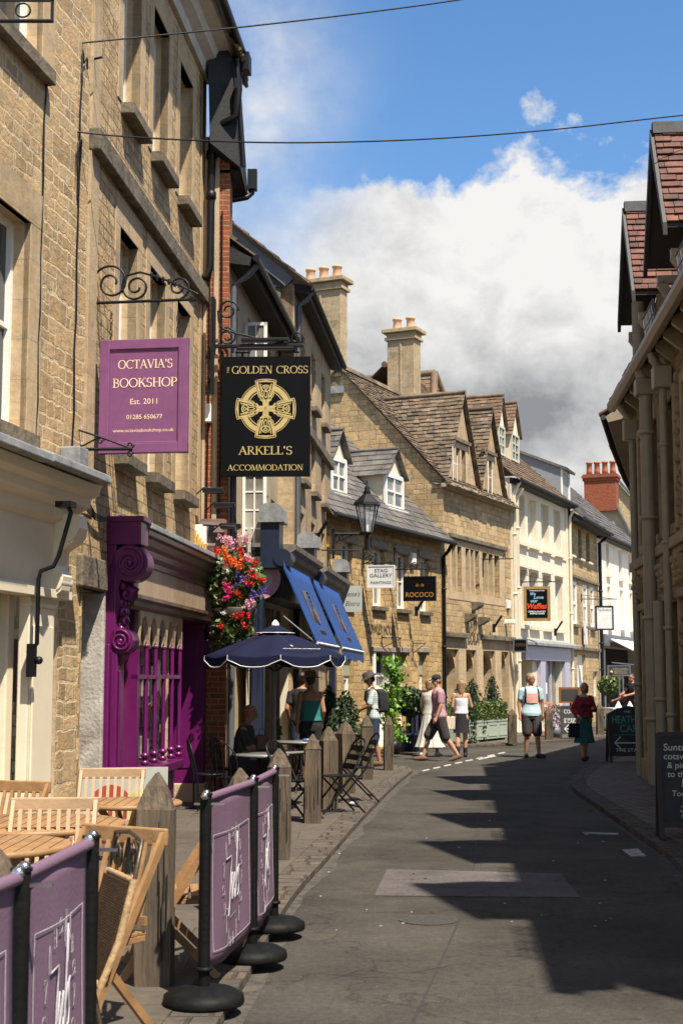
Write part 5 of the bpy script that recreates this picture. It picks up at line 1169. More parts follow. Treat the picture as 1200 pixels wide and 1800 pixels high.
# ---- pale house with the awning cafe
PW = House('pale_rendered_house', 'pale rendered house at the far bend above a cafe awning', (NS.w(NSB,0,0).x, NS.w(NSB,0,0).y), (0.40, 1.0), 'house')
def build_pale():
    h = PW; r = h.root; XE = 11.0; ze = h.uz(1056, 940)[1]
    u3, u2 = [], []
    for a, b in ((1069,1074),(1091,1096.5),(1108,1113)):
        u3.append((h.u(a), h.u(b), h.uz(1069,1010)[1], h.uz(1069,956)[1])); u2.append((h.u(a)+.1, h.u(b)+.15, h.uz(1072,1100)[1], h.uz(1072,1032)[1]))
    zf = h.uz(1062,1120)[1]
    shop = (.6, XE-.5, .1, zf-.35, .9)
    m = MB(); wall(m, 0, XE, 0, ze, u3+u2+[shop], .3); m.build('wall', RENDER_PK, r)
    for o in u3+u2: window(r, o, .27, 1, 2, .05, .03, glass=RENDER_PK if o in u2 else GLASS_C, sill=TRIM_W, sill_h=.12)
    D = 4; rise = .95
    rf = MB(); tiled(rf, (-.1,-.3,ze-.12), (XE,-.3,ze-.12), (XE,D,ze+rise*D), (-.1,D,ze+rise*D), 16, (.26,.4), .03, .01, 1.35); rf.build('roof', SLATE, r)
    g = MB(); g.tube([(0,-.35,ze-.1),(XE,-.35,ze-.1)], .06, 8); g.box(0, XE, -.3, 0, ze-.2, ze-.1); g.build('gutter', BLACK_W, r)
    f = MB(); f.box(.2, XE, -.2, 0, zf-.35, zf+.1); f.box(.3, .6, -.12, 0, .06, zf-.35); f.build('shop_fascia', GREYP, r)
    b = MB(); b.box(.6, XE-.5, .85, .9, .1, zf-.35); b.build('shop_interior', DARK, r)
build_pale()

# ---- gable with the tall brick chimney far behind
GB = thing('gable_house', 'far stone gable with a tall red brick chimney carrying four clay pots', 'house', (16.6, 74.0, 0), math.atan2(1, .38) - R(90))
def build_gable():
    Mi = (Matrix.Translation((16.6,74,0)) @ Matrix.Rotation(math.atan2(1,.38)-R(90), 4, 'Z')).inverted()
    p = lambda px, py, Y=74.0: Mi @ at(px, py, Y)
    z0 = 2.0; a = p(1010, 880); bq = p(1080, 838); c = p(1105, 935); e = p(1125, 960)
    top = p(1078, 834).z
    m = MB(); y = 0.0
    m.poly([(p(975,900).x,y,z0),(e.x+2,y,z0),(e.x+2,y,p(1125,985).z),(p(1078,888).x,y,p(1078,888).z),(p(1017,885).x,y,p(1017,885).z),(p(975,900).x,y,p(975,900).z)]); m.build('wall', RENDER_ST, GB)
    m = MB(); y = 3.0; m.poly([(p(1060,840,77).x,y,z0),(p(1135,905,77).x,y,z0),(p(1135,905,77).x,y,p(1135,905,77).z),(p(1078,842,77).x,y,p(1078,842,77).z),(p(1060,850,77).x,y,p(1060,850,77).z)]); m.build('rear_gable', masonry('stone_far', (.55,.44,.25), (.48,.37,.2), (.36,.27,.15), .4, .2, .012, .01, stain_amt=.2), GB)
    v = MB(); q0, q1 = p(1076, 884), p(1128, 985); v.hexa([(q0.x,-.2,q0.z),(q1.x,-.2,q1.z),(q1.x,.6,q1.z),(q0.x,.6,q0.z),(q0.x,-.2,q0.z+.22),(q1.x,-.2,q1.z+.22),(q1.x,.6,q1.z+.22),(q0.x,.6,q0.z+.22)])
    q0, q1 = p(1076, 838, 77), p(1136, 906, 77); v.hexa([(q0.x,2.8,q0.z),(q1.x,2.8,q1.z),(q1.x,3.6,q1.z),(q0.x,3.6,q0.z),(q0.x,2.8,q0.z+.2),(q1.x,2.8,q1.z+.2),(q1.x,3.6,q1.z+.2),(q0.x,3.6,q0.z+.2)])
    v.build('roof', SLATE, GB)
    x0, x1 = p(1018,850).x, p(1078,850).x; zb, zt = p(1040,895).z, p(1040,829).z
    k = MB(); k.box(x0, x1, -.3, .6, zb, zt-.35); k.box(x0-.07, x1+.07, -.37, .67, zt-.35, zt-.2); k.box(x0-.12, x1+.12, -.42, .72, zt-.2, zt-.08); k.box(x0-.05, x1+.05, -.35, .65, zt-.08, zt)
    ch = k.build('chimney', masonry('brick_chimney', (.29,.068,.030), (.22,.052,.022), (.24,.14,.09), .225, .075, .01, .001, stain_amt=.3, vary=0), GB)
    for i in range(4):
        q = MB(); x = x0 + (x1-x0)*(i+.5)/4; q.lathe([(0,0),(.17,0),(.15,.25),(.14,.6),(.18,.62),(.18,.7),(.12,.7),(.12,.5),(0,.5)], (x,.15,zt), 14); q.build('chimney_pot', POT_R, ch)
build_gable()

# ================================================================== RIGHT SIDE: dark gabled house in its own shade
RD = Vector((0.08, 1.0, 0)).normalized()
RT = House('rock_faced_stone_house', 'shaded rock-faced stone house on the right with tile-roofed dormers and taupe pipes', (5.06, 24.3), (-RD.x, -RD.y), 'house')
def build_right():
    h = RT; r = h.root; LEN = 19.3; ze = 6.42
    bays = [h.u(1139) , ]
    zsc = h.uz(1160, 980)[1]
    ops = []; x = 0.75; gap = 1.55
    xs = []
    while x < LEN - 1: xs.append(x); x += gap
    for x in xs: ops += [(x, x+.72, zsc+.35, ze-.75), (x, x+.72, .5, zsc-.75)]
    m = MB(); wall(m, 0, LEN, 0, ze+.1, ops, .25); m.poly([(0,0,0),(0,5,0),(0,5,ze),(0,0,ze)])
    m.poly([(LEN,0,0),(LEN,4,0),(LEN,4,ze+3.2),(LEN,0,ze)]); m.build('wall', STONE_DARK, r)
    # rock-faced quoins that catch the light beside each opening
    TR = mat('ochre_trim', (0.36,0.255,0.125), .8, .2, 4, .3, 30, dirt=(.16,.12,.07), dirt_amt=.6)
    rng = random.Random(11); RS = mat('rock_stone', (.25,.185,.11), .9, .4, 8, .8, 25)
    for x in xs:
        if x > 8: break
        for sx in (x-.42, x+.98):
            z = .12; ro = MB()
            while z < ze-.6:
                hh = rng.uniform(.16, .24)
                if abs(z - zsc) > .35:
                    w = rng.uniform(.1,.14); d = rng.uniform(.03,.075); cx = sx + rng.uniform(-.03,.03)
                    ro.hexa([(cx-w,0,z),(cx+w,0,z),(cx+w,.02,z+hh-.02),(cx-w,.02,z+hh-.02),(cx-w*.6,-d,z+.05),(cx+w*.6,-d*.9,z+.05),(cx+w*.6,-d*.8,z+hh-.07),(cx-w*.6,-d,z+hh-.07)])
                z += hh
            ro.build('rock_faced_stones', RS, r, bevel=.025)
    for o in ops:
        t = MB(); a, b, c, d = o; q = .15
        t.box(a-q, a, -.05, .22, c-.1, d+.16); t.box(b, b+q, -.05, .22, c-.1, d+.16); t.box(a, b, -.05, .22, d, d+.16); t.box(a, b, -.06, .22, c-.16, c)
        w = t.build('window_surround', TR, r, bevel=.02)
        window(w, o, .18, 1, 2, .06, .04, frame=PIPE_T, glass=GLASS)
    s = MB(); s.box(-.1, LEN, -.13, .0, zsc-.02, zsc+.14); s.box(-.06, LEN, -.08, .0, zsc-.12, zsc-.02); s.box(-.06, LEN, -.08, .0, zsc-.72, zsc-.60); s.box(-.03, LEN, -.08, 0, 0.06, .4); s.build('string_course', TR, r, bevel=.02)
    for x in xs[:6]:        # carved panels under the sills
        for xa in (x-.33, x+.82):
            cn = MB(); cn.ext([(0,zsc-.14),(-.14,zsc-.14),(-.12,zsc-.3),(-.05,zsc-.52),(0,zsc-.58)], 'x', xa, xa+.23)
            for k in range(4): cn.ball((xa+.115, -.12+.02*k, zsc-.2-.09*k), .055, 6)
            cn.build('carved_corbel', TR, r)
    # eaves: soffit, brackets, gutter
    EO = .30
    so = MB(); so.hexa([(-.3,-EO,ze-.02),(LEN+.15,-EO,ze-.02),(LEN+.15,0,ze+.12),(-.3,0,ze+.12),(-.3,-EO,ze+.06),(LEN+.15,-EO,ze+.06),(LEN+.15,0,ze+.5),(-.3,0,ze+.5)]); so.build('soffit', BLACK_W, r)
    for k in range(26): x = .05 + k*.75; br = MB(); br.hexa([(x,-EO+.05,ze-.1),(x+.09,-EO+.05,ze-.1),(x+.09,0,ze-.3),(x,0,ze-.3),(x,-EO+.05,ze-.0),(x+.09,-EO+.05,ze-.0),(x+.09,0,ze+.1),(x,0,ze+.1)]); br.build('rafter_end', PIPE_T, r)
    gu = MB(); gu.ext([(-EO-.12,ze+.08),(-EO-.12,ze+.0),(-EO-.07,ze-.07),(-EO+.02,ze-.07),(-EO+.04,ze+.08)], 'x', -.35, LEN+.2); gu.build('gutter', PIPE_T, r, bevel=.01)
    # main roof
    rise = 1.05; D = 3.4
    rf = MB(); tiled(rf, (-.3,-EO-.05,ze+.12), (LEN+.15,-EO-.05,ze+.12), (LEN+.15,D,ze+rise*D), (-.3,D,ze+rise*D), 22, (.2,.3), .03, .01, 1.35); rf.build('roof', TILE_RED, r)
    # dormers on brackets over the street
    O0 = h.Mi @ Vector((4.03, 17.7, 0)); RIDGE = mat('ridge_tile', (.05,.047,.045), .8, .4, 6, .3)
    for k in range(-1, 4):
        cx = O0.x + 3.1*k + (.6 if k > 0 else 0); 
        y0 = O0.y; zp, zl, hw = 8.77, 7.22, .90
        d = MB(); yw = .0
        wall(d, cx-.62, cx+.62, ze, zl+.12, [(cx-.45, cx+.45, ze+.12, zl-.02)], .15, yw); d.poly([(cx-.62,yw,zl+.12),(cx+.62,yw,zl+.12),(cx,yw,zp-.12)])
        d.poly([(cx-.62,yw,ze),(cx-.62,2.0,ze),(cx-.62,2.0,zl+.2),(cx-.62,yw,zl+.2)]); d.poly([(cx+.62,yw,ze),(cx+.62,2.0,ze),(cx+.62,2.0,zl+.2),(cx+.62,yw,zl+.2)])
        f = d.build('dormer', TR, r); window(f, (cx-.45, cx+.45, ze+.12, zl-.02), yw+.12, 2, 1, .06, .05, frame=PIPE_T, glass=GLASS)
        t = MB(); D3 = (zp-ze)/rise
        for sg in (-1, 1):
            tiled(t, (cx+sg*hw, y0, zl), (cx+sg*hw, 1.6, zl), (cx, D3+.1, zp-.04), (cx, y0, zp-.04), 14, (.16,.26), .03, .006, 1.3)
        t.build('dormer_roof', TILE_RED, f)
        rg = MB(); rg.hexa([(cx-.1,y0-.02,zp-.1),(cx+.1,y0-.02,zp-.1),(cx+.1,D3,zp-.1),(cx-.1,D3,zp-.1),(cx-.05,y0-.02,zp+.07),(cx+.05,y0-.02,zp+.07),(cx+.05,D3,zp+.07),(cx-.05,D3,zp+.07)]); rg.build('ridge', RIDGE, f)
        vb = MB()
        for sg in (-1, 1):
            vb.hexa([(cx+sg*(hw+.02),y0-.05,zl-.16),(cx+sg*(hw+.02),y0+.0,zl-.16),(cx,y0+.0,zp-.26),(cx,y0-.05,zp-.26),(cx+sg*(hw+.02),y0-.05,zl+.0),(cx+sg*(hw+.02),y0+.0,zl+.0),(cx,y0+.0,zp-.02),(cx,y0-.05,zp-.02)])
            vb.hexa([(cx+sg*hw,y0,zl-.06),(cx+sg*hw,yw,zl-.06),(cx,yw,zp-.12),(cx,y0,zp-.12),(cx+sg*hw,y0,zl-.01),(cx+sg*hw,yw,zl-.01),(cx,yw,zp-.07),(cx,y0,zp-.07)])
        vb.build('verge_board', mat('verge_paint', (.035,.028,.02), .6, .3, 5, .1) if 'verge_paint' not in bpy.data.materials else bpy.data.materials['verge_paint'], f)
        bk = MB()
        for sg in (-1, 1):
            x = cx + sg*.6
            bk.bar((x, y0+.08, zl-.30), (x, yw, zl-.30), .09, .11); bk.bar((x, y0+.12, zl-.34), (x, yw-.02, zl-.86), .09, .12)
            bk.ball((x, yw-.05, zl-.92), .09, 6)
        bk.build('bracket', PIPE_T, f)
    # snow guards of clear sheet above the gutters
    for k in range(-1, 4):
        a = O0.x + 3.1*k + (.6 if k > 0 else 0) + 1.0; b = a + 1.1
        sg = MB(); 
        for q in range(5): x = a + (b-a)*q/4; sg.tube([(x,-EO-.08,ze+.05),(x,-EO-.12,ze+.36)], .012, 5)
        sg.tube([(a,-EO-.12,ze+.36),(b,-EO-.12,ze+.36)], .012, 5); sg.tube([(a,-EO-.1,ze+.2),(b,-EO-.1,ze+.2)], .008, 5)
        for q in range(14): x = a + (b-a)*q/13; sg.tube([(x,-EO-.08,ze+.06),(x,-EO-.12,ze+.36)], .005, 4)
        sg.build('snow_guard', GREYP, r)
    # pipes
    xb = h.u(1146, -.2); P = []
    downpipe(r, [(xb,-.2,.15),(xb,-.2,ze-.35),(xb,-.28,ze+.05),(xb,-.28,ze+1.0+.0)][::-1], .1, PIPE_T, (1.1, 2.6, 4.1, 5.4))
    bx = MB(); bx.box(xb-.14, xb+.14, -.36, -.08, ze-.45, ze-.2); bx.build('hopper', PIPE_T, r, bevel=.02)
    x2 = h.u(1177, -.14); downpipe(r, [(x2,-.3,ze-.1),(x2,-.14,ze-.45),(x2,-.14,.1)], .055, PIPE_T, (1.2, 2.4, 3.6, 5.0)); bx = MB(); bx.box(x2-.13, x2+.13, -.28, -.02, ze-.62, ze-.3); bx.build('hopper', PIPE_T, r, bevel=.02)
    x3 = h.u(1119, -.1); downpipe(r, [(x3,-.3,ze-.1),(x3,-.09,ze-.4),(x3,-.09,.1)], .06, PIPE_T, (1.6, 3.2)); bx = MB(); bx.box(x3-.11, x3+.11, -.24, -.0, ze-.7, ze-.35); bx.build('hopper', PIPE_T, r, bevel=.02)
    x4 = h.u(1160, -.16); downpipe(r, [(x4,-.16,zsc-.7),(x4,-.16,.1)], .08, PIPE_T, (1.4,)); 
build_right()

# the lower wing beyond turns away with the street
RW = House('stone_wing_house', 'shaded stone house with drooping tiled eaves where the street turns right', (5.12 + .34*13, 24.4 + 13), (-0.34, -1.0), 'house')
def build_wing():
    h = RW; r = h.root; LEN = 13.6
    Zs = [(-.3, 5.2), (4, 5.25), (8.5, 5.4), (10.5, 5.6), (12, 5.95), (LEN-.35, 6.34)]
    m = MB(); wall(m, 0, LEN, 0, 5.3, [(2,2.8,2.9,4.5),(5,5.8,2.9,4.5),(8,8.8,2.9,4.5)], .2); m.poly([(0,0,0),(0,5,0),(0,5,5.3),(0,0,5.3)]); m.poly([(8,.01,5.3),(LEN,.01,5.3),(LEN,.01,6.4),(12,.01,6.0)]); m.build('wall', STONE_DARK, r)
    for a in (2, 5, 8): window(r, (a, a+.8, 2.9, 4.5), .16, 2, 2, .05, glass=GLASS, sill=TRIM_D)
    e = MB(); g = MB(); rf = MB()
    for (a, za), (b, zb) in zip(Zs, Zs[1:]):
        e.hexa([(a,-.55,za-.1),(b,-.55,zb-.1),(b,0,zb),(a,0,za),(a,-.6,za),(b,-.6,zb),(b,0,zb+.4),(a,0,za+.4)])
        tiled(rf, (a,-.68,za+.04), (b,-.68,zb+.04), (b,3,zb+2.2), (a,3,za+2.2), 12, (.2,.3), .06, .03, 1.35)
    g.tube([(a,-.64,z-.01) for a, z in Zs], .055, 8)
    e.build('soffit', mat('soffit_render', (.34,.27,.19), .85, .15, 3, .1), r); g.build('gutter', BLACK_W, r); rf.build('roof', TILE_RED, r)
build_wing()

# ================================================================== navy shopfront of the inn, under the two houses
SFY = 20.6
SF = House('navy_shopfront', 'navy inn shopfront with lead-capped piers and dark doorway behind the umbrella', (-.82 + .103*(SFY-21.5), SFY), (0.103, 1.0), 'shopfront')
def build_shopfront():
    h = SF; r = h.root; L = 10.2
    ys = lambda Y: (Y - SFY) * math.sqrt(1 + .103**2)
    for Y in (21.0, 25.2, 31.0):
        x = ys(Y); p = MB(); p.box(x-.22, x+.2, 0.02, .30, 3.3, 4.0); p.box(x-.2, x+.18, 0.28, .42, .06, 3.3); p.box(x-.23, x+.21, .25, .44, .06, .5)
        o = p.build('pier', NAVY, r, bevel=.012)
        c = MB(); c.ext([(-.04,3.98),(.33,3.98),(.31,4.2),(.23,4.26),(.06,4.26),(-.02,4.2)], 'x', x-.27, x+.25); c.build('lead_cap', LEAD, o, bevel=.015)
        k = MB(); k.tube([(x-.24,-.03,3.46),(x+.22,-.03,3.46)], .13, 18); k.build('console', NAVY, o)
    MO = mat('sooty_cornice', (.20,.16,.115), .7, .4, 6, .2, dirt=(.06,.05,.04), dirt_amt=.8)
    for a, b in ((21.3, 24.9), (25.5, 30.7)):
        m = MB(); x0, x1 = ys(a), ys(b)
        m.ext([(.5,3.72),(-.16,3.70),(-.15,3.62),(-.08,3.58),(-.06,3.5),(.0,3.46),(.02,3.36),(.5,3.36)], 'x', x0, x1); m.build('cornice', MO, r, bevel=.005)
        f = MB(); f.box(x0, x1, .06, .5, 2.9, 3.36); f.build('fascia', NAVY, r)
    w = MB(); wall(w, 0, L, 0, 3.9, [(.9,1.9,.06,2.8),(2.2,2.9,.06,2.7),(3.0,4.3,.5,2.8),(5.2,7.0,.4,2.8),(7.6,8.6,.06,2.7)], .3, y=.46); w.build('back_wall', RENDER_CR, r)
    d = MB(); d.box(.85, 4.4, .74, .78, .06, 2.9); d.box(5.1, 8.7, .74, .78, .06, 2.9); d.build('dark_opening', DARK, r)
    BF = mat('brown_frame', (.16,.115,.065), .6, .2, 5, .1)
    for x in (1.9, 2.2, 2.9, 5.2, 6.1, 7.0): j = MB(); j.box(x-.05, x+.05, .40, .7, .06, 2.8); j.build('door_frame', BF, r)
    st = MB()
    for k in range(5): st.bar((4.4+.0*k, .1, 2.6-.1*k), (6.2, .0, 3.0-.1*k), .02, .03)
    for k in range(6): st.box(4.35, 4.6, .2, .22, 2.0+.1*k, 2.03+.1*k)
    st.build('awning_frame', mat('pale_frame', (.35,.28,.18), .7, .2, 5, 0), r)
    pl = MB(); xp = h.u(457, .3); pl.tube([(xp,.3,.06),(xp,.3,2.9)], .055, 8); pl.build('post', NAVY, r)
build_shopfront()
BLUE = mat('blue_canvas', (.008,.05,.20), .65, .14, 3, .15, 90)
def awning(Ya, Yb, label):
    u = lambda Y: (Y - SFY) * math.sqrt(1 + .103**2)
    x0, x1 = u(Ya), u(Yb); c = SF.w(x0, 0, 0)
    t = thing('awning', label, 'awning', (c.x, c.y, 0), SF.rz, 'blue awnings over the inn shopfront')
    L = x1 - x0; m = MB(); m.weld = True; n = 14
    for i in range(n):
        a, b = L*i/n, L*(i+1)/n
        for j in range(6):
            t0, t1 = j/6, (j+1)/6; sag = lambda q: .03*math.sin(math.pi*q)
            P = lambda x, q: (x, -.05-.50*q, 3.40-1.18*q - sag(q))
            m.add([P(a,t0),P(b,t0),P(b,t1),P(a,t1)], [(0,1,2,3)], True)
        za = 2.02 - .02*math.sin(i*1.1); m.add([(a,-.55,2.22),(b,-.55,2.22),(b,-.555,za),(a,-.555,za)], [(0,1,2,3)])
    m.add([(0,-.05,3.38),(0,-.55,2.2),(0,-.05,3.3)], [(0,1,2)])
    o = m.build('canopy', BLUE, t); s = o.modifiers.new('solid', 'SOLIDIFY'); s.thickness = .006
    f = MB(); f.tube([(0,-.55,2.21),(L,-.55,2.21)], .02, 8); f.build('front_bar', LETTER_W, t)
    for x in (.03, L-.03): f = MB(); f.tube([(x,-.05,2.6),(x,-.54,2.2)], .014, 6); f.build('arm', GREYP, t)
    g = MB(); gold = mat('faded_gold', (.10,.075,.06), .7, .2, 6, 0) if 'faded_gold' not in bpy.data.materials else bpy.data.materials['faded_gold']
    def on(x, q): return (x, -.05-.50*q-.006, 3.40-1.18*q-.03*math.sin(math.pi*q)+.004)
    for cx, cq, s in ((L*.5, .5, .5),):
        for k in range(4):
            g.tube([on(cx+s*(.1+.1*k)*math.cos(a), cq+.22*(.25+.25*k)*math.sin(a)) for a in [q*.4-1.5 for q in range(12)]], .012, 4)
        g.tube([on(cx-.6, cq-.2), on(cx-.6, cq+.2)], .014, 4); g.tube([on(cx-.3, cq-.2), on(cx-.6, cq), on(cx-.3,cq+.2)], .014, 4)
        for k in range(5): g.tube([on(cx-.35+.15*k, .80), on(cx-.3+.15*k, .86)], .01, 4)
    g.build('faded_emblem', gold, t)
    return t
awning(20.75, 23.7, 'steep royal blue awning nearest the umbrella, left of its twin')
awning(24.3, 28.4, 'steep royal blue awning just left of the Bistro sign')

# ================================================================== hanging signs and brackets
def sgn(name, label, cat, px, py, Y, rz=0.0, group=None):
    p = at(px, py, Y); return thing(name, label, cat, p, rz, group)
def bracket(label, px, py, Y, L, style, rz=0.0, hgt=.4, flip=1):
    """iron arm from the wall at local x=0 out to x=L"""
    t = sgn('sign_bracket', label, 'bracket', px, py, Y, rz, 'wrought iron brackets on the house fronts')
    m = MB(); r = .016 if style != 'big' else .02
    m.tube([(-.02,0,0),(L,0,0)], r, 8); m.build('arm', BLACK, t)
    b = MB(); b.box(-.03, .0, -.02, .02, -.12, hgt); b.build('wall_plate', BLACK, t)
    s = MB()
    if style == 'scroll':
        s.tube(scroll(.20, .20, .2, 1.55, math.pi, -1, 34, r1=.25), .012, 6); s.tube([(0,0,.3),(.05,0,.38)] , .012, 6)
        s.tube(scroll(.46, .15, .15, 1.6, math.pi*.75, 1, 34, r1=.25), .012, 6)
        s.tube([(.36,0,.27),(.5,0,.30),(.7,0,.24),(.95,0,.13),(1.1,0,.05)], .012, 6)
        for k in range(5): s.lathe([(.012,-.03),(.02,0),(.012,.03)], (.62+.06*k, 0, .265-.025*k), 6)
        s.tube(scroll(L-.12, .13, .12, 1.5, -math.pi*.45, 1, 30, r1=.2), .012, 6)
        s.ext([(L,-.03),(L+.09,0),(L,.03)], 'y', -.02, .02)
    elif style == 'big':
        s.tube(scroll(.17, .50, .15, 1.5, 0, 1, 30, r1=.3), .015, 6); s.tube([(.03,0,.5),(.04,0,.35),(.1,0,.24),(.3,0,.17),(.6,0,.1),(.95,0,.04)], .016, 6)
        s.tube(scroll(.16, .13, .13, 1.7, math.pi*.6, -1, 30, r1=.3), .015, 6); s.tube(scroll(L-.1, .1, .1, 1.3, -1.2, 1, 26, r1=.3), .013, 6)
    elif style == 'rings':
        for k in range(2): s.tube([(.08+.13*k + .06*math.cos(q*.45), 0, .08+.06*math.sin(q*.45)) for q in range(15)], .01, 6)
        s.tube([(0,0,.36),(.12,0,.2),(.3,0,.12),(L*.6,0,.02)], .012, 6); s.tube([(.07 + .06*math.cos(q*.45), 0, .2+.06*math.sin(q*.45)) for q in range(15)], .01, 6)
    elif style == 'waves':
        for k in range(3): s.tube(scroll(.16+.3*k, .1, .1, 1.4, math.pi*(k % 2), 1 if k % 2 else -1, 24, r1=.3), .012, 6)
        s.tube([(0,0,.35),(.0,0,.5)], .015, 6); s.ball((0,0,.52), .035, 6)
    elif style == 'stay':
        s.tube([(0,0,hgt-.05),(L*.9,0,.01)], .009, 6)
    s.build('scrollwork', BLACK, t)
    return t
def chain(t, x, z0, z1):
    m = MB(); n = max(2, int((z1 - z0) / .055))
    for k in range(n):
        z = z0 + (z1-z0)*(k+.5)/n; hh = (z1-z0)/n*.62
        m.tube([(x + (.012*math.cos(a) if k % 2 else 0), (0 if k % 2 else .012*math.cos(a)), z + hh*math.sin(a)) for a in [q*math.pi/4 for q in range(8)]], .004, 5, closed=True)
    m.build('chain', BLACK, t)

# purple bookshop board
RZ = -.14; Y0 = 13.9
bracket('scrolled iron bracket carrying the purple bookshop board', 161, 533, Y0+.1, 1.02, 'scroll', RZ, .32)
t = sgn('hanging_sign', "purple framed hanging board lettered OCTAVIA'S BOOKSHOP in cream", 'sign', 252, 797, Y0, RZ)
def octavia():
    W, H = .905, 1.15; b = MB(); b.box(-W/2+.02, W/2-.02, -.012, .012, .02, H-.02); b.build('board', PURPLE_SIGN, t)
    f = MB(); q = .10
    f.box(-W/2, W/2, -.03, .03, 0, q); f.box(-W/2, W/2, -.03, .03, H-q, H); f.box(-W/2, -W/2+q, -.032, .032, .0, H); f.box(W/2-q, W/2, -.032, .032, .0, H)
    f.box(-W/2+q, W/2-q, -.02, .02, q, q+.015); f.box(-W/2+q, W/2-q, -.02, .02, H-q-.015, H-q); f.build('frame', PURPLE_SIGN, t, bevel=.006)
    k = -.0135
    serif(t, 'lettering', "OCTAVIA'S", .01, .855, .088, LETTER_CR, k, .56)
    serif(t, 'lettering', "BOOKSHOP", .01, .665, .092, LETTER_CR, k, .66)
    text(t, 'lettering', 'Est. 2011', 0, .495, .058, LETTER_CR, k, .275)
    text(t, 'lettering', '01285 650677', .01, .345, .046, LETTER_CR, k, .365)
    text(t, 'lettering', 'www.octaviasbookshop.co.uk', .0, .215, .036, LETTER_CR, k, .62)
    chain(t, -W/2+.10, H, H+.29); chain(t, W/2-.12, H, H+.29)
octavia()
t2 = bracket('small triangular iron bracket with curled tips under the purple board', 121, 790, 13.55, .62, 'none', -.05, .26)
s = MB(); s.tube([(0,0,.22),(.3,0,.12),(.62,0,.0)], .011, 6); s.tube([(0,0,0),(.15,0,.04),(.3,0,.12)], .009, 6)
for cx, cz, sg in ((.05,.2,1),(.6,.04,-1),(.6,-.05,1),(.31,.08,1),(.04,-.06,1),(.04,.05,-1)): s.tube(scroll(cx, cz, .035, 1.2, 0, sg, 16, r1=.3), .008, 5)
s.build('curls', BLACK, t2)
t2 = bracket('flat iron frame with a ring cut off at the upper left corner', -60, 37, 10.2, .66, 'none', 0, .2)
s = MB(); s.box(-.02, .66, -.012, .012, .155, .175); s.box(.64, .66, -.012, .012, 0, .175); s.tube([(.43+.055*math.cos(a), 0, .085+.055*math.sin(a)) for a in [q*math.pi/9 for q in range(18)]], .008, 6, closed=True); s.build('frame', BLACK, t2)

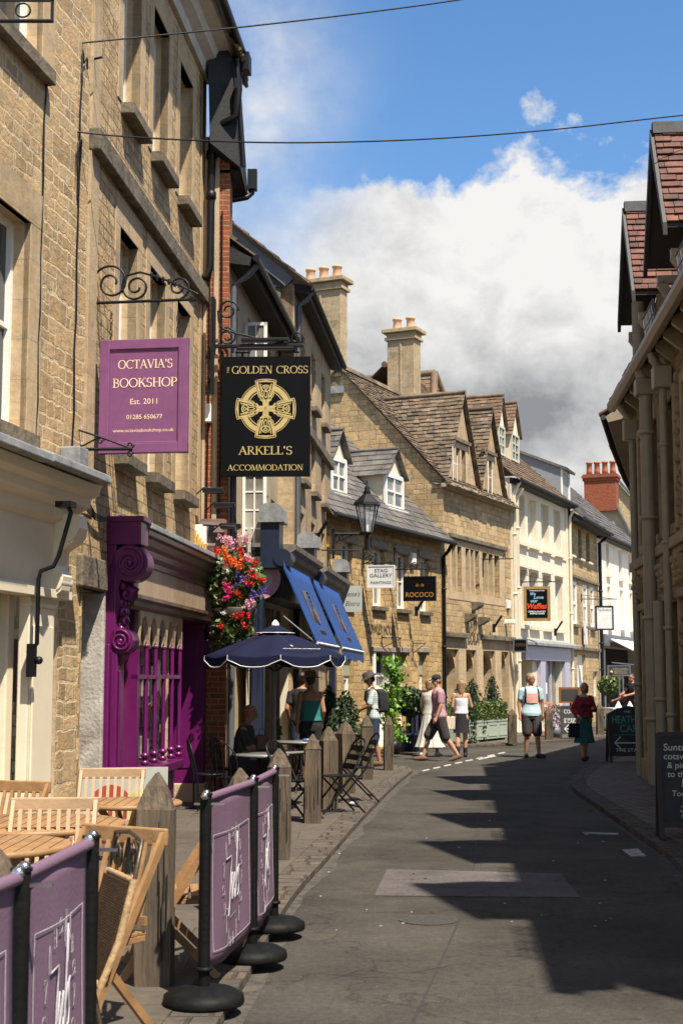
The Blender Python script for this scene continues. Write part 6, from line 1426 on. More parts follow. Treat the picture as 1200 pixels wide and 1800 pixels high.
# black pub board
Y1 = 19.35
t3 = bracket('long black bracket with scrolls above the black pub board', 379, 608, Y1, 1.22, 'big', -.03, .66)
s = MB(); s.box(-.07, -.015, -.03, .03, -.68, .70); s.box(.0, 1.2, -.025, .025, -.03, .02); s.box(.36, 1.02, -.06, .06, .05, .10); s.box(.3, 1.08, -.05, .05, -.06, -.03); s.box(.22,.26,-.02,.02,-.1,0); s.box(1.1,1.14,-.02,.02,-.1,0); s.build('lamp_trough', BLACK, t3, bevel=.008)
t = sgn('hanging_sign', "black pub board with gold Celtic cross lettered GOLDEN CROSS", 'sign', 466.5, 838, Y1, -.03)
def golden():
    W, H = 1.23, 1.68; b = MB(); b.box(-W/2, W/2, -.02, .02, 0, H); b.build('board', BLACK_GL, t, bevel=.004)
    k = -.0225
    serif(t, 'lettering', 'GOLDEN CROSS', .055, 1.44, .105, GOLD, k, 1.06)
    text(t, 'lettering', 'THE', -.51, 1.49, .03, GOLD, k, .085, roll=R(90))
    serif(t, 'lettering', "ARKELL'S", .0, .305, .115, GOLD, k, .74)
    serif(t, 'lettering', 'ACCOMMODATION', .0, .085, .08, GOLD, k, 1.04)
    C = (0.0, .945); g = MB(); lay = [0]
    def yk(): lay[0] += 1; return k - .0004 * (lay[0] % 9)
    def ring(r0, r1, a0=0, a1=360, n=60, c=C):
        y = yk(); P = [(c[0]+r1*math.cos(R(a0+(a1-a0)*i/n)), y, c[1]+r1*math.sin(R(a0+(a1-a0)*i/n))) for i in range(n+1)]; Q = [(c[0]+r0*math.cos(R(a0+(a1-a0)*i/n)), y, c[1]+r0*math.sin(R(a0+(a1-a0)*i/n))) for i in range(n+1)]
        g.loops([[a, b_] for a, b_ in zip(P, Q)], closed=False, cap=False, smooth=False)
    for q in range(4):
        a0, a1 = q*90+20, q*90+70
        ring(.275, .345, a0, a1, 16); ring(.245, .257, a0, a1, 16); ring(.358, .366, a0-2, a1+2, 16)
    def line(P, w):
        y = yk(); L_, R_ = [], []
        for i in range(len(P)):
            q0, q1 = P[max(i-1,0)], P[min(i+1,len(P)-1)]; dx, dz = q1[0]-q0[0], q1[1]-q0[1]; l = math.hypot(dx, dz) or 1
            L_.append((P[i][0]-dz/l*w/2, y, P[i][1]+dx/l*w/2)); R_.append((P[i][0]+dz/l*w/2, y, P[i][1]-dx/l*w/2))
        g.loops([[a, b_] for a, b_ in zip(L_, R_)], closed=False, cap=False, smooth=False)
    for q in range(4):
        ca, sa = math.cos(q*math.pi/2), math.sin(q*math.pi/2)
        T = lambda x, z: (C[0] + x*ca - z*sa, C[1] + x*sa + z*ca)
        # flared arm: outline band, inner band, interlaced loops
        out = [T(.045,.12), T(.10,.17), T(.145,.395)] + [T(.145*(1-i/5), .395+.018*math.sin(math.pi/2*i/5)) for i in range(1, 11)] + [T(-.10,.17), T(-.045,.12)]
        line(out, .012)
        inn = [T(.055,.16), T(.075,.185), T(.118,.375), T(0,.388), T(-.118,.375), T(-.075,.185), T(-.055,.16)]
        line(inn, .026)
        line([T(.03,.12), T(.035,.15), T(.08,.35), T(0,.30), T(-.08,.35), T(-.035,.15), T(-.03,.12)], .016)
        line([T(.0+.055*math.cos(a), .285+.045*math.sin(a)) for a in [i*math.pi/6 for i in range(13)]], .014)
        line([T(-.03,.3), T(.02,.24), T(.02,.18), T(0,.15)], .014); line([T(.03,.3), T(-.02,.24), T(-.02,.18), T(0,.15)], .014)
        line([T(.02,.0), T(.022,.13)], .04); line([T(-.02,.0), T(-.022,.13)], .04)
        line([T(.035,.1), T(.05,.115), T(.075,.13)], .022); line([T(-.035,.1), T(-.05,.115), T(-.075,.13)], .022)
    ring(.026, .055, 0, 360, 24)
    g.build('celtic_cross', GOLD, t)
    h = MB()
    for x in (-.33, .36): h.tube([(x,0,H),(x,0,H+.07)], .014, 6); h.tube([(x-.1,0,H+.06),(x+.1,0,H+.06)], .012, 6)
    h.build('hanger', BLACK, t)
golden()
# swan-neck spotlights below the board
for i, (px, py, wd) in enumerate(((392, 888, .3), (403, 925, .22), (372, 862, .2))):
    p = at(px, py, 19.2); tt = thing('spotlight', ['black spotlight on a thin arm below the pub board', 'lower black spotlight beside the white casement', 'black spotlight nearest the purple shopfront eaves'][i], 'spotlight', p, 0, 'spotlights beneath the pub board')
    m = MB(); m.tube([(-.25,.2,-.05),(-.12,.1,.05),(.0,0,.03)], .01, 6); m.build('arm', BLACK, tt)
    m = MB(); m.box(-.12, .16, -.07, .05, -.03, .03); m.box(-.10, .14, -.09, .03, -.045, -.03); m.build('head', BLACK, tt, bevel=.01)

# round pink sign, bistro board, gallery boards and the rest up the street
def board(label, px, py_bottom, Y, W, H, m, rz=0, fr=None, thick=.02, q=.03, name='hanging_sign', hang=.12):
    t = sgn(name, label, 'sign', px, py_bottom, Y, rz)
    b = MB(); b.box(-W/2, W/2, -thick, thick, 0, H); b.build('board', m, t, bevel=.004)
    if fr:
        f = MB(); y = thick+.012; f.box(-W/2-.01, W/2+.01, -y, y, -.01, q); f.box(-W/2-.01, W/2+.01, -y, y, H-q, H+.01); f.box(-W/2-.012, -W/2+q, -y-.002, y+.002, q*.3, H-q*.3); f.box(W/2-q, W/2+.012, -y-.002, y+.002, q*.3, H-q*.3); f.build('frame', fr, t)
    if hang:
        for x in (-W*.35, W*.35): h = MB(); h.tube([(x,0,H-.02),(x,0,H+hang)], .008, 5); h.build('hanger', BLACK, t)
    return t
INK = mat('dark_ink', (.03,.035,.06), .6, .1, 10, 0)
WB = mat('white_board', (.68,.67,.64), .5, .06, 4, .03) if 'white_board' not in bpy.data.materials else bpy.data.materials['white_board']
t = sgn('round_sign', 'round pale pink sign half hidden behind the hanging flowers', 'sign', 455, 1054, 21.0, 0)
m = MB(); m.tube([(0,-.02,.32),(0,.02,.32)], .32, 36); m.build('disc', mat('pink_sign', (.50,.24,.28), .5, .3, 3, 0), t)
m = MB(); m.tube([(-.03,-.03,.3),(-.03,-.021,.3)], .22, 32); m.build('disc_centre', mat('pale_pink', (.58,.42,.38), .5, .1, 3, 0), t)
text(t, 'lettering', 'SPA', .06, .24, .075, INK, -.034)
m = MB(); m.tube([(-.5,.05,.72),(.3,0,.72)], .014, 6); m.tube([(0,0,.62),(0,0,.72)], .01, 5); m.build('hanger', BLACK, t)
GREYB = mat('sage_board', (.37,.38,.34), .6, .1, 4, .03, dirt=(.25,.25,.22), dirt_amt=.5)
t = board("small grey-green board with handwritten Jesse's Bistro", 619.5, 1076, 29.8, .40, .55, GREYB, -.05)
text(t, 'lettering', "Jesse's", 0, .33, .105, INK, -.022, .31, shear=.35); text(t, 'lettering', 'Bistro', 0, .13, .105, INK, -.022, .30, shear=.35)
bracket('straight black bar bracket over the grey-green bistro board', 553, 967, 29.6, .93, 'none', 0, .1)
t = board('white board lettered STAG GALLERY PAINTINGS on an iron bracket', 669.5, 1033, 32.2, .62, .50, WB, -.2, mat('white_frame', (.62,.61,.58), .5, .05, 4, 0), q=.02)
for s_, z, hh, w in (('STAG', .345, .085, .30), ('GALLERY', .235, .085, .52), ('PAINTINGS', .085, .06, .47)): text(t, 'lettering', s_, 0, z, hh, INK, -.022, w, bold=.015)
bracket('iron bracket with rings holding the white gallery board', 640, 990, 32.4, .66, 'rings', -.2, .34)
t = board('black board with gold ROCOCO lettering beside the drainpipe', 737.5, 1056, 33.6, .76, .57, BLACK_GL, -.2, BLACK, q=.02)
text(t, 'lettering', 'ROCOCO', 0, .09, .115, mat('dull_gold', (.36,.17,.035), .5, .1, 8, 0), -.022, .66, bold=.01); text(t, 'lettering', 'la la', .0, .34, .07, bpy.data.materials['dull_gold'], -.022, .2, shear=.4)
bracket('ornate iron bracket with spirals above the black rococo board', 694, 1001, 33.8, 1.0, 'waves', -.2, .5)
t = board('framed black board lettered Waffles in red script', 943.5, 1091, 43.4, .78, 1.03, BLACK_GL, -.12, mat('bronze_frame', (.28,.17,.055), .5, .2, 6, .1), q=.075, thick=.03)
CYAN = mat('pale_blue_paint', (.25,.47,.60), .6, .1, 8, 0); RED = mat('red_paint', (.80,.055,.02), .5, .1, 8, 0)
for s_, x, z, hh, w, mm, sh in (('We', -.12, .77, .10, .16, CYAN, .2), ('Love', .05, .665, .10, .30, CYAN, .2), ('our', -.08, .56, .10, .22, CYAN, .2), ('Waffles', 0, .365, .17, .58, RED, .25), ('SWEET & SAVOURY', 0, .255, .045, .52, LETTER_W, 0), ('WAFFLE HOUSE', 0, .195, .045, .44, LETTER_W, 0), ('Traditional & Fresh', 0, .90, .03, .46, LETTER_W, 0)):
    text(t, 'lettering', s_, x, z, hh, mm, -.033, w, shear=sh, bold=.02)
bracket('plain black bracket over the waffle board on the cream house', 915, 1023, 43.6, 1.05, 'stay', -.12, .3)
t = board('blank-looking white board in a black frame with fine script', 1062, 1107, 50.5, .62, .84, WB, 0, BLACK, q=.04)
text(t, 'lettering', 'The Boutique', 0, .66, .10, INK, -.022, .48, shear=.35)
bracket('long slender iron bracket holding the framed white board', 1022, 1053, 50.8, 1.25, 'stay', 0, .2)
t = board('small black box sign low on the corner of the cream house', 914, 1146, 42.2, .40, .38, BLACK_GL, -.2, GREYP, q=.03, hang=0, thick=.05)
text(t, 'lettering', 'OPEN', 0, .16, .1, mat('dim_brown', (.12,.07,.03), .6, .1, 6, 0), -.056, .27)
t = board('dark slate sign with gold lines on two posts near the cafe', 1087, 1188, 46.0, .72, .33, mat('slate_board', (.035,.04,.05), .5, .15, 6, 0), 0, GREYP, q=.03, hang=0)
for z, w in ((.20, .5), (.13, .42), (.07, .42)): text(t, 'lettering', 'FOOD & DRINKS' if z > .15 else 'SERVED ALL DAY', .05, z, .045, GOLD, -.024, w)
m = MB(); m.ball((-.25,-.03,.12), .05, 6); m.build('gold_emblem', bpy.data.materials['gilt'], t)
m = MB(); m.tube([(.0,0,0),(.0,0,-1.4)], .03, 8); m.tube([(.12,0,0),(.12,0,-1.4)], .03, 8); m.build('post', GREYP, t)

# slanting flag-pole sockets, cctv
for i, (px, py, Y, lab) in enumerate(((732,1073,34.9,'black slanting flagpole socket under the black rococo board'),(868,1103,40.6,'black slanting flagpole socket above the arched shopfront'),(976,1110,46.6,'black slanting flagpole socket low on the cream house'),(557,946,28.0,'black slanting flagpole socket on the ashlar house'))):
    tt = sgn('flagpole_socket', lab, 'flagpole socket', px, py, Y, 0, 'flagpole sockets on the house fronts')
    m = MB(); m.tube([(0,0,0),(.20,-.14,.33)], .035, 8); m.build('tube', BLACK, tt); m = MB(); m.box(-.05,.03,-.03,.05,-.14,.1); m.build('plate', BLACK, tt)
tt = sgn('security_camera', 'white security camera by the corner of the arched shopfront', 'camera', 893, 1097, 42.0, -.4)
m = MB(); m.box(-.22, .2, -.09, .06, .0, .13); m.build('body', WHITE, tt, bevel=.02); m = MB(); m.tube([(-.2,.1,.1),(-.25,.3,.2)], .03, 8); m.box(-.33,-.2,.2,.3,.1,.3); m.build('mount', WHITE, tt)
tt = sgn('alarm_box', 'small white alarm box on the wall right of the mullioned windows', 'alarm box', 891, 1070, 42.2, -.4)
m = MB(); m.box(-.1,.1,-.06,.06,0,.25); m.build('cover', WHITE, tt, bevel=.02); m = MB(); m.box(-.06,.06,-.05,.05,-.05,0); m.build('strobe', NAVY, tt)
tt = sgn('wall_hook', 'thin iron rod bracket across the mullioned windows', 'bracket', 848, 983, 39.6, -.2)
m = MB(); m.tube([(0,0,0),(.85,-.05,0)], .016, 6); m.tube([(.55,0,.0),(.6,0,.14)], .012, 5); m.tube([(0,0,.05),(0,0,-.5)], .018, 6); m.build('rod', BLACK, tt)

# street lantern on its arm
t = sgn('street_lamp', 'black six-sided street lantern on a wall arm at the end of the ashlar house', 'street lamp', 645, 945, 30.6, 0)
def lantern():
    m = MB(); m.tube([(0,0,-.05),(0,0,.08)], .045, 8); m.tube([(-.72,.0,-.02+.1),(0,0,.08)], .03, 8); m.box(-.76,-.70,-.04,.04,-.45,.18); m.tube([(-.7,0,-.12),(-.45,0,.0),(-.3,0,.06)], .016, 6)
    m.tube([(-.6+.1*math.cos(q*.5),0,-.02+.09*math.sin(q*.5)) for q in range(11)], .012, 5); m.tube([(0,0,-.28),(0,0,0)], .05, 8); m.build('arm', BLACK, t)
    z0, z1 = .1, .72; r0, r1 = .12, .26; f = MB()
    C = [(math.cos(q*math.pi/3+.26), math.sin(q*math.pi/3+.26)) for q in range(6)]
    for c, s in C: f.tube([(c*r0, s*r0, z0), (c*r1, s*r1, z1)], .013, 6)
    f.tube([(c*r1, s*r1, z1) for c, s in C], .016, 6, closed=True); f.tube([(c*r0, s*r0, z0) for c, s in C], .014, 6, closed=True); f.lathe([(.05,.05),(.12,.1),(.12,.12),(.0,.12)], (0,0,0), 12)
    f.build('frame', BLACK, t)
    g = MB(); g.loops([[(c*r0*.96, s*r0*.96, z0+.02) for c, s in C], [(c*r1*.96, s*r1*.96, z1) for c, s in C]], cap=False, smooth=False)
    gm = bpy.data.materials.new('lantern_glass'); nt, N, L, b = nodes_of(gm); b.inputs['Base Color'].default_value = (.75,.8,.82,1); b.inputs['Roughness'].default_value = .05; b.inputs['Alpha'].default_value = .28
    g.build('pane', gm, t)
    h = MB(); h.loops([[(c*.31, s*.31, z1-.02) for c, s in C], [(c*.30, s*.30, z1+.03) for c, s in C], [(c*.12, s*.12, z1+.20) for c, s in C], [(c*.07, s*.07, z1+.24) for c, s in C]], smooth=False); h.lathe([(.07,0),(.09,.04),(.05,.1),(.06,.14),(.02,.2),(.015,.3)], (0,0,z1+.22), 12); h.build('hood', BLACK, t)
    l = MB(); l.lathe([(.03,.14),(.04,.3),(.03,.4)], (0,0,0), 10); l.build('lamp', LETTER_W, t)
lantern()

# overhead wires
def wire(label, pts):
    m = MB(); m.tube(smooth_line([at(*p) for p in pts], 6), .0085, 6)
    tag(m.build('overhead_wire', BLACK, None), label, 'wire', 'wires strung across the street')
wire('upper black wire running from the left wall out through the top of the sky', [(140,76,13.4),(240,66,13.6),(430,47,14.2),(620,25,14.8),(805,0,15.4),(1000,-32,16.2),(1300,-90,17.5)])
wire('lower black wire sagging across the street to the right-hand gable', [(112,229,13.3),(220,240,13.5),(400,249,14.2),(560,250.5,14.9),(760,244,15.6),(960,229,16.3),(1150,208,17.0),(1260,196,17.4)])

# ================================================================== street furniture
def gthing(name, label, cat, px, py, rz=0, group=None, z=.06):
    p = gnd(px, py, z); return thing(name, label, cat, p, rz, group)
OAK = mat('weathered_oak', (.115,.083,.052), .9, .55, 14, 1.0, 45, stretch=(1,1,.09), dirt=(.035,.028,.02), dirt_amt=.95)
def bollard(label, p, w=.2, H=1.02, rz=0, seed=0):
    t = thing('bollard', label, 'bollard', p, rz, 'weathered oak bollards along the pavements')
    rg = random.Random(seed); j = lambda: rg.uniform(-.008, .008); h = w/2
    def ring(s, z): return [(-h*s+j(), -h*s+j(), z+j()), (h*s+j(), -h*s+j(), z+j()), (h*s+j(), h*s+j(), z+j()), (-h*s+j(), h*s+j(), z+j())]
    m = MB(); m.loops([ring(1,0), ring(1,.25), ring(1,.5), ring(.99,H*.83)], smooth=False)
    top = ring(.97, H*.83); m.loops([top, ring(.55,H*.94), ring(.10,H)], smooth=False)
    m.build('post', OAK, t, bevel=.012)
    c = MB()       # drying cracks
    for k in range(5):
        x = rg.uniform(-h*.8, h*.8); z = rg.uniform(.1,.5); l = rg.uniform(.15,.4); c.box(x-.002, x+.002, -h-.009, -h+.004, z, min(z+l, H*.8))
    c.build('crack', DARK, t)
    return t
for i, (px, py, w, H, rz, lab) in enumerate((
    (270,1728,.205,1.13,.05,'big cracked oak bollard standing among the teak chairs'),
    (421,1612,.19,1.02,.3,'lichened oak bollard half hidden behind the nearer screen with both poles'),
    (490,1510,.20,1.0,.12,'oak bollard close behind the last purple screen'),
    (549,1446,.19,1.0,.08,'oak bollard in front of the folded black chairs, pale at its foot'),
    (577,1421,.20,1.03,.3,'oak bollard just behind the black folding chairs, darkest of the row'),
    (607,1394,.21,1.02,.5,'oak bollard by the last black chair, turned on its corner'),
    (645,1370,.185,1.03,.1,'oak bollard in front of the man in the checked shirt'),
    (683,1354,.165,.97,.1,'last oak bollard at the rounded end of the pavement'),
    (900,1307,.2,.86,.1,'oak bollard by the planter, left of the man in the pale T-shirt'),
    (964,1300,.19,.85,.1,'oak bollard between the man and the woman walking'),
    (1054,1291,.2,.9,.1,'oak bollard right of the woman in the red cardigan'))):
    bollard(lab, gnd(px, py, .058), w, H, rz, i)
bollard('oak bollard cut off at the left edge beside the purple screen', Vector((-1.27, 5.3, .058)), .2, 1.06, .2, 20)

# cafe screens: posts with round bases, purple canvas between them
CANVAS = mat('purple_canvas', (.155,.088,.135), .8, .10, 3, .25, 160, stretch=(1,1,.3))
PRINT = mat('screen_print', (.46,.43,.45), .8, .15, 40, 0); STEEL = mat('polished_steel', (.6,.6,.6), .2, .1, 5, 0, metal=1.0)
BASEM = mat('rubber_base', (.006,.006,.006), .6, .3, 20, .15, dirt=(.016,.015,.013), dirt_amt=.4, spec=.15)
PG = 'black posts of the cafe screens'
posts = {}
def post(key, p, label):
    p = Vector((p[0], p[1], .058)); posts[key] = p
    t = thing('screen_post', label, 'barrier post', p, 0, PG)
    m = MB(); m.tube([(0,0,.05),(0,0,1.05)], .031, 16); m.lathe([(.031,0),(.045,.005),(.045,.02),(.031,.025)], (0,0,.16), 16); m.tube([(0,0,1.05),(0,0,1.06)], .036, 16); m.build('pole', BASEM, t)
    b = MB(); b.lathe([(.0,0),(.205,0),(.21,.012),(.205,.045),(.16,.07),(.06,.088),(.035,.09),(0,.09)], (0,0,0), 40); b.build('base', BASEM, t)
    k = MB(); k.box(-.06,.10,-.01,.01,1.0,1.012); k.ball((.0,.04,1.055), .022, 6); k.ball((0,-.045,1.05), .022, 6); k.build('hook', STEEL, t)
for key, xy, lab in (('a', (-1.015,4.62), 'black screen post nearest the camera at the lower left'), ('b', (-.955,5.55), 'black screen post in front of the wicker chair'), ('c', tuple(gnd(358,1764,.058))[:2], 'black post on a round base, nearer of the pair by the kerb'), ('d', tuple(gnd(443,1685,.058))[:2], 'middle black post with a yellow tie at its round base'), ('e', tuple(gnd(481,1633,.058))[:2], 'farthest black screen post against the kerb')):
    post(key, xy, lab)
def screen(p, q, label, drop=.86, first=True):
    t = thing('canvas_screen', label, 'screen', ((p.x+q.x)/2, (p.y+q.y)/2, .06), math.atan2(q.y-p.y, q.x-p.x), 'purple canvas screens of the cafe')
    L = (q - p).length - .09; H1 = 1.03; m = MB(); m.weld = True; nx, nz = 16, 14
    def S(u, v): return (-L/2 + L*u, .012*math.sin(u*9+v*3)*v - .01*math.sin(u*4), H1 - drop*v - .035*math.sin(math.pi*u)*v)
    for i in range(nx):
        for j in range(nz): m.add([S(i/nx,j/nz), S((i+1)/nx,j/nz), S((i+1)/nx,(j+1)/nz), S(i/nx,(j+1)/nz)], [(0,1,2,3)], True)
    o = m.build('canvas', CANVAS, t); s = o.modifiers.new('solid', 'SOLIDIFY'); s.thickness = .003; s.offset = 0
    r = MB(); r.tube([(-L/2,0,H1),(L/2,0,H1)], .022, 12); r.build('sleeve', CANVAS, t)
    pr = MB(); y0 = -.009
    def on(x, z):
        u = (x + L/2)/L; v = (H1 - z)/drop; return (x, S(u, v)[1] + y0, z - .035*math.sin(math.pi*u)*v)
    def poly(P, w): pr.tube([on(*p_) for p_ in P], w*.5, 4)
    a, zt, zb = L/2-.09, H1-.20, H1-drop+.07
    for A, B in (((-a,zt),(a,zt)),((a,zt),(a,zb)),((a,zb),(-a,zb)),((-a,zb),(-a,zt))): poly([(A[0]+(B[0]-A[0])*k/10, A[1]+(B[1]-A[1])*k/10) for k in range(11)], .0026)
    rg = random.Random(4); R1, cz = min(L*.27, .26), (zt+zb)/2
    for k in range(18):       # ring of little glasses, cups, jars and a clock tower
        an = k*2*math.pi/18; x, z = R1*math.cos(an), cz + .29*math.sin(an); kind = k % 4
        if kind == 0: poly([(x-.014,z+.035),(x-.004,z),(x-.004,z-.03),(x-.014,z-.035),(x+.014,z-.035),(x+.004,z-.03),(x+.004,z),(x+.014,z+.035),(x-.014,z+.035)], .0017)
        elif kind == 1: poly([(x+.022*math.cos(q*.6), z+.022*math.sin(q*.6)) for q in range(11)], .0017); poly([(x-.03,z-.026),(x+.03,z-.026)], .0017)
        elif kind == 2: poly([(x-.014,z-.03),(x-.014,z+.03),(x+.014,z+.03),(x+.014,z-.03),(x-.014,z-.03)], .0017); poly([(x-.014,z),(x+.014,z)], .0015)
        else: poly([(x-.008,z-.04),(x-.008,z+.02),(x,z+.05),(x+.008,z+.02),(x+.008,z-.04)], .0017)
    for k in range(5): poly([(.02+.02*k, cz+.22-.02*k),(.02+.02*k, cz+.30-.02*k)], .0022)
    # brush script Jacks
    z0 = cz - .07; s = min(L, 1.0)*.82
    def br(P, w=.007): poly([(x*s*1.15, z0 + z*(1.15 if P[0][0] < -.1 else 2.0)) for x, z in P], w)
    br([(-.20,.19),(-.09,.20),(-.115,.10),(-.13,.0),(-.15,-.06),(-.185,-.07),(-.20,-.03)])
    br([(-.02,.06),(-.06,.07),(-.085,.03),(-.075,-.0),(-.045,.0),(-.02,.06),(-.025,.01),(-.005,.0)])
    br([(.055,.06),(.025,.065),(.005,.03),(.015,.0),(.04,-.0),(.06,.02)])
    br([(.08,-.005),(.095,.09),(.105,.16),(.095,.17),(.085,.1),(.085,.03)]); br([(.135,.07),(.09,.035),(.14,-.005)])
    br([(.19,.075),(.165,.07),(.17,.04),(.19,.025),(.185,.0),(.155,-.005)])
    poly([(-.1*s, z0-.09),(.13*s, z0-.085)], .0013)
    pr.build('print', PRINT, t)
    return t
P = posts
screen(P['a'] + Vector((-.12,-1.05,0)), P['a'], 'purple canvas screen cut off at the left edge')
screen(P['a'], P['b'], 'purple canvas screen with white Jacks print, nearest of the whole ones')
screen(P['c'], P['d'], 'purple canvas screen hung between the two posts by the kerb')
screen(P['d'], P['e'], 'purple canvas screen seen almost edge on, farthest along the kerb')
m = MB(); c = P['d']; m.tube([(c.x-.02,c.y-.05,.22),(c.x-.05,c.y-.08,.14),(c.x-.03,c.y-.1,.07),(c.x-.06,c.y-.14,.068)], .004, 5); tag(m.build('yellow_tie', mat('yellow_twine', (.5,.33,.06), .7, .1, 6, 0)), 'loose yellow twine hanging by the middle screen post', 'twine')

# teak furniture
TEAK = mat('teak', (.30,.165,.07), .5, .28, 5, .15, 40, stretch=(1,1,1), dirt=(.24,.11,.035), dirt_amt=.6)
TEAK2 = mat('teak_pale', (.40,.26,.145), .55, .15, 6, .12, 40)
def teak_chair(label, p, rz, m=None, fold=True):
    m = m or TEAK2; t = thing('folding_chair', label, 'chair', p, rz, 'slatted teak folding chairs')
    w = .25; f = MB(); B = lambda z: .17 + .16*(z-.42)/.48      # back leans to +y
    for s in (-1, 1): 
        l = MB(); l.bar((s*w,-.26,.0),(s*w,B(.90),.90), .024, .045, (0,1,0)); l.build('back_leg', m, t)
        l = MB(); l.bar((s*(w-.03),.27,.0),(s*(w-.03),-.17,.44), .024, .04, (0,1,0)); l.build('front_leg', m, t)
    r = MB(); r.bar((-w-.02,B(.88),.88),(w+.02,B(.88),.88), .03, .085); r.build('top_rail', m, t, bevel=.008)
    r = MB(); r.bar((-w,B(.50),.50),(w,B(.50),.50), .022, .04); r.build('lower_rail', m, t)
    b = MB()
    for k in range(8): x = -w+.045 + (2*w-.09)*k/7; b.bar((x,B(.50),.50),(x,B(.86),.86), .024, .012, (0,1,0))
    b.build('back_slats', m, t)
    s = MB()
    for k in range(7): y = -.2 + .063*k; s.box(-w+.02, w-.02, y, y+.048, .43, .448)
    s.box(-w+.02, -w+.05, -.2, .22, .40, .43); s.box(w-.05, w-.02, -.2, .22, .40, .43); s.build('seat', m, t, bevel=.004)
    return t
def round_table(label, p, r, m=None):
    t = thing('round_table', label, 'table', p, 0, 'round teak cafe tables'); m = m or TEAK
    a = MB(); a.lathe([(0,.695),(r-.01,.695),(r,.70),(r,.722),(r-.01,.73),(0,.73)], n=48); a.build('tabletop', m, t)
    g = MB(); n = int(2*r/.075)
    for k in range(1, n): x = -r + 2*r*k/n; y = math.sqrt(max(r*r-x*x, 0))-.04; g.box(x-.003, x+.003, -y, y, .7295, .7312)
    g.build('slat_gaps', mat('gap_shadow', (.05,.025,.01), .9, .2, 5, 0) if 'gap_shadow' not in bpy.data.materials else bpy.data.materials['gap_shadow'], t)
    for k in range(4):
        an = k*math.pi/2 + .5; l = MB(); l.bar((math.cos(an)*r*.65, math.sin(an)*r*.65, 0),(-math.cos(an)*r*.5,-math.sin(an)*r*.5,.695), .03, .05); l.build('leg', m, t)
    return t
Z = .06
round_table('round teak table nearest the camera at the left edge', (-2.02, 8.15, Z), .50)
round_table('round teak table behind the chair with the pale slatted back', (-2.02, 9.35, Z), .62)
round_table('small round teak table left of the big oak bollard', (-1.62, 10.9, Z), .42)
teak_chair('pale teak chair by the purple shopfront, its back to the wall', (-1.85, 11.45, Z), 0.05)
teak_chair('darker teak chair at the left edge behind the tables', (-2.42, 10.05, Z), -.30, TEAK)
teak_chair('pale teak chair with a broad slatted back between the two large tables', (-1.74, 8.60, Z), .08)
teak_chair('teak chair turned sideways behind the wicker chair', (-1.25, 6.95, Z), -.55, TEAK)
teak_chair('teak chair in profile to the right of the big oak bollard', (-.98, 8.35, Z), -1.45, TEAK)
# wicker chair with an iron scroll back
WICK = masonry('wicker', (.10,.053,.023), (.055,.028,.012), (.015,.008,.004), .022, .010, .0025, .001, stain_amt=.2, bump=1.0, vary=0, var=.4, rough=.6)
def wicker():
    t = thing('wicker_chair', 'dark wicker chair with a scrolled iron top rail', 'chair', (-1.20, 6.0, Z), -1.15)
    m = MB(); n = 8; m.loops([[(-.19+.01*math.sin(k),.20+.10*k/n,.42+.40*k/n) for k in (i,)] + [(.19,.20+.10*i/n,.42+.40*i/n), (.19,.175+.10*i/n,.42+.40*i/n), (-.19,.175+.10*i/n,.42+.40*i/n)] for i in range(n+1)], smooth=False); m.build('back_panel', WICK, t)
    e = MB(); IR = mat('bronze_iron', (.10,.075,.05), .4, .3, 9, .1, metal=.6)
    for s in (-1, 1): e.tube([(s*.2,.30,.84),(s*.205,.24,.60),(s*.19,.17,.42)], .016, 8)
    e.tube([(-.2,.30,.83),(.2,.30,.83)], .013, 8); e.build('cane_edge', mat('pale_cane', (.42,.27,.13), .6, .3, 30, .3), t)
    f = MB(); f.tube([(-.2,.30,.83),(-.2,.33,.99),(0,.335,1.01),(.2,.33,.99),(.2,.30,.83)], .010, 8)
    for cx, s in ((-.12,1),(.12,-1)): f.tube([(a, .32, b) for a, _, b in scroll(cx, .91, .075, 1.4, math.pi/2, s, 26, r1=.25)], .009, 6)
    f.tube([(-.05,.32,.84),(0,.33,.98),(.05,.32,.84)], .008, 6); f.tube([(0,.32,.90),(.02,.32,.87),(0,.32,.84),(-.02,.32,.87),(0,.32,.90)], .007, 6); f.build('scroll_top', IR, t)
    s = MB(); s.lathe([(0,0),(.21,0),(.215,.02),(.21,.04),(0,.04)], (0,0,.40), 24); s.build('seat', WICK, t)
    l = MB(); l.tube([(.21*math.cos(q*.35), .21*math.sin(q*.35), .42) for q in range(18)], .018, 6, closed=True); l.build('seat_edge', bpy.data.materials['pale_cane'], t)
    for sx in (-1, 1):
        for sy in (-1, 1): g = MB(); g.tube([(sx*.15,sy*.15,.41),(sx*.18,sy*.19,.2),(sx*.21,sy*.22,0)], .012, 8); g.build('leg', IR, t)
wicker()
# painted panel leaning at the purple stall riser
t = gthing('painted_panel', 'pale panel with red and green discs leaning on the purple shopfront', 'painted panel', 200, 1490, .25); t.location = (-1.98, 13.15, Z)
m = MB(); m.box(-.4,.4,-.015,.015,.3,.84); m.build('board', GREYB, t); m = MB()
m.tube([(-.12,-.03,.5),(-.12,-.017,.5)], .19, 28); m.build('red_disc', mat('brick_red_paint', (.30,.045,.025), .6, .1, 6, 0), t); m = MB(); m.tube([(.2,-.03,.46),(.2,-.018,.46)], .2, 28); m.build('green_disc', mat('olive_paint', (.40,.42,.15), .6, .1, 6, 0), t)

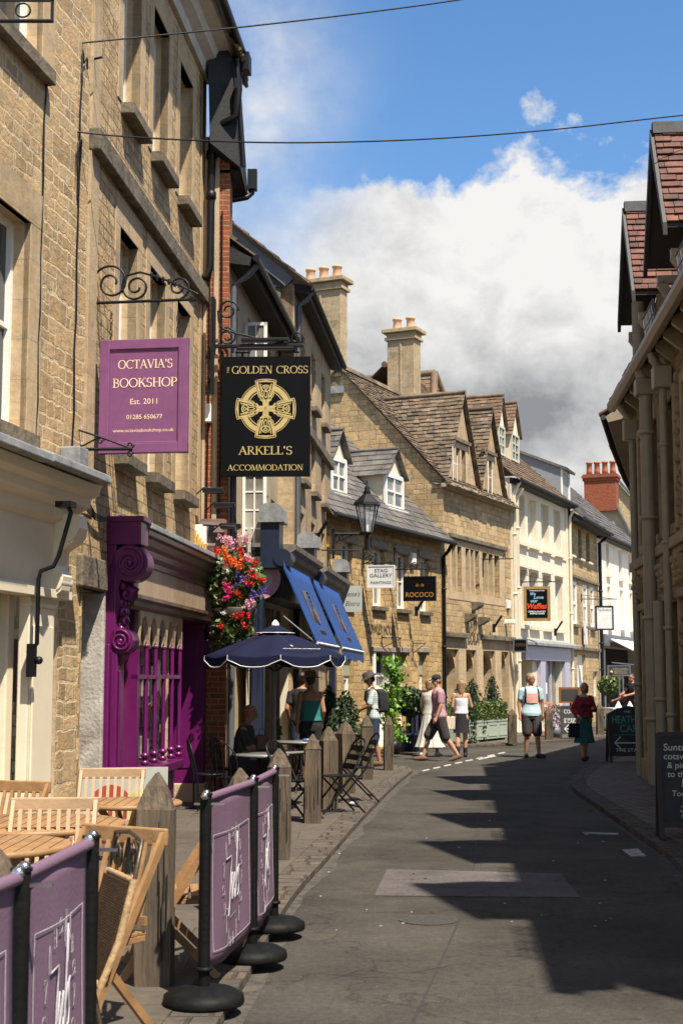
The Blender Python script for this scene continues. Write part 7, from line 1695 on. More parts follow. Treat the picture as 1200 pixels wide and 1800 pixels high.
# black bistro chairs and tables under the umbrella
def bistro_fold(label, p, rz, lean=.0):
    t = thing('bistro_chair', label, 'chair', p, rz, 'black metal folding chairs'); f = MB(); B = lambda z: .10 + .22*(z-.42)/.46
    for s in (-1, 1):
        f.tube([(s*.2,-.26,.0),(s*.2,B(.42),.42),(s*.2,B(.80),.80)] + [(s*.2*math.cos(a), B(.80+.10*math.sin(a)), .80+.10*math.sin(a)) for a in (.4,.8,1.2,1.57)], .013, 6)
    f.build('frame', BLACK, t); g = MB()
    for s in (-1, 1): g.tube([(s*.18,.30,.0),(s*.18,-.15,.45)], .012, 6)
    g.tube([(-.18,.24,.07),(.18,.24,.07)], .01, 6); g.build('rear_legs', BLACK, t)
    b = MB(); [b.bar((-.2,B(z),z),(.2,B(z),z), .012, .07) for z in (.56,.67,.78)]; b.build('back_slats', BLACK, t)
    s = MB(); [s.box(-.19,.19,-.17+.07*k,-.11+.07*k,.44,.452) for k in range(6)]; s.build('seat', BLACK, t)
def bistro_hoop(label, p, rz):
    t = thing('bistro_chair', label, 'chair', p, rz, 'black round-backed metal chairs'); f = MB()
    f.tube([(-.19,.17,0),(-.19,.18,.44),(-.2,.23,.66)] + [(-.2*math.cos(a), .23+.05*math.sin(a), .66+.22*math.sin(a)) for a in [q*math.pi/8 for q in range(1,8)]] + [(.2,.23,.66),(.19,.18,.44),(.19,.17,0)], .012, 6)
    f.tube([(-.1,.2,.45),(-.1,.27,.84)], .008, 5); f.tube([(.1,.2,.45),(.1,.27,.84)], .008, 5); f.tube([(.0,.2,.45),(.0,.28,.87)], .008, 5); f.build('back', BLACK, t)
    s = MB(); s.lathe([(0,.435),(.2,.435),(.205,.445),(.2,.455),(0,.455)], n=20); s.build('seat', BLACK, t)
    for sx in (-1,1): g = MB(); g.tube([(sx*.15,-.14,.44),(sx*.19,-.2,0)], .012, 6); g.build('leg', BLACK, t)
def bistro_table(label, p, r):
    t = thing('bistro_table', label, 'table', p, 0, 'black metal cafe tables'); m = MB(); m.lathe([(0,.70),(r,.70),(r,.725),(0,.725)], n=32); m.build('tabletop', mat('zinc_top', (.16,.15,.14), .35, .2, 6, .05) if 'zinc_top' not in bpy.data.materials else bpy.data.materials['zinc_top'], t)
    for k in range(3):
        a = k*2.09+.4; l = MB(); l.tube([(.04*math.cos(a),.04*math.sin(a),.70),(.06*math.cos(a),.06*math.sin(a),.40),(.30*math.cos(a),.30*math.sin(a),.0)], .014, 6); l.build('leg', BLACK, t)
    e = MB(); e.tube([(r*math.cos(q*.3), r*math.sin(q*.3), .70) for q in range(21)], .012, 5, closed=True); e.build('rim', BLACK, t)
bistro_fold('black folding chair tilted against the dark bollard, nearer the kerb', gnd(592,1428,Z), -1.2)
bistro_fold('black folding chair by the last dark bollard, farther from the camera', gnd(622,1408,Z), -1.35)
bistro_fold('black folding chair low beside the bollard with the pale foot', gnd(520,1440,Z), 1.1)
bistro_table('black cafe table with the umbrella pole through it', (-.86, 18.30, Z), .40)
bistro_table('smaller black cafe table nearer than the seated man', (-.98, 17.6, Z), .34)
bistro_table('farther cafe table behind the umbrella pole', (-.62, 21.2, Z), .4)
bistro_hoop('black hoop-backed chair under the seated man', (-1.45, 19.2, Z), 1.35)
bistro_hoop('black hoop-backed chair by the cream wall left of the seated man', (-1.66, 18.2, Z), 1.8)
bistro_hoop('black hoop-backed chair with its back to the camera at the cafe table', (-1.30, 17.5, Z), 2.6)
# tabletop bits
t = thing('brown_bag', 'small brown bag on the cafe table under the parasol', 'bag', (-1.02, 18.45, Z+.726), .2); m = MB(); m.box(-.07,.07,-.05,.05,0,.2); m.build('bag', mat('brown_leather', (.11,.05,.025), .6, .2, 8, .1), t, bevel=.02); m = MB(); m.tube([(-.04,0,.2),(-.03,0,.27),(.03,0,.27),(.04,0,.2)], .006, 5); m.build('handle', BLACK, t)
t = thing('ashtray', 'small blue ashtray on the farther cafe table', 'ashtray', (-.5, 20.95, Z+.726), 0); m = MB(); m.lathe([(0,0),(.05,0),(.06,.04),(.05,.04),(.04,.012),(0,.012)], n=18); m.build('bowl', mat('blue_glaze', (.10,.20,.38), .3, .1, 5, 0), t)
m = MB(); c = gnd(620,1413,.06); m.box(c.x-.04,c.x+.03,c.y-.03,c.y+.03,.06,.085); tag(m.build('crumpled_paper', LETTER_W, None, bevel=.01), 'scrap of crumpled white paper on the flagstones under the black chair', 'litter')

# umbrella
def umbrella():
    c = Vector((-.85, 18.35, Z)); t = thing('parasol', 'navy parasol with white scalloped edging over the cafe table', 'parasol', c, .12)
    NV = mat('navy_canvas', (.006,.008,.030), .8, .15, 4, .1, 90, spec=.2)
    p = MB(); p.tube([(0,0,.0),(0,0,2.28)], .022, 10); p.lathe([(.022,-.03),(.035,-.02),(.035,.02),(.022,.03)], (0,0,1.15), 10); p.build('pole', mat('grey_pole', (.14,.14,.14), .4, .1, 5, 0), t)
    b = MB(); b.lathe([(0,0),(.24,0),(.25,.03),(.1,.06),(.03,.12),(0,.12)], n=24); b.build('base', BASEM, t)
    n, Rr, z0, z1 = 8, .90, 2.27, 1.93; m = MB(); m.weld = True; tr = MB(); rb = MB()
    C = lambda k: (math.cos(k*2*math.pi/n), math.sin(k*2*math.pi/n))
    for k in range(n):
        a, bq = C(k), C(k+1)
        for i in range(6):
            r0, r1 = Rr*i/6, Rr*(i+1)/6
            def S(q, f):      # panels sag a little between ribs
                rr = Rr*q; x = (a[0]*(1-f)+bq[0]*f)*rr; y = (a[1]*(1-f)+bq[1]*f)*rr
                return (x, y, z0 + (z1-z0)*q**1.12 - .035*math.sin(math.pi*f)*q)
            for j in range(4): m.add([S(i/6,j/4), S((i+1)/6,j/4), S((i+1)/6,(j+1)/4), S(i/6,(j+1)/4)], [(0,1,2,3)], True)
        E = [S(1, j/8) for j in range(9)]; V = []
        for j, e in enumerate(E): d = .115 - .055*abs(math.cos(math.pi*j/8))**6; V.append((e[0]*1.006, e[1]*1.006, e[2]-d))
        for j in range(8): m.add([E[j], E[j+1], V[j+1], V[j]], [(0,1,2,3)])
        tr.tube([(E[0][0],E[0][1],E[0][2]-.0)] + V + [E[8]], .0055, 5)
        rb.tube([(0,0,z0-.03),(a[0]*Rr,a[1]*Rr,z1-.01)], .009, 5); rb.tube([(0,0,1.72),(a[0]*Rr*.55,a[1]*Rr*.55,z0+(z1-z0)*.55-.02)], .007, 5)
    o = m.build('canopy', NV, t); s = o.modifiers.new('solid', 'SOLIDIFY'); s.thickness = .004
    v = MB(); v.loops([[(C(k)[0]*.02, C(k)[1]*.02, 2.335) for k in range(n)], [(C(k)[0]*.24, C(k)[1]*.24, 2.225) for k in range(n)]], cap=False, smooth=False); v.build('vent', NV, t)
    tr.tube([(C(k)[0]*.245, C(k)[1]*.245, 2.222) for k in range(n)], .005, 5, closed=True); tr.build('edging', LETTER_W, t); rb.build('ribs', BLACK, t)
    f = MB(); f.lathe([(.05,0),(.045,.03),(.02,.06),(.0,.075)], (0,0,2.32), 10); f.build('finial', LETTER_W, t)
    # lettering on the panel turned to the street corner
    an = -math.pi/2 + math.pi/8; sl = math.atan2(z0 - z1, Rr)
    for s_, q, w, hh, sh in (('Quality', .80, .22, .055, .35), ('SERVING THROUGH THE GENERATIONS', .89, .52, .016, 0)):
        o = text(t, 'lettering', s_, 0, 0, hh, LETTER_W, width=w, shear=sh, bold=.02)
        a0 = -math.pi/2 + math.pi/8 - .0
        k = -2+0.5; ang = (round((a0) / (2*math.pi/n) - .5) + .5)*2*math.pi/n
        rr = Rr*math.cos(math.pi/n)*q; z = z0 + (z1-z0)*q**1.12 + .035
        o.matrix_parent_inverse.identity(); o.location = (math.cos(ang)*rr, math.sin(ang)*rr, z)
        o.rotation_euler = (0, 0, 0); o.rotation_mode = 'XYZ'
        o.matrix_local = Matrix.Translation((math.cos(ang)*rr, math.sin(ang)*rr, z)) @ Matrix.Rotation(ang + math.pi/2, 4, 'Z') @ Matrix.Rotation(sl*1.08, 4, 'X')
umbrella()

# chalk boards
CHALK = mat('chalkboard', (.028,.030,.029), .7, .35, 4, .05, dirt=(.06,.06,.058), dirt_amt=.5); CHW = mat('chalk', (.62,.62,.58), .9, .2, 30, 0); CHT = mat('teal_chalk', (.06,.38,.26), .9, .15, 30, 0); DKW = mat('dark_frame', (.035,.024,.018), .6, .3, 8, .15)
def aboard(label, p, rz, W, H, arch=False, lines=(), mm=None, lean=.16):
    t = thing('chalk_board', label, 'chalk board', p, rz, 'chalkboard easels on the pavement'); al = math.atan(lean)
    for nm, s in (('front', 1), ('back', -1)):
        b = MB(); top = [(-W/2, H*.86), (-W*.3, H*.95), (0, H), (W*.3, H*.95), (W/2, H*.86)] if arch else [(-W/2, H), (W/2, H)]
        b.ext([(W/2, .14), (-W/2, .14)] + top, 'y', -.012, .012); Mx = Matrix.Translation((0, 0, 0)) @ Matrix.Translation((0,-s*H*lean,0)) @ Matrix.Rotation(-s*al, 4, 'X')
        o = b.build('panel' if s == 1 else 'rear_panel', mm or CHALK, t); o.matrix_local = Mx
        f = MB()
        for x in (-W/2, W/2): f.box(x-.025, x+.025, -.022, .022, 0, H*.86 if arch else H)
        f.box(-W/2, W/2, -.02, .02, .12, .165)
        if not arch: f.box(-W/2, W/2, -.02, .02, H-.04, H+.01)
        fo = f.build('frame', DKW, o)
        if s == 1:
            for (s_, x, z, hh, w, m_, sh) in lines:
                if s_ == '<':
                    g = MB(); g.bar((x-w/2,-.016,z),(x+w/2,-.016,z), .004, .022); g.bar((x-w/2,-.016,z),(x-w/2+.12,-.016,z+.12), .004, .02); g.bar((x-w/2,-.016,z),(x-w/2+.12,-.016,z-.12), .004, .02); g.build('arrow', m_, o)
                elif s_ == '~':
                    g = MB(); g.tube([(x-w/2+w*q/30, -.015, z+.012*math.sin(q*1.7)*(q > 12)) for q in range(31)], .005, 4); g.build('flourish', m_, o)
                else: text(o, 'lettering', s_, x, z, hh, m_, -.0145, w, shear=sh, bold=.006, align='LEFT' if w is None else 'CENTER')
    return t
aboard('tall chalkboard easel at the right edge lettered Suntrap in white', gnd(1222,1476,.07) + Vector((.0,.17,0)), -.10, .64, 1.08, False,
       [('Suntrap', -.27, .90, .075, None, CHW, .1), ('cotswold', -.27, .81, .07, None, CHW, .1), ('& pimms', -.24, .72, .065, None, CHW, .1), ('to the max', -.24, .63, .065, None, CHW, .1), ('Enjoy', -.10, .53, .085, None, CHW, .1), ('Todays', -.20, .435, .06, None, CHW, .15),
        ('gin & tonic', -.10, .365, .03, None, CHW, .2), ('rose by the glass', -.12, .32, .028, None, CHW, .2), ('lager & cider', -.13, .275, .03, None, CHW, .2), ('prosecco', -.12, .23, .03, None, CHW, .2)])
aboard('arched chalkboard easel with teal HEATHER CAFE lettering and an arrow', gnd(1110,1340,.07) + Vector((0,.18,0)), .06, .84, 1.10, True,
       [('HEATHERS', .0, .76, .15, .72, CHT, 0), ('CAFE', .0, .585, .15, .42, CHT, 0), ('~', 0, .53, 0, .72, CHT, 0), ('<', .0, .375, 0, .66, CHW, 0), ('THE STABLE', -.02, .20, .07, .60, CHW, 0), ('cup', -.05, .97, .05, .12, CHW, .2)])
aboard('small low chalkboard with white bars beside the walking woman', gnd(1004,1298,.06), -.15, .55, .88, False, [('COFFEE', 0, .68, .11, .4, CHW, 0), ('______', 0, .56, .2, .4, CHW, 0), ('& CAKES', 0, .42, .10, .4, CHW, 0), ('<', .0, .26, 0, .38, CHW, 0)])
t = aboard('orange-framed menu board behind the bollard, with pictures of food', gnd(952,1294,.06), -.1, .55, .95, False, [('MENU', 0, .72, .09, .3, bpy.data.materials['red_paint'], 0)], mat('menu_picture', (.5,.42,.34), .5, .6, 14, 0))
for o in COL.objects:
    if o.name.startswith('frame') and o.parent and o.parent.parent == t: o.data.materials[0] = bpy.data.materials.get('orange_paint') or mat('orange_paint', (.70,.20,.03), .5, .1, 6, 0)
t = thing('menu_stand', 'brown framed menu case on a post behind the woman in red', 'menu case', gnd(1003,1290,.06), -.1); m = MB(); m.box(-.34,.3,-.03,.03,.9,1.36); m.build('case', mat('brown_wood', (.22,.09,.03), .5, .2, 7, .1), t); m = MB(); m.box(-.27,.23,-.035,-.03,.96,1.30); m.build('panel', CHALK, t); m = MB(); m.tube([(0,0,0),(0,0,.9)], .03, 8); m.build('post', BLACK, t)

# cafe awning at the bend
t = thing('awning', 'cream sloping awning over the far cafe front', 'awning', PW.w(1.1, 0, 0), PW.rz)
m = MB(); zf = PW.uz(1062,1120)[1]; m.hexa([(0,-2.3,zf-1.15),(9,-2.3,zf-1.15),(9,-.25,zf-.1),(0,-.25,zf-.1),(0,-2.3,zf-1.12),(9,-2.3,zf-1.12),(9,-.25,zf-.06),(0,-.25,zf-.06)]); m.build('canopy', WHITE, t)
m = MB(); [m.tube([(x,-.25,zf-1.0),(x,-2.25,zf-1.2)], .03, 6) for x in (.1,4.4,8.8)]; m.tube([(0,-2.3,zf-1.16),(9,-2.3,zf-1.16)], .04, 6); m.build('arm', GREYP, t)

# ================================================================== planting
def leaf_mat(name, c0, c1, c2=None, tr=.25):
    m = bpy.data.materials.new(name); nt, N, L, b = nodes_of(m); g = N.new('ShaderNodeNewGeometry'); r = N.new('ShaderNodeValToRGB')
    r.color_ramp.elements[0].color = V4(c0); r.color_ramp.elements[1].color = V4(c1); L.new(g.outputs['Random Per Island'], r.inputs[0])
    if c2: e = r.color_ramp.elements.new(.85); e.color = V4(c2)
    L.new(r.outputs[0], b.inputs['Base Color']); b.inputs['Roughness'].default_value = .45
    t = N.new('ShaderNodeBsdfTranslucent'); L.new(r.outputs[0], t.inputs[0]); mx = N.new('ShaderNodeMixShader'); mx.inputs[0].default_value = tr
    L.new(b.outputs[0], mx.inputs[1]); L.new(t.outputs[0], mx.inputs[2]); L.new(mx.outputs[0], N['Material Output'].inputs[0]); return m
LEAF = leaf_mat('leaf_green', (.03,.065,.012), (.085,.14,.03), (.15,.19,.05)); LEAF_D = leaf_mat('leaf_dark', (.012,.03,.010), (.04,.075,.018)); LEAF_B = leaf_mat('leaf_bright', (.07,.18,.012), (.20,.36,.04)); LEAF_Y = leaf_mat('leaf_yellow', (.08,.12,.02), (.24,.24,.05), (.30,.22,.05))
def leaves(mb, pts, size, rg, asp=1.8, outc=None):
    for p in pts:
        p = Vector(p); a = Vector((rg.gauss(0,1), rg.gauss(0,1), rg.gauss(0,.8)))
        if outc is not None: a += (p - Vector(outc)).normalized()*1.2
        a.normalize(); b = a.orthogonal().normalized(); b.rotate(Matrix.Rotation(rg.uniform(0,6.28), 3, a)); c = a.cross(b); s = size*rg.uniform(.6,1.3)
        mb.add([p - b*s*asp/2, p + c*s*.45 + a*s*.15, p + b*s*asp/2, p - c*s*.45 + a*s*.15], [(0,1,2,3)])
def blob_pts(n, c, r, rg, shell=.55, bumps=6):
    B = [Vector((rg.gauss(0,1), rg.gauss(0,1), rg.gauss(0,1))).normalized() for _ in range(bumps)]; out = []
    while len(out) < n:
        d = Vector((rg.gauss(0,1), rg.gauss(0,1), rg.gauss(0,1))).normalized(); k = 1 + .22*max(max(d.dot(b) for b in B)-.6, 0)*2.5 - .12
        q = (shell + (1-shell)*rg.random()**.6)*k; out.append((c[0]+d.x*r[0]*q, c[1]+d.y*r[1]*q, c[2]+d.z*r[2]*q))
    return out
rg = random.Random(21)
def topiary(label, p, w, H, m=LEAF_D, pot=None, n=900, cone=True, name='topiary_bush'):
    t = thing(name, label, 'shrub', p, 0, 'clipped evergreen cones along the shopfronts'); mb = MB(); z0 = .25 if pot else 0; pts = []
    for _ in range(n):
        f = rg.random()**.7; zz = z0 + (H-z0)*(1-f) ; rr = w/2*(math.sin(min(f*1.45,1)*math.pi/2)**.8)*(.75+.3*rg.random()); a = rg.uniform(0,6.283); pts.append((rr*math.cos(a), rr*math.sin(a), zz))
    leaves(mb, pts, .055, rg, 1.6, (0,0,H*.3)); mb.build('foliage', m, t)
    k = MB(); k.lathe([(w*.30,z0),(w*.34,z0+(H-z0)*.3),(w*.22,z0+(H-z0)*.7),(.02,H*.93)], n=10); k.build('core', mat('shrub_core', (.012,.02,.008), .9, .3, 8, 0) if 'shrub_core' not in bpy.data.materials else bpy.data.materials['shrub_core'], t)
    if pot: q = MB(); q.lathe([(0,0),(w*.25,0),(w*.33,.28),(w*.36,.30),(w*.30,.30),(0,.28)], n=16); q.build('pot', pot, t)
topiary('cone of clipped conifer beside the man in the checked shirt', gnd(607,1352,.06), .66, 1.42, LEAF_D, POT)
topiary('dark conifer cone in the shade behind the woman in the sun hat', gnd(577,1356,.06), .62, 1.50, LEAF_D, GREYP)
topiary('small shrub in a pot by the navy doorway', gnd(468,1372,.06), .5, 1.3, LEAF, WHITE)
def planter(label, pl, pr, py0, py1, H=.55):
    a, b = gnd(pl, py0, .06), gnd(pr, py1, .06); d = b - a; L = d.length; t = thing('planter', label, 'planter', a, math.atan2(d.y, d.x), 'sage painted hedge planters')
    SG = mat('sage_planter', (.34,.38,.31), .5, .08, 5, .05) if 'sage_planter' not in bpy.data.materials else bpy.data.materials['sage_planter']
    m = MB(); m.box(0, L, 0, .5, .06, H); m.box(-.02, L+.02, -.02, .52, H-.05, H+.0); n = max(1, int(L/.6))
    for k in range(n): x0, x1 = L*k/n+.05, L*(k+1)/n-.05; m.box(x0, x1, -.012, 0, .12, .17); m.box(x0, x1, -.012, 0, H-.14, H-.08); m.box(x0, x0+.04, -.012, 0, .17, H-.14); m.box(x1-.04, x1, -.012, 0, .17, H-.14)
    for x in (.05, L-.15): m.box(x, x+.1, .02, .48, 0, .06)
    m.build('box', SG, t)
    f = MB(); pts = []
    for _ in range(int(1300*L)): 
        s = rg.random(); x = rg.uniform(0, L); 
        if s < .5: pts.append((x, rg.uniform(-.03,.05), H + rg.uniform(0,.42)))
        else: pts.append((x, rg.uniform(0,.5), H + .42 + rg.uniform(-.05,.03)))
    leaves(f, pts, .05, rg, 1.6); f.box(.02, L-.02, .04, .46, H-.05, H+.38); f.build('hedge', LEAF, t)
    return a, d.normalized(), L
A, D, L = planter('sage planter with a clipped hedge nearest the walking couple', 838, 892, 1305, 1299.5)
topiary('clipped cone standing at the left end of the long sage planter', A + D*.1 + Vector((-.1,.5,0)), .72, 1.62, LEAF_D)
topiary('clipped cone at the right end of the long sage planter', A + D*(L-.5) + Vector((-.15,.6,0)), .62, 1.72, LEAF_D)
A, D, L = planter('short sage planter behind the woman in the white top', 815, 834, 1308, 1306)
topiary('clipped cone behind the woman in the white top', A + Vector((-.0,.5,0)), .7, 1.6, LEAF_D)
# potted bay in blue pot, climber, clothes rail
t = gthing('potted_shrub', 'dark leafy shrub in a round blue pot outside the slate-roofed house', 'shrub', 717, 1321)
m = MB(); m.lathe([(0,0),(.24,0),(.30,.36),(.33,.40),(.28,.40),(0,.36)], n=24); m.build('pot', mat('blue_pot', (.012,.022,.075), .35, .15, 6, 0), t); m = MB(); m.tube([(0,0,.35),(.0,.02,.9)], .025, 8); m.build('stem', DKW, t)
f = MB(); leaves(f, blob_pts(900, (0,0,1.12), (.44,.4,.36), rg), .085, rg, 1.7, (0,0,1.1)); f.build('foliage', LEAF_D, t)
t = gthing('climbing_plant', 'bright green climber trained up beside the open white door', 'plant', 690, 1326)
f = MB(); pts = []
for k in range(900): z = rg.uniform(.25, 2.1); pts.append((rg.gauss(.0,.11) + .06*math.sin(z*5), rg.gauss(0,.09), z))
leaves(f, pts, .085, rg, 1.3); f.build('foliage', LEAF_B, t); f = MB(); leaves(f, blob_pts(260, (-.25,.0,1.15), (.3,.2,.25), rg), .07, rg); f.build('side_foliage', LEAF, t); m = MB(); m.tube([(0,0,0),(.05,0,.8),(-.03,0,1.5),(0,0,2.0)], .02, 6); m.build('stem', DKW, t); m = MB(); m.lathe([(0,0),(.15,0),(.2,.3),(0,.3)], n=14); m.build('pot', BLACK, t)
f = MB(); leaves(f, blob_pts(14, (-.05,-.12,1.5), (.16,.05,.6), rg), .06, rg, 1.1); f.build('blossom', leaf_mat('blossom_pink', (.6,.25,.35), (.7,.45,.5)), t)
t = gthing('clothes_rail', 'dark clothes rail with navy tartan garments by the blue pot', 'clothes rail', 740, 1316, -.3); m = MB(); m.tube([(-.35,0,0),(-.35,0,1.5),(.35,0,1.5),(.35,0,0)], .018, 6); m.tube([(-.35,-.25,.03),(-.35,.25,.03)], .018, 6); m.tube([(.35,-.25,.03),(.35,.25,.03)], .018, 6); m.build('rail', BLACK, t)
TART = masonry('tartan', (.02,.03,.08), (.03,.05,.11), (.10,.03,.04), .09, .09, .008, 0, stain_amt=0, bump=0, vary=0, off=0)
for k in range(6):
    g = MB(); x = -.28+.11*k; g.hexa([(x-.02,-.2,.32+.05*(k%3)),(x+.02,-.2,.32),(x+.03,.2,.32),(x-.03,.2,.34),(x-.015,-.17,1.36),(x+.015,-.17,1.36),(x+.015,.17,1.36),(x-.015,.17,1.36)]); g.build('garment', (TART, NAVY, TART, INK, TART, WHITE)[k], t, bevel=.015)
# standards and flowers outside the far cafe
for i, (px, py, Y, lab) in enumerate(((1068,1204,44.5,'small standard tree with green head left of the dark slate sign'),(1077,1200,46.5,'small standard tree with yellowing head under the dark slate sign'))):
    c = at(px, py, Y); t = thing('standard_tree', lab, 'tree', (c.x, c.y, .06), 0, 'clipped standard trees at the cafe'); zc = c.z - .06
    f = MB(); leaves(f, blob_pts(520, (0,0,zc), (.34,.34,.33), rg), .085, rg, 1.5, (0,0,zc)); f.build('crown', (LEAF, LEAF_Y)[i], t); m = MB(); m.tube([(0,0,.2),(0,0,zc)], .025, 6); m.build('trunk', DKW, t); m = MB(); m.box(-.2,.2,-.2,.2,0,.36); m.build('pot', GREYP, t)
t = gthing('flower_pot', 'pot of pink blossom beside the low chalkboard', 'flowers', 975, 1296); f = MB(); leaves(f, blob_pts(380, (0,0,.55), (.32,.3,.42), rg), .055, rg); f.build('foliage', leaf_mat('pink_haze', (.28,.12,.22), (.55,.30,.45), (.14,.16,.06)), t); m = MB(); m.lathe([(0,0),(.15,0),(.2,.28),(0,.28)], n=14); m.build('pot', GREYP, t)

# hanging basket
def basket():
    c = at(413, 1050, 19.0); t = thing('hanging_basket', 'overflowing hanging basket of red, pink, orange and violet flowers', 'hanging basket', c, 0)
    f = MB()
    for cc, rr, n in (((0,0,.12),(.40,.34,.50),1500),((-.03,0,-.40),(.34,.30,.32),800),((.16,-.05,.25),(.28,.25,.3),450),((-.28,0,.35),(.16,.2,.25),200)): leaves(f, blob_pts(n, cc, rr, rg, .5), .05, rg, 1.6, (0,0,0))
    for k in range(9):          # trailing strands
        x, y = rg.uniform(-.33,.3), rg.uniform(-.2,.1); l = rg.uniform(.15,.42); leaves(f, [(x+rg.gauss(0,.025), y+rg.gauss(0,.025), -.58-l*q/26) for q in range(26)], .036, rg, 1.5)
    f.build('foliage', LEAF, t)
    g = MB(); leaves(g, [(x+.1+rg.gauss(0,.03), -.25, -.6-.25*q/40) for q in range(40) for x in (0,)], .04, rg, 1.4); g.build('trailing_creeper', LEAF_Y, t)
    m = MB(); m.lathe([(.03,-.42),(.22,-.34),(.3,-.16),(.28,-.14),(.0,-.2)], n=20); m.build('bowl', DKW, t); m = MB()
    for k in range(3): m.tube([(.28*math.cos(k*2.1),.28*math.sin(k*2.1),-.15),(0,0,.85)], .006, 5)
    m.tube([(0,0,.85),(0,0,.95),(-.45,.1,.98)], .012, 6); m.build('chain', BLACK, t)
    def fl(name, cs, col, spots, n, sz, spread):
        mm = leaf_mat(name, *cs, tr=.3); q = MB()
        for (x, y, z) in spots:
            for _ in range(n):
                p = Vector((x+rg.gauss(0,spread), y+rg.gauss(0,spread*.6), z+rg.gauss(0,spread*.7)))
                for k in range(5):
                    a = k*1.257+rg.random(); leaves(q, [p + Vector((math.cos(a)*sz*.5, -.01, math.sin(a)*sz*.5))], sz, rg, 1.0)
        q.build('blossom', mm, t)
    s = 1/2500*19.0
    X = lambda px, py, y=-.32: ((px-413)*s, y, (1050-py)*s)
    fl('petal_pink', ((.75,.30,.42),(.85,.55,.62)), 0, [X(395,950),X(410,953),X(428,949),X(436,955),X(405,960,-.2),X(437,984),X(440,1066),X(438,1060)], 10, .035, .035)
    fl('petal_red', ((.50,.008,.008),(.70,.02,.015)), 0, [X(383,968),X(388,975),X(422,970),X(425,975),X(450,992),X(447,1003),X(443,1027),X(445,1016),X(432,1084),X(440,1085),X(424,1046),X(420,1083),X(434,1100),X(392,1103),X(462,1023),X(440,1030),X(447,1138),X(456,1122)], 6, .032, .03)
    fl('petal_orange', ((.75,.11,.015),(.85,.24,.06)), 0, [X(400,982),X(412,988),X(418,996),X(405,990),X(431,985),X(395,972),X(425,998),X(410,993)], 9, .036, .028)
    fl('petal_magenta', ((.55,.01,.12),(.75,.06,.25)), 0, [X(400,1030),X(405,1036),X(408,1042),X(404,1050),X(400,1054)], 7, .034, .02)
    fl('petal_white', ((.6,.58,.42),(.8,.78,.7)), 0, [X(392,990),X(397,1000),X(400,1008),X(397,1078),X(447,1002)], 4, .028, .022)
    fl('petal_violet', ((.06,.03,.25),(.16,.08,.42)), 0, [X(420,1012),X(427,1020),X(432,1030),X(424,1030),X(447,1046),X(455,1046),X(466,1035),X(470,1040),X(462,1045)], 7, .024, .04)
basket()

# ================================================================== people
SKIN = mat('skin', (.50,.27,.17), .55, .08, 9, .03); SKIN_T = mat('skin_tanned', (.36,.17,.095), .55, .08, 9, .03)
def cloth(name, c, var=.12, **k): return mat(name, c, .85, var, 7, .75, 13, stretch=(1,1,.45), **k)
def remeshed(mb, name, m, parent, vox=.008, smooth=4):
    me = mb.mesh(name + '_src'); o = bpy.data.objects.new(name, me); COL.objects.link(o)
    r = o.modifiers.new('r', 'REMESH'); r.mode = 'VOXEL'; r.voxel_size = vox; r.use_smooth_shade = True
    s = o.modifiers.new('s', 'SMOOTH'); s.iterations = smooth; s.factor = .5
    bpy.context.view_layer.update()
    n = bpy.data.meshes.new_from_object(o.evaluated_get(bpy.context.evaluated_depsgraph_get()))
    bpy.data.objects.remove(o); n.materials.clear(); n.materials.append(m)
    uv = n.uv_layers.new(name='UVMap').data; vs = n.vertices
    for pl in n.polygons:
        ax = abs(pl.normal.x) > abs(pl.normal.y)
        for li in pl.loop_indices: c = vs[n.loops[li].vertex_index].co; uv[li].uv = (c.y if ax else c.x, c.z)
    q = bpy.data.objects.new(name, n); COL.objects.link(q); q.parent = parent; return q
def limb(mb, P, Rd, n=12):
    """tapered limb with round joints"""
    P = [Vector(p) for p in P]
    for i in range(len(P)-1):
        S = 6; mb.tube([P[i].lerp(P[i+1], k/S) for k in range(S+1)], [Rd[i]+(Rd[i+1]-Rd[i])*k/S for k in range(S+1)], n)
    for p, r in zip(P, Rd): mb.ball(p, r, 8)
def loft(mb, rings, T=lambda p: p, n=28, fold=0, nf=9, ph=0):
    out = []
    for z, rx, ry, oy in rings:
        q = []
        for k in range(n):
            a = 2*math.pi*k/n; f = 1 + fold*math.sin(nf*a + ph)*max(0, (rings[-1][0]-z)/(rings[-1][0]-rings[0][0]+1e-6)); q.append(T(Vector((rx*f*math.cos(a), oy + ry*f*math.sin(a), z))))
        out.append(q)
    mb.loops(out)
TORSO = [(.84,.150,.100,0),(.93,.168,.112,.0),(1.05,.148,.098,0),(1.16,.150,.100,0),(1.28,.172,.112,0),(1.38,.180,.100,.005),(1.44,.135,.080,.01),(1.49,.062,.058,.01)]
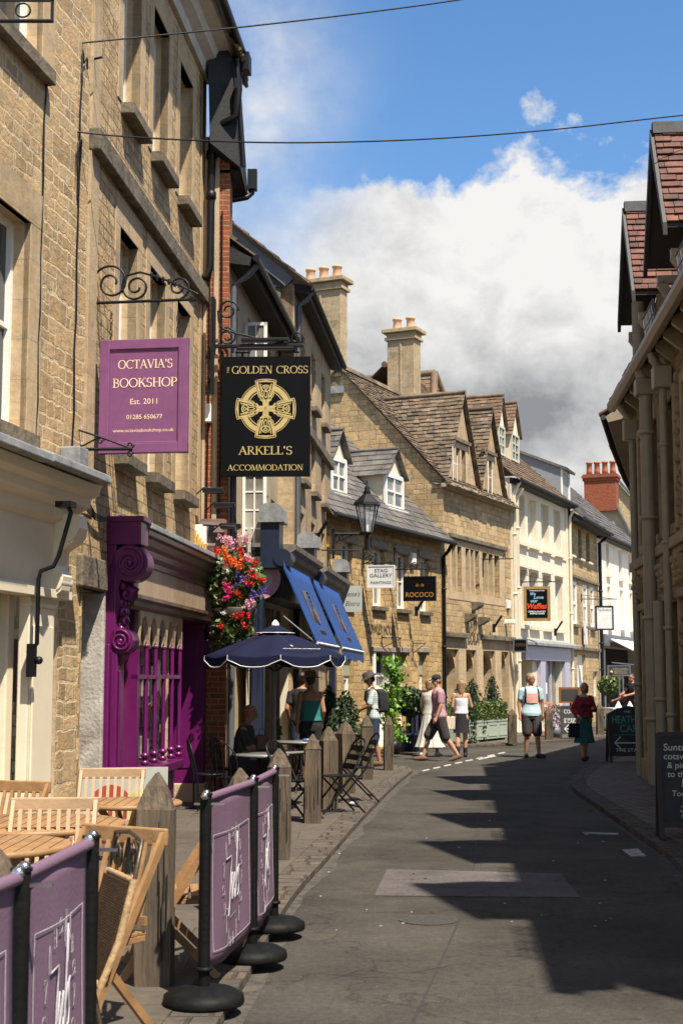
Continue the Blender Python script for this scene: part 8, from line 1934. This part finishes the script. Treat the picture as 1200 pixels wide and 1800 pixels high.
def person(label, p, rz, H, arms, legs, wear, skin=None, lean=0.0, turn=0.0, nod=0.0, wide=1.0, hair=None, hair_len=.0, hat=None, female=False, sit=False, group=None):
    skin = skin or SKIN; t = thing('person', label, 'person', p, rz, group); s = H/1.75
    T = lambda v: Vector((v[0]*s, (v[1] - lean*max(v[2]-.92, 0))*s, v[2]*s*(1-.5*lean*lean*max(v[2]-.92,0))))
    W = wide; sw = .185*(.9 if female else 1)
    b = MB(); loft(b, [(z, rx*W*(.94 if female and z > 1.2 else 1), ry*W, oy) for z, rx, ry, oy in TORSO], T)
    limb(b, [T((0,.01,1.45)), T((0,-.005,1.56))], [.055*s,.05*s])
    # head, turned and nodded on the neck
    hc = T((0,-.015,1.635)); Mh = Matrix.Translation(hc) @ Matrix.Rotation(turn, 4, 'Z') @ Matrix.Rotation(nod, 4, 'X') @ Matrix.Scale(s, 4)
    hp = lambda x, y, z: Mh @ Vector((x, y, z))
    def hball(mb, c, r, sc):
        q = MB(); q.ball((0,0,0), r, 10, sc); mb.add([hp(v[0]+c[0], v[1]+c[1], v[2]+c[2]) for v in q.v], q.f, True)
    hball(b, (0,.012,.025), .092, (.84,1.02,1.0)); hball(b, (0,-.02,-.04), .07, (.82,.95,1.12)); hball(b, (0,-.04,-.085), .035, (1.1,.9,.8))
    hball(b, (0,-.098,-.01), .016, (.8,1.1,1.5)); hball(b, (0,-.108,-.025), .014, (1.1,1,.8))
    for x in (-1, 1): hball(b, (x*.078,.015,-.005), .026, (.35,.7,1.15))
    for i, sx in enumerate((-1, 1)):
        el, ha = arms[i]; sh = T((sx*sw*W,.005,1.405)); el = T(el); ha = T(ha)
        limb(b, [sh, el, ha], [.052*s*W, .040*s*W, .027*s])
        d = (ha - el).normalized(); side = d.orthogonal().normalized(); inn = Vector((-sx, -.3, 0)); inn = (inn - d*inn.dot(d)).normalized(); side = d.cross(inn)
        pm = ha + d*.045*s; limb(b, [ha + d*.01*s, ha + d*.075*s], [.028*s, .032*s], 10)
        for k in range(4):        # four fingers, curled towards the palm
            base = ha + d*.085*s + side*(k-1.5)*.0185*s; L = (.030,.035,.034,.026)[k]*s
            limb(b, [base, base + d*L + inn*.010*s, base + d*L*1.5 + inn*.030*s], [.0095*s,.0088*s,.0075*s], 8)
        tb = ha + d*.03*s - side*.03*s; limb(b, [tb, tb + d*.025*s - side*.018*s + inn*.015*s, tb + d*.055*s - side*.016*s + inn*.03*s], [.012*s,.010*s,.008*s], 8)
    for i, sx in enumerate((-1, 1)):
        kn, an = legs[i][:2]; fd = legs[i][2] if len(legs[i]) > 2 else Vector((0,-1,0)); hip = Vector((sx*.088*W, 0, .90)); T0 = lambda v: Vector(v)*s
        limb(b, [T0(hip), T0(kn), (T0(kn)*.62 + T0(an)*.38) + Vector((0,.012*s,0)), T0(an)], [.088*s*W, .056*s, .054*s, .036*s])
        fd = Vector(fd).normalized(); a0 = T0(an); limb(b, [a0 - fd*.045*s - Vector((0,0,.045*s)), a0 + fd*.07*s - Vector((0,0,.045*s)), a0 + fd*.15*s - Vector((0,0,.05*s))], [.034*s,.040*s,.028*s])
    body = remeshed(b, 'body', skin, t, .0072)
    e = MB()
    for x in (-.03, .03): hball(e, (x,-.088,.012), .008, (1.4,.6,.8)); hball(e, (x,-.092,.034), .007, (2.4,.5,.5))
    e.build('eyes', DARK, t); e = MB(); hball(e, (0,-.094,-.055), .008, (2.6,.6,.5)); e.build('mouth', cloth('lips', (.30,.09,.075)) if 'lips' not in bpy.data.materials else bpy.data.materials['lips'], t)
    if hair:
        h = MB(); hball(h, (0,.026,.040), .091, (.88,1.0,.96)); hball(h, (0,.05,.0), .080, (.90,.8,1.1))
        if hair_len:
            n = 5
            for k in range(9):
                a = (k-4)*.36; x, y = .085*math.sin(a), .045+.06*math.cos(a)
                limb(h, [hp(x*.9, y-.01, .03), hp(x*.85, y-.01, -.07), hp(x*.6+.02*math.sin(k*3), y+.01, -.08-hair_len*(.7+.3*math.sin(k*2.3)))], [.026*s,.024*s,.007*s], 8)
        remeshed(h, 'hair', hair, t, .009, 2)
    if hat:
        kind, hm = hat; q = MB()
        if kind == 'cap': hball(q, (0,.012,.055), .099, (.90,1.04,.80)); P_ = [(hp(.078*math.cos(a), -.055-.105*math.sin(a), .052-.018*math.sin(a))) for a in [math.pi*k/10 for k in range(11)]]; q.loops([P_, [v - Vector((0,0,.012)) for v in P_]])
        elif kind == 'bucket': q.loops([[hp(r*math.cos(k*.3142), .012 + r*1.12*math.sin(k*.3142), z) for k in range(20)] for r, z in ((.155,.025),(.16,.02),(.105,.065),(.092,.13),(.07,.145),(.01,.148))])
        else: q.loops([[hp(r*math.cos(k*.3142), .012 + r*1.08*math.sin(k*.3142), z + .02*math.sin(k*.6)*(r > .15)) for k in range(20)] for r, z in ((.225,.04),(.23,.035),(.105,.06),(.095,.13),(.07,.155),(.01,.158))])
        q.build('hat', hm, t)
    for w in wear:
        k = w[0]; q = MB(); m = w[1]
        if k == 'top':       # torso cover with sleeves of the given length along the arm
            z0, z1, sl, ease = w[2:6]; zz = [r for r in TORSO if z0 < r[0] < z1]
            fi = lambda z: next(((a[0], a[1]+(b2[1]-a[1])*(z-a[0])/(b2[0]-a[0]), a[2]+(b2[2]-a[2])*(z-a[0])/(b2[0]-a[0]), a[3]) for a, b2 in zip(TORSO, TORSO[1:]) if a[0] <= z <= b2[0]), TORSO[0])
            rr = [(z0,)+fi(z0)[1:]] + zz + [(z1,)+fi(z1)[1:]]
            ge = lambda z: ease*(1.0 + 1.1*max(0, 1.15-z)/.3)
            loft(q, [(z, (rx*(.94 if female and z > 1.2 else 1))*W+ge(z), ry*W+ge(z), oy) for z, rx, ry, oy in rr], T)
            if female: [q.ball(T((x*.075,-.10*W,1.26)), .062*s, 8) for x in (-1, 1)]
            if sl > 0:
                for i, sx in enumerate((-1, 1)):
                    sh = T((sx*(sw-.04)*W,.005,1.395)); el, ha = T(arms[i][0]), T(arms[i][1]); r0 = .047*W+ease
                    if sl <= 1: limb(q, [sh, T((sx*sw*W,.005,1.39)), sh.lerp(el, sl)], [r0*s, (r0-.004)*s, (r0-.002)*s])
                    else: limb(q, [sh, el, el.lerp(ha, sl-1)], [r0*s, (r0-.008)*s, (r0-.018)*s])
            remeshed(q, w[6], m, t, .009, 3)
        elif k == 'legs':    # shorts or trousers
            f, ease = w[2:4]; loft(q, [(.80,.150*W+ease,.105*W+ease,0),(.90,.166*W+ease,.115*W+ease,0),(1.0,.155*W+ease,.105*W+ease,0)], lambda v: Vector(v)*s)
            for i, sx in enumerate((-1, 1)):
                kn, an = Vector(legs[i][0])*s, Vector(legs[i][1])*s; hip = Vector((sx*.088*W,0,.88))*s
                if f <= 1: limb(q, [hip, hip.lerp(kn, f)], [(.098*W+ease)*s, (.082*W+ease)*s])
                else: limb(q, [hip, kn, kn.lerp(an, f-1)], [(.098*W+ease)*s, (.072+ease)*s, (.055+ease)*s])
            remeshed(q, w[4], m, t, .009, 3)
        elif k == 'skirt':
            z0, z1, r0, r1, fold = w[2:7]; lv = 7
            loft(q, [(z0+(z1-z0)*j/lv, r0+(r1-r0)*(j/lv)**.8, (r0+(r1-r0)*(j/lv)**.8)*.8, w[8] if len(w) > 8 and j < 3 else 0) for j in range(lv+1)], lambda v: Vector(v)*s, 72, fold, 11)
            q.build(w[7], m, t)
        elif k == 'shoes':
            for i in (0, 1):
                fd = Vector(legs[i][2] if len(legs[i]) > 2 else (0,-1,0)).normalized(); a0 = Vector(legs[i][1])*s; hi = w[2]
                q = MB(); limb(q, [a0 - fd*.05*s - Vector((0,0,.045*s)), a0 + fd*.08*s - Vector((0,0,.043*s)), a0 + fd*.17*s - Vector((0,0,.052*s))], [.043*s,.050*s,.036*s]); 
                if hi: limb(q, [a0 - Vector((0,0,.03*s)), a0 + Vector((0,0,hi*s))], [.046*s,.052*s])
                remeshed(q, 'shoe', m, t, .009, 2)
        elif k == 'pack':
            q.loops([[T((x*.15*f, .12+d, z)) for x, d in ((-1,0),(1,0),(1,.13*f),(.6,.17*f),(-.6,.17*f),(-1,.13*f))] for z, f in ((1.0,.75),(1.04,1),(1.25,1.02),(1.4,.9),(1.45,.6))]); remeshed(q, 'backpack', m, t, .012, 4); q = MB()
            for x in (-1, 1): q.tube([T((x*.11,.12,1.40)), T((x*.13,.02,1.475)), T((x*.135,-.10,1.40)), T((x*.14,-.125,1.25)), T((x*.155,-.04,1.08)), T((x*.14,.13,1.05))], .018*s, 6)
            q.build('strap', m, t)
        elif k == 'bag':
            (bx, by, bz), (bw, bd, bh), col = w[2:5]; q.hexa([T((bx+i*bw, by+j*bd, bz)) for i, j in ((-1,-1),(1,-1),(1,1),(-1,1))] + [T((bx+i*bw*.9, by+j*bd*.5, bz+bh)) for i, j in ((-1,-1),(1,-1),(1,1),(-1,1))]); o = q.build(w[6], m, t, bevel=.02)
            q = MB(); q.tube([T(v) for v in w[5]], .011*s, 6); q.build('bag_strap', col, t)
    return t
Fw = Vector((0,-1,0))
def stand(d=.0): return (((-.09,-.01,.50),(-.095,.02,.09)), ((.09,-.01,.50),(.095,.02,.09)))
PLAID = masonry('check_cotton', (.70,.72,.70), (.60,.63,.62), (.10,.22,.25), .035, .035, .006, 0, stain_amt=0, bump=.05, vary=0, var=.1, off=0)
CORAL_T = cloth('pale_teal_jersey', (.42,.57,.60), .10); DKSH = cloth('charcoal_cotton', (.045,.035,.035)); NAVYC = cloth('navy_cotton', (.02,.035,.065)); MAUVE = masonry('mauve_check', (.35,.165,.22), (.29,.13,.18), (.48,.32,.36), .02, .02, .004, 0, stain_amt=0, bump=.03, vary=0, var=.1, off=0)
BRSH = cloth('brown_suede', (.12,.06,.03)); BLK = cloth('black_cotton', (.012,.012,.014)); WHC = cloth('white_cotton', (.70,.70,.74), .06)
HAIR_G = mat('grey_hair', (.20,.155,.115), .6, .35, 30, .3, 80); HAIR_B = mat('blond_hair', (.27,.17,.085), .55, .3, 30, .3, 80); HAIR_D = mat('dark_hair', (.03,.018,.012), .5, .3, 30, .3, 80); HAIR_R = mat('brown_bob', (.16,.075,.035), .5, .3, 30, .3, 80)
PP = lambda px, py, z=0: gnd(px, py, z)
# man in a checked shirt, looking down at his hands
person('man in a bucket hat and checked shirt with a backpack, looking down', PP(657,1347,.06), -1.50, 1.74, (((-.23,-.06,1.14),(-.10,-.27,1.03)), ((.23,-.08,1.14),(.10,-.29,1.04))), (((-.09,-.10,.50),(-.09,-.05,.09)), ((.09,.0,.50),(.09,.10,.10))),
       [('top', PLAID, .86, 1.47, .85, .016, 'shirt'), ('legs', NAVYC, .95, .012, 'shorts'), ('pack', BLK), ('shoes', BRSH, 0)], SKIN_T, .10, 0, .45, 1.0, HAIR_D, 0, ('bucket', DKSH))
# man striding left in a mauve shirt and black cap
person('man in a black cap and mauve short-sleeved shirt striding to the left', PP(772,1338), -1.45, 1.76, (((-.24,.06,1.13),(-.22,-.06,.90)), ((.24,.0,1.13),(.23,-.10,.89))), (((-.09,-.20,.53),(-.09,-.32,.10)), ((.09,.10,.50),(.09,.36,.13),(0,-1,-.35))),
       [('top', MAUVE, .86, 1.47, .72, .02, 'shirt'), ('legs', DKSH, 1.0, .018, 'shorts'), ('shoes', BRSH, 0)], SKIN, .05, .1, .2, 1.12, HAIR_G, 0, ('cap', BLK))
DRESS = mat('white_linen', (.55,.53,.48), .85, .12, 9, .2, 50)
person('woman in a long pale sleeveless dress walking ahead of the man in the cap', PP(755,1330), 2.55, 1.68, (((-.21,.0,1.13),(-.2,-.06,.90)), ((.21,.0,1.13),(.19,-.08,.90))), (((-.08,-.12,.5),(-.08,-.2,.09)), ((.08,.05,.5),(.08,.18,.1))),
       [('top', DRESS, .95, 1.44, 0, .012, 'bodice'), ('skirt', DRESS, .22, 1.06, .34, .13, .09, 'skirt'), ('shoes', WHC, 0)], SKIN, .03, 0, 0, .95, HAIR_B, .06, None, True)
person('blond woman seen from behind in a white top and black skirt with a tote bag', PP(811,1331), 3.0, 1.66, (((.2,.02,1.14),(.18,-.10,.95)), ((-.23,-.05,1.14),(-.16,-.20,1.22)))[::-1], (((-.08,-.06,.5),(-.08,-.06,.09)), ((.08,.04,.5),(.08,.12,.09))),
       [('top', WHC, .98, 1.33, 0, .010, 'top'), ('skirt', BLK, .55, 1.02, .19, .135, .02, 'skirt'), ('shoes', BLK, .12), ('bag', cloth('canvas_tote', (.55,.45,.36)), (.26,.02,.62), (.14,.06,.30), BLK, [(.22,.0,.92),(.17,.03,1.42),(.24,.05,.92)], 'tote_bag')], SKIN, 0, .2, 0, .92, HAIR_B, .26, None, True)
t = person('grey-haired man in a pale T-shirt with a pink patch, carrying a backpack', PP(934,1332), .12, 1.80, (((-.25,.03,1.13),(-.25,-.02,.89)), ((.25,.03,1.13),(.25,.0,.9))), (((-.10,-.02,.5),(-.11,.03,.09),(-.25,-1,0)), ((.11,-.06,.5),(.13,-.1,.09),(.5,-1,0))),
       [('top', CORAL_T, .86, 1.47, .62, .02, 't_shirt'), ('legs', DKSH, .92, .016, 'shorts'), ('pack', BLK), ('shoes', NAVYC, 0)], SKIN_T, 0, .7, 0, 1.08, HAIR_G, 0)
q = MB(); rings = []
for z, w_ in ((1.13,.11),(1.17,.125),(1.27,.13),(1.33,.12)): rings.append([(x*w_*1.03, -.1545+.035*(x*x) - (.004 if z > 1.2 else 0), z*1.03) for x in (-1,-.5,0,.5,1)])
q.loops(rings, closed=False, cap=False); o = q.build('shirt_print', cloth('coral_print', (.72,.36,.28)), t)
FLO = masonry('floral_teal', (.012,.05,.055), (.015,.075,.08), (.05,.16,.15), .05, .04, .006, .02, stain_amt=.3, bump=0, vary=.02, var=.6)
CARD = cloth('red_knit', (.22,.012,.018))
person('woman in a dark red cardigan and teal patterned dress with a black handbag', PP(1027,1337), .15, 1.60, (((-.24,.02,1.14),(-.2,-.16,1.02)), ((.25,.0,1.15),(.16,-.20,1.16))), (((-.07,-.04,.5),(-.05,-.06,.09)), ((.07,.06,.5),(.05,.12,.11))),
       [('top', FLO, .95, 1.43, 0, .016, 'dress_bodice'), ('skirt', FLO, .40, 1.06, .235, .15, .05, 'dress_skirt'), ('top', CARD, .98, 1.40, 1.75, .026, 'cardigan'), ('shoes', BLK, 0), ('bag', BLK, (-.24,-.06,.52), (.15,.06,.32), BLK, [(-.2,-.06,.84),(-.02,-.17,1.2),(.14,-.02,1.46)], 'handbag')], SKIN, 0, -.9, 0, 1.14, HAIR_R, .07, None, True)
q = MB(); OL = cloth('olive_shirt', (.035,.04,.028))
person('bald man in a dark shirt sitting at the cafe table in the shade', (-1.36, 19.25, Z-.43), 1.45, 1.74, (((-.23,-.12,1.18),(-.10,-.36,1.16)), ((.23,-.12,1.18),(.10,-.36,1.17))), (((-.10,-.44,.92),(-.10,-.42,.50)), ((.10,-.44,.92),(.10,-.42,.50))),
       [('top', OL, .86, 1.47, .8, .016, 'shirt'), ('legs', DKSH, 1.8, .014, 'trousers'), ('shoes', BLK, 0)], SKIN_T, .18, 0, .35, 1.08)
person('woman in a straw sun hat and teal top seen from behind in the shade', (-.50, 23.3, Z), 3.3, 1.72, (((-.21,.04,1.13),(-.2,-.1,.92)), ((.21,.04,1.13),(.22,.0,.89))), stand(),
       [('top', cloth('teal_cotton', (.02,.16,.15)), .97, 1.30, 0, .02, 'top'), ('legs', BLK, .5, .014, 'shorts'), ('shoes', BRSH, 0)], SKIN_T, 0, 0, .1, .98, HAIR_D, 0, ('sun', cloth('straw', (.30,.20,.09))), True)
person('man in a dark shirt standing beyond the woman in the sun hat', (-.68, 24.7, Z), 3.0, 1.74, (((-.24,.04,1.13),(-.22,-.02,.9)), ((.25,.08,1.13),(.22,-.06,.92))), stand(), [('top', BLK, .86, 1.47, .6, .018, 'shirt'), ('legs', NAVYC, .9, .015, 'shorts'), ('shoes', BRSH, 0)], SKIN_T, 0, 0, .1, 1.05, HAIR_D)
c = at(1092, 1215, 44.0)
person('dark-haired woman in a rust top bending forward at the far cafe', (c.x-.05, c.y, Z), 1.25, 1.70, (((-.22,.10,1.12),(-.2,.22,1.0)), ((.2,-.3,1.05),(.15,-.45,.85))), stand(), [('top', cloth('rust_top', (.24,.07,.025)), .95, 1.34, 0, .012, 'top'), ('legs', BLK, 1.9, .012, 'trousers'), ('shoes', BLK, 0)], SKIN_T, .75, 0, .5, .95, HAIR_D, .25, None, True)
c = at(1113, 1215, 43.6)
person('man in black reaching across a table at the far cafe, cut by the corner', (c.x, c.y, Z), -.9, 1.76, (((-.22,-.2,1.16),(-.14,-.42,1.12)), ((.22,-.2,1.16),(.1,-.42,1.1))), stand(), [('top', BLK, .86, 1.47, .6, .018, 'shirt'), ('legs', DKSH, 1.9, .012, 'trousers'), ('shoes', BLK, 0)], SKIN_T, .1, 0, .3, 1.0, HAIR_D)
# tables with white cloths at the far cafe
for i, (px, Y, lab) in enumerate(((1086, 42.6, 'white-clothed cafe table beside the bending woman'), (1106, 42.2, 'white-clothed cafe table at the corner of the dark building'))):
    c = at(px, 1240, Y); t = thing('cafe_table', lab, 'table', (c.x, c.y, Z), .3); m = MB(); m.box(-.38,.38,-.38,.38,.72,.75); m.build('tabletop', WHITE, t); m = MB(); m.loops([[(x*.39,y*.39,.70) for x,y in ((-1,-1),(1,-1),(1,1),(-1,1))],[(x*.4,y*.4,.5) for x,y in ((-1,-1),(1,-1),(1,1),(-1,1))]], cap=False, smooth=False); m.build('cloth', LETTER_W, t); m = MB(); m.tube([(0,0,0),(0,0,.72)], .04, 8); m.lathe([(0,0),(.25,0),(.25,.03),(0,.04)], n=16); m.build('leg', BLACK, t)
    m = MB(); m.hexa([(-.1,-.05,.755),(.1,-.05,.755),(.1,.05,.755),(-.1,.05,.755),(-.01,-.01,.95),(.01,-.01,.95),(.01,.01,.95),(-.01,.01,.95)]); m.build('napkin', LETTER_W, t)
